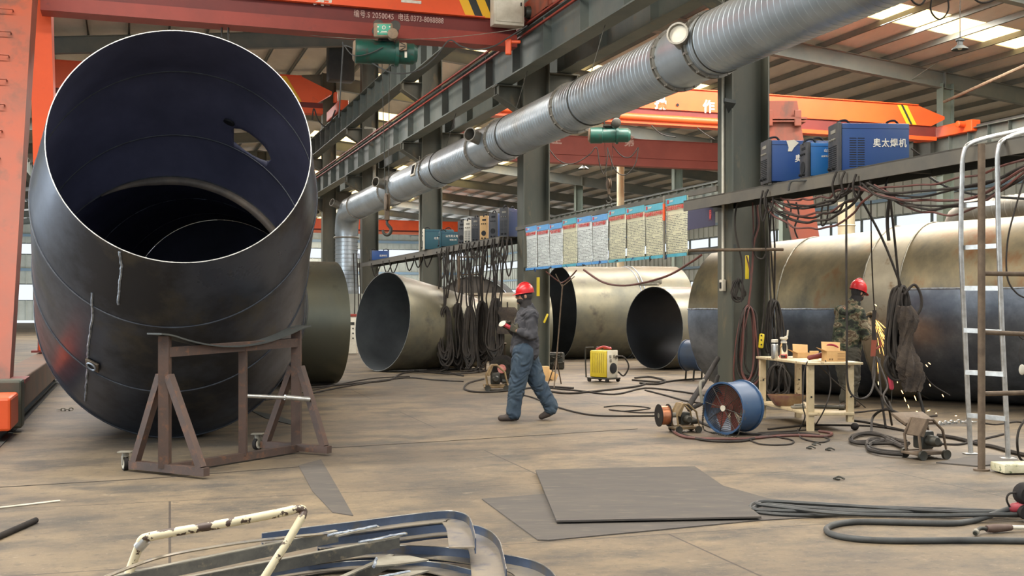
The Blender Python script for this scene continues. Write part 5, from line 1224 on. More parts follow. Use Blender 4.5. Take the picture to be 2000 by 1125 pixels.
k = MB(); k.bbox(o(0, 0, .07), (.56, .36, .03), Rm, .008); k.tube(cr([o(-.3, -.17, .08), o(-.32, -.17, .6), o(-.26, -.17, .66), o(-.1, -.17, .67)], 4), .014, 8); k.tube(cr([o(-.3, .17, .08), o(-.32, .17, .6), o(-.26, .17, .66), o(-.1, .17, .67)], 4), .014, 8); k.build('cart_frame', m_iron, ym)
for (a, b) in ((-.22, -.17), (.22, -.17), (-.22, .17), (.22, .17)):
    k = MB(); k.cyl(o(a, b-.02, .035), o(a, b+.02, .035), .035, 12); k.build('wheel', m_blk, ym)
k = MB(); k.tube(cr([o(-.1, -.1, .63), o(0, 0, .68), o(.12, .05, .64), o(.05, .12, .66), o(-.05, .05, .65)], 5), .022, 7); tag(k.build('red_cable', M('red cable cover', (170, 50, 50), (140, 44, 50), 4, .5)), 'red cable heap on top of the yellow welding machine', 'cable')
k = MB(); k.tube(cr([o(.24, .08, .5), o(.36, .18, .48), o(.42, .25, .3), o(.34, .2, .12), o(.28, .1, .2)], 6), .016, 7); tag(k.build('machine_lead', m_cab), 'black lead looping off the front of the yellow welding machine', 'cable')
# ============================================================ wire feeders
def feeder(label, q, rz, sc=1.0, spool=m_copper, spside=-1, mt=m_khaki, reel_big=False):
    f = thing('wire_feeder', label, 'wire feeder', q, rz); R = Matrix.Rotation(rz, 3, 'Z'); q = Vector(q)
    def o(a, b, z): return q+R@Vector((a*sc, b*sc, z*sc))
    X = R@Vector((1, 0, 0)); Yv = R@Vector((0, 1, 0))
    k = MB()
    for sy in (-.09, .09):
        k.tube([o(-.02, sy, .06), o(-.04, sy, .2), o(.03, sy, .33), o(.1, sy, .33), o(.2, sy, .24), o(.24, sy, .06), o(-.02, sy, .06)], .012*sc, 8)
    k.build('side_frame', mt, f)
    k = MB(); k.prism([o(-.03, -.1, .2), o(.03, -.1, .34), o(.06, -.1, .34), o(.0, -.1, .19)], Yv*.2*sc); k.bbox(o(.1, 0, .05), (.34*sc, .2*sc, .02*sc), R, .005); k.build('top_cover', mt, f)
    k = MB(); k.bbox(o(.08, 0, .16), (.12*sc, .13*sc, .15*sc), R, .02); k.lathe([(0, .045*sc), (.1*sc, .045*sc), (.12*sc, .03*sc)], o(.08, -.05, .16), -Yv, 16); k.lathe([(0, .03*sc), (.08*sc, .03*sc)], o(.17, .0, .12), X, 12); k.build('drive_motor', m_iron, f)
    for (a, b) in ((-.02, -.11), (.22, -.11), (-.02, .11), (.22, .11)):
        k = MB(); k.lathe([(-.012*sc, .03*sc), (-.014*sc, .04*sc), (.014*sc, .04*sc), (.012*sc, .03*sc)], o(a, b, .04), Yv, 16); k.build('wheel', m_iron, f)
    if spool:
        c = o(-.17, 0, .2)
        for s in (-.06, .055):
            k = MB(); k.lathe([(s*sc, .13*sc), (s*sc+.008*sc, .13*sc)], c, X, 32); k.build('spool_flange', m_blk if not reel_big else m_blk, f)
        k = MB(); k.lathe([(-.052*sc, .11*sc), (.055*sc, .11*sc)], c, X, 32); k.build('wire_winding', spool, f)
        k = MB(); k.lathe([(-.06*sc, .03*sc), (.15*sc, .03*sc)], c, X, 16); k.build('spool_axle', m_fgr, f)
    return f, o
feeder('wire feeder with bright copper spool in front of the blue fan', G(1325, 846)+Vector((0, .1, 0)), .25, 1.0)
feeder('wire feeder with copper spool lying before the tan cone', G(868, 724)+Vector((0, .2, 0)), .1, 1.5)
feeder('wire feeder hidden among the hanging cables right of the tan cone', G(902, 724)+Vector((.1, .9, 0)), .5, 1.4, None)
fd, o = feeder('wire feeder with large black reel beside the walking worker', G(955, 764)+Vector((0, .1, 0)), .05, 1.35, None)
q = G(991, 760); c = Vector((q.x-.08, q.y+.0, .36))
for s in (-.05, .05):
    k = MB(); k.lathe([(s, .24), (s+.008, .24)], c, Vector((.35, 1, 0)), 40); k.build('spool_flange', m_blk, fd)
k = MB(); k.lathe([(-.05, .18), (.055, .18)], c, Vector((.35, 1, 0)), 32); k.build('wire_winding', m_iron, fd)
k = MB(); k.lathe([(-.075, .075), (-.05, .08)], c, Vector((.35, 1, 0)), 24); k.build('spool_hub', M('pinkish hub label', (206, 150, 140), (170, 90, 80), 16, .5), fd)
k = MB(); k.bbox((c.x-.1, c.y, .07), (.5, .14, .03), None, .01); k.build('reel_base', m_khaki, fd)
feeder('rusty wire feeder with tilted lid on the floor before the hanging hose bundle', G(1806, 899)+Vector((-.05, .1, 0)), .35, 1.15, None, mt=m_rust)
k = MB(); q = G(1800, 893); k.bbox(q+Vector((-.02, .15, .36)), (.36, .24, .03), Matrix.Rotation(.3, 3, 'Z')@Matrix.Rotation(.35, 3, 'X'), .006); tag(k.build('feeder_lid', m_rust), 'bent rusty lid plate on the rusty wire feeder', 'lid')
# ============================================================ small stool, cartons and wood by the second column
stl = thing('work_stool', 'low dark stool among the hanging cables', 'stool', G(965, 722))
q = G(968, 722); k = MB(); k.bbox(q+UP*.6, (.5, .35, .04), None, .01); k.build('seat', m_rust, stl)
for (a, b) in ((-.2, -.13), (.2, -.13), (-.2, .13), (.2, .13)):
    k = MB(); k.beam(q+Vector((a*1.2, b, 0)), q+Vector((a, b, .59)), .035, .035, Vector((0, 1, 0))); k.build('leg', m_rust, stl, smooth=False)
for (px, py, sx, sy, sz, rz, rx, lb) in ((1058, 745, .22, .18, .28, .2, 0, 'upright cardboard carton behind the worker'), (1071, 741, .3, .14, .16, .5, .5, 'tilted wooden block leaning on the carton')):
    q = G(px, py+3)+UP*(sz/2+.03); k = MB(); k.bbox(q+Vector((.03, .2, .0)), (sx, sy, sz), Matrix.Rotation(rz, 3, 'Z')@Matrix.Rotation(rx, 3, 'Y'), .008); tag(k.build('carton', m_card), lb, 'box')
k = MB(); q = G(1082, 722); k.bbox(q+Vector((0, .3, .2)), (.5, .4, .38), None, .03)
for i in range(4): k.tube(cr([q+Vector((random.uniform(-.3, .3), 0, random.uniform(.05, .45))) for _ in range(4)], 5), .02, 5)
tag(k.build('old_motor', m_iron), 'old oily motor with cables at the foot of the second column', 'motor')
# tripod torch stand
ts = thing('torch_stand', 'thin rusty tripod torch stand right of the walking worker', 'stand', G(1080, 757))
q = P(1087, 700, 20.6); k = MB(); k.cyl(q, P(1099, 555, 20.6), .014, 6); k.cyl(P(1098, 560, 20.6), P(1085, 535, 20.6), .01, 6); k.cyl(P(1098, 560, 20.6), P(1122, 540, 20.6), .01, 6); k.build('mast', m_rust, ts)
for (px, py) in ((1070, 752), (1082, 760), (1096, 750)):
    k = MB(); g_ = G(px, py); k.cyl(q, g_+UP*.005, .012, 6); k.build('leg', m_rust, ts)
# ============================================================ cables
def cable(pts, r, label, mt=m_cab, name='cable', cat='cable', n=6, k_=6, group=None):
    k = MB(); k.tube(cr(pts, k_), r, n); o = k.build(name, mt); return tag(o, label, cat, group)
def GP(lst, z=.014): return [G(x, y, z) for (x, y) in lst]
def hank(label, px0, px1, py0, py1, Y, n, r, mts, depth=.1, hang=None, name='cable_hank', tie=True, seed=1):
    rnd = random.Random(seed); top = P((px0+px1)/2, py0, Y); W = (px1-px0)/F*Y; H = (py1-py0)/F*Y
    h = thing(name, label, 'cable hank', (top.x, top.y, top.z-H))
    for g, mt in enumerate(mts):
        k = MB()
        for i in range(n):
            w = W*rnd.uniform(.35, 1)/2; hh = H*rnd.uniform(.72, 1.0); cx = top.x+rnd.uniform(-.25, .25)*(W-2*w); dy = rnd.uniform(-depth, depth); sh_ = rnd.uniform(-.1, .1)*W
            pts = [(cx, top.y+dy*.3, top.z), (cx-w*.55, top.y+dy, top.z-hh*.12), (cx-w*.85+sh_, top.y+dy, top.z-hh*.5), (cx-w*.9+sh_, top.y+dy, top.z-hh*.85), (cx+sh_, top.y+dy*1.2, top.z-hh), (cx+w*.9+sh_, top.y+dy*.8, top.z-hh*.83), (cx+w*.8, top.y+dy*.8, top.z-hh*.45), (cx+w*.5, top.y+dy*.5, top.z-hh*.1)]
            pts = [Vector(p)+Vector((rnd.uniform(-.02, .02), 0, rnd.uniform(-.02, .02))) for p in pts]
            k.tube(cr(pts, 5, True), r*rnd.uniform(.8, 1.15), 6, closed=True)
        k.build('cable_loops', mt, h)
    if hang:
        k = MB()
        for q in hang: k.tube(cr([top+Vector((rnd.uniform(-.03, .03), 0, -.03)), top.lerp(q, .5)+Vector((rnd.uniform(-.08, .08), 0, 0)), q], 5), r*.75, 6)
        k.build('hanging_lead', mts[0], h)
    if tie:
        k = MB(); k.ring(top-UP*.02, (1, 0, .1), .04, .012, 14, 5); k.build('tie', mts[0], h)
    return h
hank('reddish hose hank hanging on the nearest column', 1436, 1486, 598, 772, 16.1, 5, .015, [m_cabr, m_cab], hang=[P(1458, 500, 16.1), P(1470, 395, 16.0)], seed=3)
hank('black cable hank hanging behind the table near the column', 1490, 1532, 588, 705, 16.3, 7, .017, [m_cab], hang=[P(1500, 400, 16), P(1508, 395, 16)], seed=4)
hank('black cable bundle under the table end by the column', 1492, 1545, 712, 792, 16.0, 9, .015, [m_cab], .12, hang=[P(1510, 640, 16.1)], seed=5)
hank('small black wire coil on the nearest column above the red hoses', 1428, 1456, 546, 592, 16.05, 5, .012, [m_cab], .03, seed=6)
def shp(px): Y, t = st_of(px, 7.95); return S(7.9, t, 2.95), Y
hank('large hose bundle hanging in front of the worker in camouflage', 1733, 1783, 562, 742, 13.2, 7, .019, [m_cab, m_cab], .1, hang=[P(1738, 380, 12.8), P(1668, 365, 13.2)], seed=7)
k = MB()
rr = random.Random(5); secs = []; N = 36
for i in range(46):
    f = i/45; c = P(1766+14*f+4*math.sin(f*9), 598+166*f, 13.08); r0 = .075+.03*math.sin(f*11)+.05*f
    secs.append([c+Vector((math.cos(2*PI*j/N)*r0*(1+.2*math.sin(j*1.1+i*.35)+.1*math.sin(j*2.3-i*.9)+rr.uniform(-.03, .03)), math.sin(2*PI*j/N)*r0*.8*(1+.2*math.cos(j*1.3+i*.5)), rr.uniform(-.01, .01))) for j in range(N)])
k.loft(secs); tag(k.build('cloth_bundle', m_cloth), 'dirty black cloth wrap hanging inside the large hose bundle', 'cloth')
cable([P(1766, 575, 13.1), P(1785, 556, 13.1), P(1798, 575, 13.1), P(1799, 600, 13.1), P(1785, 621, 13.1), P(1768, 614, 13.1), P(1760, 590, 13.1), P(1763, 572, 13.1)], .016, 'round cable loop at the top right of the large hose bundle')
cable([P(1738, 385, 12.7), P(1733, 430, 12.8), P(1736, 470, 12.8)], .02, 'short thick cable end hanging above the large bundle')
cable([P(1735, 695, 13.1), P(1728, 715, 13.1), P(1740, 738, 13.1), P(1758, 742, 13.1), P(1768, 725, 13.1), P(1755, 705, 13.1)], .018, 'lower cable ring on the large hose bundle')
cable([P(1790, 690, 13.4), P(1800, 720, 13.4), P(1820, 750, 13.5), P(1855, 772, 13.6)], .008, 'thin wire running down right of the large hose bundle')
# electrode holder, pink tool
eh = thing('electrode_holder', 'orange electrode holder hanging beside the worker in camouflage', 'tool', P(1706, 697, 14.2))
k = MB(); k.loft([[P(x, y, 14.2+d) for (x, d) in ((a, -.02), (b, -.02), (b, .02), (a, .02))] for (a, b, y) in ((1702, 1713, 664), (1701, 1711, 680), (1700, 1710, 696))]); k.build('grip', m_ord, eh, smooth=False)
k = MB(); k.tube(cr([P(1711, 682, 14.2), P(1719, 675, 14.2), P(1719, 664, 14.2)], 4), .016, 7); k.build('lever', m_ord, eh)
k = MB(); k.tube([P(1707, 664, 14.2), P(1706, 630, 14.2), P(1708, 606, 14.2)], .026, 8); k.build('strap', m_cab, eh)
cable([P(1708, 606, 14.2), P(1705, 560, 14.0), P(1702, 480, 13.6), P(1701, 392, 13.3)], .008, 'thin lead holding up the orange electrode holder')
cable([P(1653, 378, 13.2), P(1653, 520, 13.2), P(1654, 640, 13.1), P(1654, 725, 13.1), P(1660, 765, 13.1), P(1680, 779, 13.1), P(1700, 768, 13.4), P(1708, 735, 13.8), P(1707, 697, 14.2)], .013, 'black cable falling in front of the worker in camouflage and looping up')
for i, pts in enumerate(([(1708, 697), (1705, 740), (1720, 770), (1732, 780), (1742, 820)], [(1712, 697), (1725, 730), (1733, 755), (1725, 775), (1740, 800), (1765, 835)], [(1718, 700), (1718, 740), (1722, 780), (1735, 822)])):
    q = [P(x, y, 14.0-.2*j) for j, (x, y) in enumerate(pts)]; q[-1] = G(*[(1742, 830), (1790, 838), (1730, 835)][i], .02)
    cable(q, .014, ['first black lead trailing from the electrode holder', 'middle looping lead trailing from the electrode holder to the rusty feeder', 'last short lead under the electrode holder'][i])
pt = thing('pink_tool', 'pink handled tool hanging left of the large hose bundle', 'tool', P(1740, 785, 13.3))
k = MB(); k.lathe([(0, .015), (.01, .028), (.15, .028), (.17, .016)], P(1738, 733, 13.3), P(1742, 762, 13.3)-P(1738, 733, 13.3), 12); k.build('grip', M('pink plastic', (196, 70, 90), None, rough=.4), pt)
k = MB(); k.cyl(P(1742, 760, 13.3), P(1741, 785, 13.3), .005, 6); k.build('tip', m_iron, pt)
cable([P(1738, 735, 13.3), P(1737, 715, 13.2), P(1748, 700, 13.2)], .008, 'thin cord of the pink tool')
yr = thing('pendant_remote', 'yellow pendant remote hanging beside the nearest column', 'remote control', P(1488, 680, 16.0))
k = MB(); k.bbox(P(1487, 666, 16.0), (.07, .06, .21), Matrix.Rotation(.1, 3, 'Y'), .02); k.build('case', m_yel, yr)
k = MB()
for q in (655, 664, 673): k.lathe([(0, .012), (.012, .01)], P(1487, q, 15.97), (0, -1, 0), 8)
k.build('buttons', m_vent, yr)
cable([P(1487, 651, 16), P(1492, 600, 16), P(1496, 500, 15.9), P(1492, 420, 15.8), P(1505, 385, 15.6)], .009, 'thin lead of the yellow remote')
k = MB(); k.bbox(P(1459, 522, 16.2), (.05, .03, .34), None, .006); tag(k.build('spirit_level', m_yel), 'yellow level standing on the nearest column', 'level')
k = MB(); k.bbox(P(1051, 560, 25.2), (.07, .04, .42), None, .006); tag(k.build('spirit_level', m_yel), 'yellow level hanging behind the red helmet of the walking worker', 'level')
k = MB(); k.bbox(P(1066, 622, 25.2), (.05, .04, .22), Matrix.Rotation(.4, 3, 'Y'), .02); tag(k.build('label_tag', m_cream if False else m_yel), 'pale yellow tag hanging right of the walking worker', 'tag')
# red and black cables tied along the nearest column
for i, (pts, mt, lb) in enumerate((([(1462, 600), (1468, 540), (1472, 480), (1482, 440), (1480, 400), (1500, 370)], m_cabr, 'red cable climbing the nearest column to the shelf'),
                         ([(1448, 590), (1450, 520), (1436, 450), (1438, 405), (1446, 390)], m_cab, 'black cable hanging from the shelf in front of the nearest column'),
                         ([(1476, 395), (1478, 440), (1470, 470), (1476, 500), (1490, 505), (1497, 490)], m_cab, 'thin black wire curled beside the nearest column'),
                         ([(1508, 390), (1502, 500), (1506, 590)], m_cab, 'dark vertical cable right of the nearest column'),
                         ([(1555, 395), (1560, 420), (1552, 445), (1558, 465)], m_cab, 'black cable end dangling before the orange leg'),
                         ([(1535, 385), (1545, 410), (1536, 430), (1537, 445)], m_cab, 'thin wire end dangling left of the orange leg'),
                         ([(1612, 390), (1605, 410), (1605, 440), (1615, 430), (1618, 395)], m_cab, 'small cable loop under the shelf over the tank'))):
    cable([P(x, y, 16.0-.02*j if px_ else 15) for j, (x, y) in enumerate(pts) for px_ in (1,)], .013, lb, mt)
# festoon bundle below the near shelf
rnd = random.Random(11)
def along(px0, px1, z0, drop, s, label, r=.014, mt=m_cab, jit=.12):
    Ya, ta = st_of(px0, s); Yb, tb_ = st_of(px1, s); q = sag(S(s, ta, z0), S(s, tb_, z0+rnd.uniform(-.05, .05)), drop, 10)
    q = [p+UP*rnd.uniform(-.025, .025)+E*rnd.uniform(-.04, .04) for p in q]; return cable(q, r, label, mt)
names = ['highest', 'second', 'third', 'fourth', 'fifth', 'sixth', 'lowest']
for i in range(7):
    along(1520-4*i, 1660+9*i, 2.86-.01*i, .08+.05*i, 7.95, names[i]+' sagging cable under the shelf left of the large bundle', .013+.002*(i % 3), m_cab if i % 3 else m_cabr)
for i in range(7):
    along(1655+8*i, 2050, 2.84+.0*i, .12+.055*i, 7.9, names[i]+' sagging cable under the shelf towards the ladder', .012+.003*(i % 2), m_cab if i % 3 else m_cabr)
cable([P(1728, 375, 12.8), P(1735, 345, 12.9), P(1757, 320, 13.1), P(1775, 320, 13.1), P(1800, 335, 12.9), P(1835, 358, 12.4), P(1880, 375, 11.9), P(1950, 385, 11.4), P(2040, 390, 11)], .013, 'grey cable crossing over the shelf right of the big blue machine', m_cabg)
cable([P(1540, 372, 14), P(1545, 355, 14), P(1565, 353, 13.9), P(1580, 352, 13.85), P(1600, 348, 13.8)], .014, 'grey cable lying on the shelf before the small fan machine', m_cabg)
cable([P(1780, 290, 14.3), P(1800, 305, 14.2), P(1815, 318, 14.2)], .01, 'short thin cable behind the big blue machine')
for i, (x, y0, dy, w) in enumerate(((1490, 372, 60, 10), (1500, 370, 45, 14), (1634, 335, 55, 16), (1650, 335, 40, 14), (1672, 340, 45, 12))):
    Y, t = st_of(x, 7.86)
    cable([P(x, y0, Y), P(x-w*.5, y0+dy*.5, Y), P(x, y0+dy, Y), P(x+w*.7, y0+dy*.6, Y), P(x+w*.6, y0+4, Y)], .014, ['first', 'second', 'third', 'fourth', 'fifth'][i]+' cable loop spilling over the near shelf edge, counted from the column')
# right edge rope ring
cable([P(2000, 350, 10.4), P(1985, 400, 10.4), P(1968, 470, 10.4), P(1967, 540, 10.4), P(1985, 572, 10.4), P(2010, 585, 10.4)], .008, 'thin dark cable curving down right of the ladder')
cable([P(2005, 815, 10.4), P(1990, 840, 10.3), P(1987, 870, 10.3), G(1995, 898, .012), G(2030, 905, .012)], .012, 'dark cable curving to the floor at the right edge')
k = MB(); q = P(1996, 722, 10.3); k.sph(q, (.03, .02, .05), 10); tag(k.build('plastic_wrap', m_white), 'small white plastic scrap on a wire at the right edge', 'scrap')
cable([P(1996, 716, 10.3), P(1990, 690, 10.3), P(2000, 655, 10.3)], .003, 'hair thin wire holding the white scrap')
cable([P(1993, 645, 10.2), P(1990, 655, 10.2), P(1998, 662, 10.2), P(2008, 655, 10.2), P(2000, 643, 10.2)], .006, 'small wire curl on the middle scaffold bar')
# ---- cluster at the second column
rack = thing('cable_rack', 'ladder shaped steel rack standing under the shelf left of the second column', 'rack', G(918, 718))
for x in (896, 942):
    k = MB(); b = G(x, 718); k.cyl(b, (b.x, b.y, P(x, 500, b.y).z), .03, 8); k.build('upright', m_rust, rack)
k = MB(); b0 = G(896, 718); b1 = G(942, 718)
for y in (502, 536, 577, 660): z = P(0, y, b0.y).z; k.cyl((b0.x, b0.y, z), (b1.x, b1.y, z), .02, 6)
k.build('rung', m_rust, rack)
for i, (x0, x1, y0, y1, lb) in enumerate(((856, 884, 600, 722, 'dark cable hank draped against the right edge of the tan cone'), (880, 908, 595, 718, 'dark cable hank second from the cone'), (904, 932, 600, 722, 'dark cable hank in the middle of the rack'),
                                  (928, 956, 590, 716, 'dark cable hank right of the rack'), (950, 985, 585, 712, 'wide dark cable hank just left of the walking worker'))):
    hank(lb, x0, x1, y0, y1, 25.2+.25*(i % 2), 11, .022, [m_cab, m_cab], .12, hang=[P((x0+x1)/2+6, 488, 25.4), P((x0+x1)/2-5, 492, 25.4)], seed=20+i)
k = MB(); q = P(990, 612, 25.0)
secs = []
for i in range(14):
    f = i/13; c = P(990+2*math.sin(f*5), 600+52*f, 25); r0 = .17+.03*math.sin(f*9); secs.append([c+Vector((math.cos(2*PI*j/16)*r0*(1+.15*math.sin(j*3+i)), math.sin(2*PI*j/16)*r0*.6, 0)) for j in range(16)])
k.loft(secs); tag(k.build('cloth_bundle', m_cloth), 'dark cloth bag hanging behind the hands of the walking worker', 'cloth')
rnd3 = random.Random(13)
for i in range(24):
    x = 858+i*5.8+rnd3.uniform(-3, 3); Y = 25.4+rnd3.uniform(-.3, .5); pts = []; y = rnd3.choice((490, 495, 560, 590)); y1 = rnd3.choice((640, 700, 718, 718, 720)); xx = x
    while y < y1: pts.append(P(xx, y, Y)); y += rnd3.uniform(22, 40); xx += rnd3.uniform(-5, 5)
    q = P(xx, y1, Y); q.z = max(q.z, .03); pts.append(q)
    if y1 > 715: pts.append(Vector((q.x+rnd3.uniform(-.5, .5), q.y-rnd3.uniform(.1, .4), .03)))
    cable(pts, .017, 'long dark lead hanging from the far shelf among the cable hanks', m_cab, 'hanging_lead', 'cable', 5, 4, 'long leads hanging among the cable hanks')
rnd2 = random.Random(3)
for i in range(17):
    x = 864+i*8+rnd2.uniform(-3, 3); Y, t = st_of(x, 7.88); y0 = 600-(2.92-HC)*F/Y; ln = rnd2.uniform(25, 75); w = rnd2.uniform(5, 14)
    cable([P(x, y0-8, Y), P(x-w*.5, y0+ln*.5, Y), P(x+w*.1, y0+ln, Y), P(x+w*.8, y0+ln*.5, Y), P(x+w*.5, y0-4, Y)], .018, 'black cable loop drooping from the far shelf', m_cab, 'cable_loop', 'cable', 5, 5, 'cable loops drooping from the far shelf')
for i in range(12):
    x = 720+i*22+rnd2.uniform(-6, 6); Y, t = st_of(x, 7.88); y0 = 600-(2.92-HC)*F/Y; ln = rnd2.uniform(8, 26)
    cable([P(x, y0-2, Y), P(x+8, y0+ln, Y), P(x+20, y0-4, Y+.3)], .02, 'thin black cable sagging along the far shelf', m_cab, 'cable_loop', 'cable', 5, 5, 'cables sagging along the far shelf')
for i, (x, y1) in enumerate(((690, 690), (697, 700), (701, 705), (1040, 640), (874, 560), (886, 600), (976, 600), (968, 590))):
    Y = [40, 40, 40, 25.4, 26.5, 26.2, 25.3, 25.4][i]
    cable([P(x, 495, Y), P(x+3, (495+y1)/2, Y), P(x-2, y1, Y)], .02 if Y > 30 else .016, ['long', 'longer', 'short'][i] + ' dark cable hanging beside the vertical duct drop' if i < 3 else ['dark cable down the second column', 'thin cable before the dark round shell, left', 'thin cable before the dark round shell, right', 'right straight cable above the wide hank', 'left straight cable above the wide hank'][i-3])
# brown cable swinging under the posters
cable([P(1140, 527, 19.5), P(1180, 552, 19), P(1230, 557, 18.3), P(1300, 540, 17.6), P(1345, 515, 17.1), P(1370, 498, 16.8)], .018, 'brown cable swinging below the posters', m_cabr)
cable([P(1066, 530, 22), P(1085, 545, 22), P(1098, 552, 22), P(1115, 540, 21.5), P(1126, 528, 21)], .014, 'thin brown cable above the torch stand', m_cabr)
# ---- floor cables
fc = [([(598, 770), (690, 752), (790, 738), (850, 742), (905, 745)], 'long pale brown cable on the floor between elbow and cone, lowest', .015, m_cab),
      ([(598, 758), (700, 748), (760, 742), (790, 728), (850, 724), (905, 734)], 'long kinked cable on the floor between elbow and cone', .018, m_cab),
      ([(500, 782), (540, 778), (620, 760), (720, 740), (800, 735)], 'thin cable emerging from behind the stand', .012, m_cab),
      ([(810, 724), (840, 727), (880, 730), (930, 727), (970, 720)], 'short cable before the copper spool feeder', .02, m_cab),
      ([(945, 740), (915, 748), (908, 760), (940, 766), (1000, 762), (1060, 755), (1120, 758)], 'cable looping round the black reel feeder', .017, m_cab),
      ([(1012, 770), (1040, 776), (1080, 792), (1130, 806), (1180, 812), (1290, 812)], 'thin cable crossing behind the walking worker', .012, m_cab),
      ([(1060, 762), (1110, 768), (1180, 762), (1240, 755), (1260, 750)], 'dark cable to the left of the yellow welding machine', .018, m_cab),
      ([(1065, 757), (1130, 763), (1200, 770), (1260, 758), (1330, 765), (1390, 775)], 'cable passing below the yellow welding machine', .015, m_cab),
      ([(1235, 742), (1290, 746), (1330, 742), (1392, 738)], 'cable towards the far drum fan', .018, m_cab),
      ([(1240, 738), (1270, 736), (1300, 744), (1280, 750), (1250, 748)], 'cable coil right of the yellow welding machine', .02, m_cab),
      ([(1180, 795), (1215, 792), (1270, 797), (1220, 803), (1190, 800), (1250, 806), (1300, 804)], 'tangled thin cable on the floor left of the wire feeder', .009, m_cab),
      ([(1260, 762), (1300, 772), (1345, 784), (1400, 790)], 'cable running behind the wire feeder', .014, m_cab),
      ([(1310, 822), (1312, 838), (1330, 851), (1365, 856), (1450, 857), (1510, 852), (1560, 850), (1612, 852), (1624, 846), (1600, 842)], 'reddish hose winding from feeder to table', .017, m_cabr),
      ([(1330, 848), (1380, 860), (1450, 861), (1500, 849), (1560, 846), (1600, 850)], 'black hose twisted with the reddish hose', .015, m_cab),
      ([(1465, 860), (1490, 868), (1540, 868), (1548, 860), (1510, 852), (1480, 846), (1540, 842), (1600, 838)], 'thin black cable loop below the drum fan', .009, m_cab),
      ([(1558, 838), (1565, 855), (1600, 864), (1620, 858), (1595, 850), (1570, 846)], 'thin black cable loop under the table leg', .009, m_cab),
      ([(1350, 815), (1380, 830), (1420, 842), (1470, 848), (1520, 846)], 'dark hose behind the drum fan base', .016, m_cab),
      ([(1500, 838), (1560, 832), (1600, 830), (1700, 832), (1760, 840)], 'long straight cable behind the table legs', .012, m_cab),
      ([(1655, 820), (1700, 826), (1770, 842)], 'long cable from the table to the rusty feeder', .014, m_cab),
      ([(1832, 850), (1870, 856), (1915, 868), (1940, 872), (1975, 882), (2010, 890)], 'dark hose passing under the ladder', .022, m_cab),
      ([(1830, 866), (1870, 868), (1900, 862), (1960, 848)], 'thin cable behind the ladder feet', .012, m_cab),
      ([(1915, 825), (1945, 829), (1985, 824), (2010, 828)], 'thin cable trailing from the bright chain', .01, m_cab),
      ([(1745, 805), (1760, 812), (1790, 815), (1830, 812)], 'cable behind the large hose bundle on the floor', .012, m_cab),
      ([(1600, 805), (1640, 808), (1720, 800), (1740, 795)], 'cable by the boots of the worker in camouflage', .012, m_cab)]
for (pts, lb, r, mt) in fc: cable(GP(pts, r), r, lb, mt)
c_ = [([(1775, 866), (1720, 850), (1680, 848), (1662, 858), (1680, 866), (1740, 866), (1772, 870)], 'outer'), ([(1770, 876), (1730, 860), (1700, 858), (1694, 870), (1720, 880), (1765, 884)], 'inner'),
      ([(1765, 888), (1720, 884), (1696, 876), (1705, 864), (1740, 858), (1770, 862)], 'lower'), ([(1760, 870), (1710, 846), (1668, 850), (1664, 862), (1700, 862), (1750, 858)], 'upper')]
for (pts, lb) in c_: cable(GP(pts, .03), .02, lb+' turn of the cable coil left of the rusty feeder')
cable([G(1790, 838, .02), P(1760, 810, 13), P(1728, 800, 13.3), P(1705, 815, 13.6), G(1702, 845, .02)], .016, 'cable arching up from the coil left of the rusty feeder')
cable([P(1736, 785, 13.6), P(1750, 815, 13.4), G(1790, 842, .03)], .018, 'cable from the large hose bundle down to the rusty feeder')
cable([P(1792, 760, 13.3), P(1800, 790, 13.2), G(1812, 838, .03)], .02, 'straight cable end below the cloth wrap')
# table leads
cable([P(1577, 706, 13.0), P(1570, 730, 13.0), P(1568, 790, 12.9), P(1572, 815, 12.9), G(1560, 842, .012)], .008, 'thin lead dropping from the grinder past the table leg')
cable([P(1612, 704, 13.3), P(1620, 730, 13.2), P(1622, 760, 13.1), P(1610, 800, 13.0), G(1588, 838, .012)], .008, 'second thin lead dropping from the table top')
cable([P(1595, 708, 13.5), P(1625, 740, 14), P(1650, 762, 14.6), G(1690, 796, .012)], .008, 'thin lead crossing under the table to the right')
# dark struts left of the nearest column
cable([P(1402, 700, 16.3), P(1375, 745, 15.3), P(1344, 795, 14.0)], .035, 'thick dark strut leaning against the nearest column', m_blk, 'leaning_pipe', 'pipe', 10)
cable([P(1402, 735, 16.2), P(1388, 775, 15.4), P(1346, 800, 14.1)], .028, 'thinner dark strut below the thick one at the nearest column', m_blk, 'leaning_pipe', 'pipe', 10)
chain([P(1375, 790, 12.6), G(1374, 838, .02), G(1400, 846, .02), G(1440, 852, .02), P(1448, 800, 12.5)], .008, 'thin chain hanging round the front of the blue drum fan')
# ---- foreground hose
strands = [([(2060, 1003), (1900, 996), (1700, 990), (1560, 983), (1490, 980), (1466, 988), (1480, 1000), (1560, 1006), (1700, 1005), (2060, 1008)], 'outer'),
           ([(2060, 1008), (1850, 1001), (1680, 997), (1560, 990), (1500, 985), (1474, 990), (1486, 996), (1600, 999), (1760, 1000), (1900, 997), (2060, 1004)], 'middle'),
           ([(2060, 1000), (1950, 1005), (1780, 1007), (1640, 1003), (1540, 992), (1480, 984), (1500, 979), (1600, 984), (1740, 993), (1880, 1000), (1960, 999)], 'inner')]
for i, (pts, lb) in enumerate(strands): cable(GP(pts, .02+.016*i), .014, lb+' turn of the grey hose lying on the rubber mat', m_cabg, 'hose', 'hose')
hs = [G(2080, 1058, .02), G(1900, 1055, .02), G(1760, 1056, .02), G(1680, 1053, .02), G(1630, 1045, .02), G(1614, 1034, .02), G(1632, 1024, .02), G(1680, 1019, .02), G(1780, 1021, .02), G(1860, 1022, .02), P(1900, 1017, 7.55), P(1930, 1008, 7.6), P(1968, 995, 7.65), P(1975, 992, 7.65)]
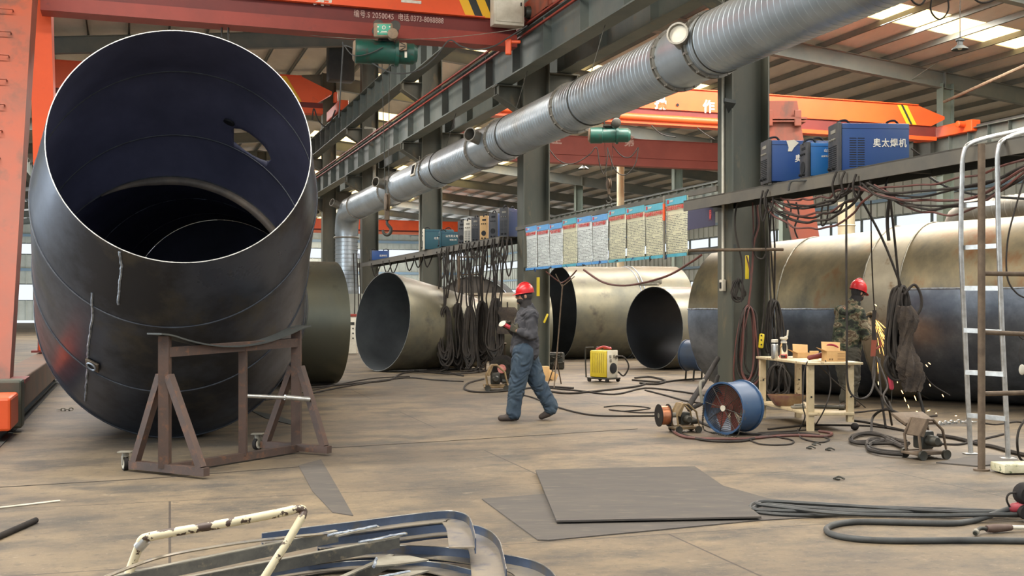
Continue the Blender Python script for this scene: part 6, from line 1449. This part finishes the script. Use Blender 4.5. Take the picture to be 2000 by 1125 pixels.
cable(hs, .02, 'thick grey hose in a long narrow loop at the lower right', m_cabg, 'hose', 'hose', 10)
for x in (1640, 1690, 1865):
    pass
th_ = thing('welding_gun', 'red and black welding gun handle at the right edge on the thick grey hose', 'welding gun', G(1995, 1015))
k = MB(); k.lathe([(0, .022), (.02, .034), (.2, .036), (.3, .03)], P(1972, 993, 7.65), P(2010, 988, 7.6)-P(1972, 993, 7.65), 14); k.build('handle', M('worn red rubber', (160, 48, 60), (120, 50, 56), 8, .5), th_)
k = MB(); k.tube(cr([P(1972, 990, 7.62), P(1966, 975, 7.6), P(1972, 964, 7.6), P(1990, 963, 7.6), P(2002, 972, 7.6)], 5), .007, 7); k.build('trigger_guard', m_cab, th_)
k = MB(); k.lathe([(0, .06), (.05, .075), (.1, .075)], P(2012, 968, 7.55), (0, 1, 0), 20); k.lathe([(0, .05), (.1, .05)], P(2008, 1002, 7.55), (0, 1, 0), 20); k.build('wire_wheel', m_blk, th_)
tg = thing('mig_torch', 'brown torch with bent nozzle lying on the floor at the right edge', 'torch', G(1945, 1040))
k = MB(); a = G(1927, 1033, .03); b = G(1975, 1030, .03); k.tube([a, a.lerp(b, .3), a.lerp(b, .7), b], [.022, .028, .024, .02], 10); k.build('handle', M('brown rubber grip', (74, 54, 48), (96, 76, 62), 9, .6), tg)
k = MB(); k.tube(cr([a, G(1915, 1032, .035), G(1908, 1037, .03), G(1904, 1042, .02)], 4), .013, 10); k.build('neck', m_iron, tg)
k = MB(); k.lathe([(0, .02), (.04, .018)], G(1907, 1038, .025), G(1902, 1045, .02)-G(1907, 1038, .025), 12); k.build('nozzle', m_fgr, tg)
k = MB(); k.tube([b, G(2060, 1031, .02)], .014, 8); k.build('lead', m_white, tg)
# ============================================================ people
from mathutils import noise as mnoise
def capsules(caps, name, mt, parent, vox=.01, smooth=4, extra=None, fac=.5, fold=0.0):
    k = MB()
    for (a, ra, b, rb) in caps:
        a = Vector(a); b = Vector(b); n = 10; d = b-a
        if d.length < 1e-5: k.sph(a, ra, 12); continue
        L = d.length; prof = []
        for i in range(5): t = PI/2*i/4; prof.append((-ra*math.cos(t), ra*math.sin(t)))
        for i in range(5): t = PI/2*(i)/4; prof.append((L+rb*math.sin(t), rb*math.cos(t)))
        k.lathe(prof, a, d, 14)
    if extra: extra(k)
    o = k.build(name, mt, parent, fix=True)
    m = o.modifiers.new('r', 'REMESH'); m.mode = 'VOXEL'; m.voxel_size = vox; m.use_smooth_shade = True
    if smooth: m2 = o.modifiers.new('s', 'SMOOTH'); m2.iterations = smooth; m2.factor = fac
    dg = bpy.context.evaluated_depsgraph_get(); dg.update(); me = bpy.data.meshes.new_from_object(o.evaluated_get(dg)); o.modifiers.clear()
    old = o.data; o.data = me; bpy.data.meshes.remove(old); me.materials.clear()
    for q in (mt if isinstance(mt, (list, tuple)) else [mt]): me.materials.append(q)
    if fold:
        for v in me.vertices:
            p = v.co; q = Vector((p.x*9, p.y*9, p.z*16)); a = mnoise.noise(q+Vector((0, 0, mnoise.noise(p*6)*3))); v.co = p+v.normal*fold*(1-abs(a)*3.2)
    me.polygons.foreach_set('use_smooth', [True]*len(me.polygons)); return o
def hand(w, d, nrm, curl=.9, g=0.0, side=1, spread=.0):
    """wrist point, pointing direction, palm normal (towards the closing side)"""
    d = Vector(d).normalized(); nrm = Vector(nrm); nrm = (nrm-d*nrm.dot(d)).normalized(); s = d.cross(nrm)*side; caps = []
    kn = []
    for i, q in enumerate((-.033, -.011, .011, .033)):
        a = w+s*q*.6; b = w+d*(.088-.004*abs(i-1.3))+s*q*1.05; caps.append((a, .015+g, b, .0125+g)); kn.append(b)
    for i, (b, L) in enumerate(zip(kn, (.037, .043, .040, .030))):
        dd = (d+s*(i-1.5)*spread).normalized(); p = b; ang = 0
        for j in range(3):
            ang += curl*(.75, 1, .8)[j]; v = dd*math.cos(ang)+nrm*math.sin(ang); q = p+v*L*(1, .72, .55)[j]; caps.append((p, (.0105, .0095, .0085)[j]+g, q, (.0095, .0085, .0078)[j]+g)); p = q
    t0 = w+d*.025-s*.030; v = (d*.55-s*.65+nrm*.45).normalized(); t1 = t0+v*.042; v2 = (d*.75-s*.1+nrm*.7).normalized(); t2 = t1+v2*.032; t3 = t2+(d*.5+s*.25+nrm*.8).normalized()*.026
    caps += [(t0, .015+g, t1, .0125+g), (t1, .0118+g, t2, .0105+g), (t2, .0105+g, t3, .009+g)]
    return caps
m_skin = M('skin', (196, 146, 118), (178, 126, 100), 8, .5)
m_helm = M('red helmet shell', (206, 34, 40), (190, 40, 40), 3, .3)
m_bal = M('black balaclava', (40, 38, 38), (58, 54, 52), 12, .9)
m_swt = M('charcoal jumper', (74, 74, 78), (56, 56, 60), 5, .9, bump=.3)
m_jean = M('dusty blue jeans', (50, 66, 82), (64, 80, 92), 4, .85, bump=.3, c3=(84, 92, 94), thr3=(.58, .75))
m_shoe = M('dark work shoe', (52, 44, 42), (74, 64, 56), 8, .7)
m_glov = M('dirty olive glove', (78, 74, 56), (54, 52, 44), 9, .85)
m_glw = M('pale canvas glove', (170, 152, 122), (130, 108, 80), 9, .85)
def camo():
    m = bpy.data.materials.new('woodland camouflage cloth'); m.use_nodes = True; nt = m.node_tree; b = nt.nodes['Principled BSDF']; b.inputs['Roughness'].default_value = .9
    tc = nt.nodes.new('ShaderNodeTexCoord'); mp = nt.nodes.new('ShaderNodeMapping'); nt.links.new(tc.outputs['Object'], mp.inputs[0]); mp.inputs['Scale'].default_value = (1, 1, 1.5)
    n = nt.nodes.new('ShaderNodeTexNoise'); n.inputs['Scale'].default_value = 6.5; n.inputs['Detail'].default_value = 5; nt.links.new(mp.outputs[0], n.inputs['Vector'])
    r = nt.nodes.new('ShaderNodeValToRGB'); r.color_ramp.interpolation = 'CONSTANT'; nt.links.new(n.outputs[0], r.inputs[0]); e = r.color_ramp.elements
    e[0].position = 0; e[0].color = (*srgb((40, 42, 36)), 1); e[1].position = .42; e[1].color = (*srgb((68, 74, 56)), 1)
    for p_, c in ((.5, (122, 112, 88)), (.56, (88, 72, 54)), (.62, (140, 130, 106))): x = e.new(p_); x.color = (*srgb(c), 1)
    nt.links.new(r.outputs[0], b.inputs['Base Color']); return m
m_camo = camo()
def head_parts(c, f, up, r=.092):   # capsules + extra shape for a head looking along f
    f = Vector(f).normalized(); up = Vector(up).normalized(); s = f.cross(up)
    R = Matrix((f, s, up)).transposed()
    def extra(k):
        k.sph(c, (.096, .076, .118), 20, R); k.sph(c+f*.045-up*.05, (.052, .052, .062), 16, R)
        k.sph(c+f*.1-up*.012, (.02, .013, .022), 10, R); k.sph(c+f*.085+up*.03, (.02, .05, .012), 10, R)
        k.sph(c+f*.088-up*.055, (.014, .028, .008), 10, R); k.sph(c+f*.08-up*.085, (.022, .025, .02), 10, R)
        for q in (-1, 1): k.sph(c+s*q*.078-f*.005-up*.01, (.02, .012, .032), 10, R)
    return extra, R, s
def helmet(parent, c, f, up, mt=m_helm, sc=1.0, hz=1.0):
    f = Vector(f).normalized(); up = Vector(up).normalized(); s = f.cross(up); R = Matrix((f*sc, s*sc, up*sc*hz)).transposed(); k = MB()
    secs = []; N = 28
    for i in range(10):
        t = PI/2*i/9; rr = math.cos(t); secs.append([c+R@Vector((.132*rr*math.cos(a), .112*rr*math.sin(a), .02+.118*math.sin(t))) for a in [2*PI*j/N for j in range(N)]])
    secs = [[c+R@Vector((.132*math.cos(a), .112*math.sin(a), -.005)) for a in [2*PI*j/N for j in range(N)]]]+secs
    k.loft(secs); h = k.build('helmet_shell', mt, parent)
    k = MB(); rim = [c+R@Vector((.137*math.cos(a)+(.05 if math.cos(a) > 0 else 0)*math.cos(a), .117*math.sin(a), -.004-(.012*max(0, math.cos(a))))) for a in [2*PI*j/N for j in range(N)]]
    inn = [c+R@Vector((.118*math.cos(a), .1*math.sin(a), .004)) for a in [2*PI*j/N for j in range(N)]]
    k.add(rim+inn, [(i, (i+1) % N, N+(i+1) % N, N+i) for i in range(N)]); o = k.build('brim', mt, parent); md = o.modifiers.new('s', 'SOLIDIFY'); md.thickness = .005
    k = MB(); k.tube([c+R@Vector((.1*math.cos(a)*1.15, 0, .118*math.sin(a)+.03)) for a in [PI*.12+PI*.76*i/12 for i in range(13)]], .008, 6); k.build('ridge', mt, parent)
def goggles(parent, c, f, up):
    f = Vector(f).normalized(); up = Vector(up).normalized(); s = f.cross(up); R = Matrix((f, s, up)).transposed()
    k = MB()
    for q in (-.034, .034): k.sph(c+f*.092+s*q+up*.012, (.018, .034, .024), 12, R)
    o = k.build('goggles', M('smoky goggles', (120, 124, 124), (60, 60, 62), 9, .15), parent)
    k = MB(); k.tube([c+R@Vector((.1*math.cos(a), .084*math.sin(a), .014)) for a in [2*PI*j/20 for j in range(20)]], .008, 6, closed=True); k.build('goggle_strap', m_bal, o)
# ---- walking worker
Y1 = 14.4
def J(px, py, dy=0): return P(px, py, Y1+dy)
w1 = thing('person', 'walking person in red helmet, charcoal jumper and blue jeans, holding a small tool', 'person', G(1028, 818))
hd = J(1024, 577); fdir = Vector((-1, -.12, -.12)); upd = Vector((-.1, 0, 1))
ex, Rh, sh_ = head_parts(hd, fdir, upd)
hipN = J(1023, 688, -.09); hipF = J(1026, 688, .09)
kneN = J(1011, 748, -.09); ankN = J(1003, 805, -.06); toeN = J(978, 816, -.06)
kneF = J(1051, 748, .1); ankF = J(1076, 797, .12); toeF = J(1056, 812, .12)
shN = J(1037, 616, -.19); elN = J(1040, 655, -.24); wrN = J(1011, 646, -.22)
shF = J(1022, 616, .18); elF = J(1012, 652, .24); wrF = J(994, 640, .05)
hN = hand(wrN, J(995, 637, -.16)-wrN, Vector((0, 1, .2)), .8, 0, 1); hF = hand(wrF, J(984, 631, 0)-wrF, Vector((0, -1, .1)), .8, 0, -1)
body = [(J(1029, 604), .058, J(1026, 590), .055), (J(1031, 618), .09, J(1027, 660), .095), (J(1027, 660), .095, J(1025, 686), .1), (shN, .05, shF, .05),
        (shN, .05, elN, .038), (elN, .038, wrN, .026), (shF, .05, elF, .038), (elF, .038, wrF, .026),
        (hipN, .085, kneN, .058), (kneN, .056, ankN, .04), (hipF, .085, kneF, .058), (kneF, .056, ankF, .04), (ankN, .036, ankN+Vector((-.07, 0, -.04)), .022), (ankF, .036, ankF+Vector((-.05, 0, -.05)), .022)]+hN+hF
capsules(body, 'body', m_skin, w1, .007, 3, ex)
jk = [(J(1028, 604), .078, J(1026, 622), .12), (J(1024, 622, 0), .11, J(1022, 650, 0), .13), (J(1031, 602), .082, J(1034, 616), .12), (J(1034, 617, -.1), .105, J(1027, 658, -.06), .115), (J(1030, 617, .1), .105, J(1025, 658, .06), .115), (J(1026, 655), .14, J(1026, 684), .145),
      (J(1023, 640, -.05), .12, J(1021, 684, -.05), .115), (J(1024, 660, .06), .12, J(1024, 686, .06), .125), (J(1034, 664, -.04), .12, J(1033, 686, -.04), .13), (J(1018, 664, 0), .12, J(1016, 684, 0), .13),
      (shN, .085, elN, .066), (elN, .066, wrN.lerp(elN, .18), .046), (shF, .085, elF, .066), (elF, .066, wrF.lerp(elF, .2), .046)]
capsules(jk, 'jumper', m_swt, w1, .012, 3, fold=.011)
tr = [(J(1024, 684), .135, J(1026, 694), .14), (hipN, .14, kneN, .108), (kneN, .106, ankN+UP*.02, .085), (hipF, .14, kneF, .108), (kneF, .102, ankF+UP*.02, .084), (ankN+UP*.05, .088, ankN-UP*.01, .09), (ankF+UP*.05, .085, ankF-UP*.0, .088)]
capsules(tr, 'jeans', m_jean, w1, .012, 3, fold=.012)
for (a, t_, nm) in ((ankN, toeN, 0), (ankF, toeF, 1)):
    d = (t_-a); z0 = .045
    if nm == 0: heel = Vector((a.x+.035, a.y, .045)); toe = Vector((t_.x, t_.y, .038)); heel = Vector((heel.x, heel.y, .05))
    else: heel = Vector((a.x+.03, a.y, .115)); toe = Vector((t_.x+.01, t_.y, .04))
    capsules([(heel, .044, heel.lerp(toe, .5), .05), (heel.lerp(toe, .5), .05, toe, .038), (heel+UP*.02, .046, a, .056), (a, .05, heel.lerp(toe, .6), .046)], 'shoe', m_shoe, w1, .008, 2)
gl1 = capsules(hand(wrN, J(995, 637, -.16)-wrN, Vector((0, 1, .2)), .8, .004, 1), 'glove', m_glov, w1, .006, 1); gl2 = capsules(hand(wrF, J(984, 631, 0)-wrF, Vector((0, -1, .1)), .8, .004, -1)+[(wrF, .036, wrF.lerp(elF, .3), .045)], 'glove', m_glov, w1, .006, 1)
def bala(parent, hd, f, up, nk):
    f = Vector(f).normalized(); up = Vector(up).normalized(); s = f.cross(up); R = Matrix((f, s, up)).transposed()
    def ex2(k): k.sph(hd-f*.012+up*.004, (.098, .088, .1), 16, R); k.sph(hd+f*.035-up*.062, (.072, .064, .05), 14, R)
    capsules([(hd-up*.08-f*.01, .075, nk, .085)], 'balaclava', m_bal, parent, .008, 2, ex2)
bala(w1, hd, fdir, upd, J(1029, 602))
goggles(w1, hd, fdir, upd); helmet(w1, hd+UP*.035+Vector((.008, 0, 0)), fdir, upd, sc=.9, hz=1.0)
# small grinder in the hands
t1 = thing('angle_grinder', 'small red and white angle grinder held by the walking worker', 'grinder', J(988, 640, -.05))
a = J(1004, 644, -.1); b = J(985, 634, -.1); k = MB(); k.lathe([(0, .02), (.01, .026), ((b-a).length, .026), ((b-a).length+.01, .018)], a, b-a, 12); k.build('body', M('grinder red', (176, 50, 60), None, rough=.4), t1)
k = MB(); k.lathe([(-.01, .01), (-.01, .045), (.0, .05), (.01, .03)], b+(b-a).normalized()*.03, Vector((-.4, -.5, .6)), 20); k.build('disc_guard', m_white, t1)
# ---- worker in camouflage
Y2 = 16.2
def K(px, py, dy=0): return P(px, py, Y2+dy)
w2 = thing('person', 'person in red helmet and camouflage jacket grinding at the long tank, seen from behind', 'person', G(1658, 797))
hd = K(1676, 571); fdir = Vector((.85, .38, -.3)); upd = Vector((.25, .05, 1))
ex, Rh, sh_ = head_parts(hd, fdir, upd)
f2_ = Vector((.8, .6, 0)); s2 = Vector((.6, -.8, 0))      # body facing and its right side
def B2(px, py, sd): return K(px, py)+s2*sd
hipR = K(1652, 690)+s2*.09; hipL = K(1656, 690)-s2*.09; knR = K(1652, 742)+s2*.1; knL = K(1663, 742)-s2*.08; anR = K(1644, 787)+s2*.08; anL = K(1669, 790)-s2*.06
anR.z = .1; anL.z = .1
shR = K(1654, 610)+s2*.19; shL = K(1662, 608)-s2*.18; elR = K(1668, 655)+s2*.2; elL = K(1680, 648)-s2*.16; wrR = K(1690, 634)+s2*.06; wrL = K(1696, 618)-s2*.05
hR = hand(wrR, K(1700, 622)-wrR, Vector((0, .8, .6)), .75, 0, 1); hL = hand(wrL, K(1706, 612)-wrL, Vector((0, -.8, -.5)), .75, 0, -1)
body = [(K(1664, 598), .06, K(1671, 583), .056), (K(1658, 612), .12, K(1655, 660), .115), (K(1655, 660), .115, K(1654, 686), .12), (shR, .06, shL, .06), (shR, .05, elR, .038), (elR, .038, wrR, .026), (shL, .05, elL, .038), (elL, .038, wrL, .026),
        (hipR, .085, knR, .058), (knR, .056, anR, .04), (hipL, .085, knL, .058), (knL, .056, anL, .04), (anR, .04, anR+f2_*.14-UP*.05, .03), (anL, .04, anL+f2_*.14-UP*.05, .03)]+hR+hL
capsules(body, 'body', m_skin, w2, .007, 3, ex)
jk = [(K(1667, 593), .088, K(1657, 612), .13), (K(1664, 597), .085, K(1657, 612), .13), (K(1657, 613)+s2*.12, .115, K(1652, 660)+s2*.08, .14), (K(1660, 613)-s2*.1, .115, K(1657, 660)-s2*.08, .14), (K(1653, 650), .17, K(1653, 674), .175), (K(1648, 640), .14, K(1645, 676), .14), (K(1660, 660), .15, K(1662, 676), .15),
      (shR, .092, elR, .075), (elR, .075, wrR.lerp(elR, .25), .052), (shL, .09, elL, .072), (elL, .072, wrL.lerp(elL, .25), .05)]
capsules(jk, 'camouflage_jacket', m_camo, w2, .012, 3, fold=.014)
capsules([(K(1654, 684), .15, K(1655, 695), .15), (hipR, .135, knR, .115), (knR, .112, anR+UP*.03, .1), (hipL, .135, knL, .115), (knL, .112, anL+UP*.03, .1)], 'trousers', M('olive brown trousers', (74, 70, 58), (58, 56, 48), 5, .9, bump=.3), w2, .012, 3, fold=.012)
for a in (anR, anL):
    capsules([(Vector((a.x, a.y, .055))-f2_*.05, .052, Vector((a.x, a.y, .05))+f2_*.1, .052), (Vector((a.x, a.y, .05))+f2_*.1, .05, Vector((a.x, a.y, .042))+f2_*.17, .04), (Vector((a.x, a.y, .06)), .055, a, .06)], 'boot', M('dusty brown boot', (92, 78, 62), (70, 60, 50), 8, .8), w2, .008, 2)
capsules(hand(wrR, K(1700, 622)-wrR, Vector((0, .8, .6)), .75, .004, 1)+[(wrR, .046, wrR.lerp(elR, .45), .06)], 'glove', m_glw, w2, .006, 1)
capsules(hand(wrL, K(1706, 612)-wrL, Vector((0, -.8, -.5)), .75, .004, -1)+[(wrL, .042, wrL.lerp(elL, .3), .05)], 'glove', m_glw, w2, .006, 1)
bala(w2, hd, fdir, upd, K(1665, 596)); goggles(w2, hd, fdir, upd); helmet(w2, hd+UP*.03, fdir, upd, sc=.98, hz=1.18)
t2 = thing('angle_grinder', 'small grinder in the gloved hands of the worker in camouflage', 'grinder', K(1702, 625))
a = K(1692, 622); b = K(1706, 612, .05); k = MB(); k.lathe([(0, .022), (.01, .028), ((b-a).length, .028), ((b-a).length+.01, .018)], a, b-a, 12); k.build('body', m_iron, t2)
k = MB(); k.lathe([(0, .06), (.006, .06)], b+Vector((.02, .02, -.03)), (.2, .9, -.3), 24); k.build('disc', m_rust, t2)
# ---- sparks
m_spk = emit('hot spark', (255, 170, 84), 4.5)
m_spk2 = emit('hotter spark', (255, 205, 130), 4.5)
rs = random.Random(9); k = MB()
for i in range(75):
    a0 = K(1706, 618, .1); ang = math.radians(rs.gauss(64, 10)); d = Vector((math.cos(ang), rs.uniform(-.15, .25), -math.sin(ang))).normalized(); u = rs.uniform(.02, .8); L = rs.uniform(.05, .2)
    p0 = a0+d*u; p1 = p0+d*L; k.tube([p0, p0.lerp(p1, .5), p1], [.0012, .0026, .0012], 4)
o = k.build('spark_stream', m_spk); tag(o, 'stream of grinding sparks falling beside the large hose bundle', 'sparks', kind='stuff')
k = MB()
for (x, y, a, L) in ((1708, 594, 40, 6), (1746, 702, 75, 8), (1742, 720, 75, 8), (1715, 745, 80, 7), (1752, 742, 80, 6), (1776, 738, 60, 6), (1808, 712, 50, 6), (1813, 708, 40, 6), (1797, 730, 70, 6), (1815, 750, 60, 5), (1840, 770, 60, 6), (1760, 762, 60, 8), (1766, 776, 70, 9), (1786, 773, 70, 10), (1773, 790, 70, 8), (1789, 803, 20, 5), (1810, 803, -20, 7), (1827, 807, 0, 3), (1865, 812, 0, 4), (1786, 688, 70, 5), (1728, 680, 75, 8)):
    p = P(x, y, 14.2); d = Vector((math.cos(math.radians(a)), 0, -math.sin(math.radians(a))))*L/F*14.2; k.tube([p, p+d*.5, p+d], [.002, .0055, .002], 5)
o = k.build('falling_sparks', m_spk2); tag(o, 'scattered single sparks raining down around the hose bundle and cloth', 'sparks', kind='stuff')
# ============================================================ foreground
def PZ(px, py, z): return G(px, py, z)
hr = thing('tube_handle', 'chipped cream tube handle standing in the foreground', 'handle', Vector((-1.6, 5.1, 0)))
Yh = 5.15
pts = [P(238, 1160, Yh-.05), P(256, 1108, Yh), P(272, 1066, Yh), P(278, 1054, Yh), P(290, 1049, Yh), P(330, 1041, Yh+.02), P(430, 1024, Yh+.08), P(540, 1003, Yh+.15), P(575, 995, Yh+.17)]
k = MB(); k.tube(cr(pts, 6), .021, 14); k.build('top_tube', m_cream, hr)
k = MB(); k.lathe([(0, .026), (.05, .026)], P(270, 1070, Yh), P(292, 1046, Yh)-P(270, 1070, Yh), 14); k.build('corner_sleeve', m_chr, hr)
pts = [P(575, 995, Yh+.17), P(589, 994, Yh+.17), P(593, 1001, Yh+.17), P(586, 1016, Yh+.14), P(560, 1060, Yh+.1), P(512, 1135, Yh+.05), P(470, 1205, Yh)]
k = MB(); k.tube(cr(pts, 6), .019, 14); k.build('side_tube', m_cream, hr)
k = MB(); k.tube([P(238, 1160, Yh-.05), P(200, 1250, Yh-.12)], .021, 14); q_ = P(200, 1250, Yh-.12); k.tube([q_, Vector((q_.x-.02, q_.y-.02, 0))], .021, 14); q2 = P(470, 1205, Yh); k.tube([q2, Vector((q2.x-.02, q2.y, 0))], .019, 14); k.build('lower_tube', m_cream, hr)
m_bstr = M('blue oxide flat bar', (96, 112, 142), (78, 88, 104), 2.2, .34, .6, c3=(118, 108, 88), thr3=(.55, .7), sc3=3)
m_web = M('brushed plate edge bar', (168, 156, 134), (132, 128, 122), 3, .38, .6, c3=(98, 104, 116), thr3=(.55, .7))
def bentframe(label, curve, z, band, web, zdrop=.0):
    f = thing('bent_frame', label, 'steel frame', PZ(curve[len(curve)//2][0], curve[len(curve)//2][1], 0))
    path = cr([PZ(x, y, z) for (x, y) in curve], 8); n = len(path); k = MB(); th = .006
    ins = []
    for i, p in enumerate(path):
        t = (path[min(i+1, n-1)]-path[max(i-1, 0)]).normalized(); ins.append(Vector((t.y, -t.x, 0)))
    k.loft([[p, p-UP*band, p-UP*band+q*th, p+q*th] for p, q in zip(path, ins)]); k.build('curved_band', m_bstr, f)
    k = MB(); k.tube([p+UP*.001+q*th/2 for p, q in zip(path, ins)], .0035, 5); k.build('bright_edge', m_rim, f)
    k = MB(); k.loft([[p-UP*(band*.55)+q*th, p-UP*(band*.55+.006)+q*th, p-UP*(band*.55+.006)+q*(th+web*min(1, .25+i/n*1.1)), p-UP*(band*.55)+q*(th+web*min(1, .25+i/n*1.1))] for i, (p, q) in enumerate(zip(path, ins))]); k.build('web_plate', m_web, f)
    return f
bentframe('topmost bent blue steel frame of the foreground stack', [(511, 1042), (600, 1030), (700, 1018), (800, 1005), (870, 998), (903, 1002), (918, 1012), (925, 1030), (930, 1052)], .30, .075, .13)
bentframe('second bent steel frame of the foreground stack, its curved end further right', [(620, 1052), (760, 1036), (860, 1024), (920, 1025), (955, 1036), (975, 1055), (983, 1080), (990, 1112)], .21, .08, .16)
bentframe('third bent blue steel frame of the foreground stack, lowest and widest', [(600, 1082), (720, 1067), (850, 1068), (960, 1080), (1030, 1092), (1065, 1106), (1085, 1125), (1092, 1150)], .11, .08, .15)
bentframe('bottom bent frame peeking out under the foreground stack', [(520, 1118), (640, 1100), (760, 1094), (860, 1100), (960, 1125), (1000, 1150)], .05, .045, .12)
def anglebar(p0, p1, label, w=.055, z=.05):
    b = thing('angle_bar', label, 'steel bar', (p0+p1)/2-UP*z); d = (p1-p0).normalized(); s = d.cross(UP).normalized()
    k = MB(); k.beam(p0, p1, .008, w, UP); k.build('upright_leg', M('dark mottled angle steel', (112, 110, 102), (78, 78, 76), 7, .5, .4, c3=(140, 130, 110), thr3=(.56, .68)), b, smooth=False)
    k = MB(); k.beam(p0+UP*w/2-s*w*.3, p1+UP*w/2-s*w*.3, w*.6, .007, UP); k.build('flat_leg', m_fgr, b, smooth=False)
    return b
anglebar(PZ(180, 1148, .2), PZ(660, 1048, .27), 'upper dark angle bar running into the foreground stack')
anglebar(PZ(240, 1165, .13), PZ(780, 1060, .18), 'middle dark angle bar running into the foreground stack')
anglebar(PZ(560, 1190, .05), PZ(770, 1095, .12), 'lower right angle bar of the foreground stack')
for i, (pp, z) in enumerate((([(640, 1046), (735, 1028), (742, 1031), (700, 1040), (660, 1049)], .31), ([(700, 1060), (790, 1042), (796, 1044), (760, 1054), (720, 1060)], .25), ([(730, 1108), (735, 1090), (800, 1088), (838, 1096), (780, 1104)], .17), ([(740, 1128), (800, 1116), (838, 1117), (800, 1128)], .13))):
    k = MB(); k.prism([PZ(x, y, z) for (x, y) in pp], UP*.008); g_ = tag(k.build('gusset_plate', m_fgr, smooth=False), ['top left', 'second', 'largest triangular', 'lowest'][i]+' welded gusset plate on the foreground stack', 'plate')
    q = [PZ(x, y, z+.01) for (x, y) in pp[:3]]; k = MB(); k.tube([p+Vector((random.uniform(-.004, .004), 0, random.uniform(-.002, .003))) for p in [q[0].lerp(q[1], t/14) for t in range(15)]], .007, 6); k.build('weld_bead', m_weld, g_)
cable([PZ(150, 1150, .3), PZ(300, 1092, .3), PZ(420, 1068, .3), PZ(520, 1054, .3), PZ(640, 1042, .3)], .008, 'thin curved bright rod left of the foreground stack', m_web, 'curved_rod', 'rod')
cable([PZ(190, 1165, .2), PZ(320, 1108, .2), PZ(430, 1084, .2), PZ(560, 1072, .2)], .007, 'second thin curved rod left of the foreground stack', m_web, 'curved_rod', 'rod')
for (x, y, z, lb) in ((700, 1080, .1, 'left timber block under the foreground stack'), (930, 1085, .06, 'right timber block under the foreground stack')):
    k = MB(); q = G(x, y); q.z = z/2; k.bbox(q+Vector((0, .1, 0)), (.1, .3, z), Matrix.Rotation(.3, 3, 'Z'), .005); tag(k.build('timber_block', m_rust), lb, 'block')
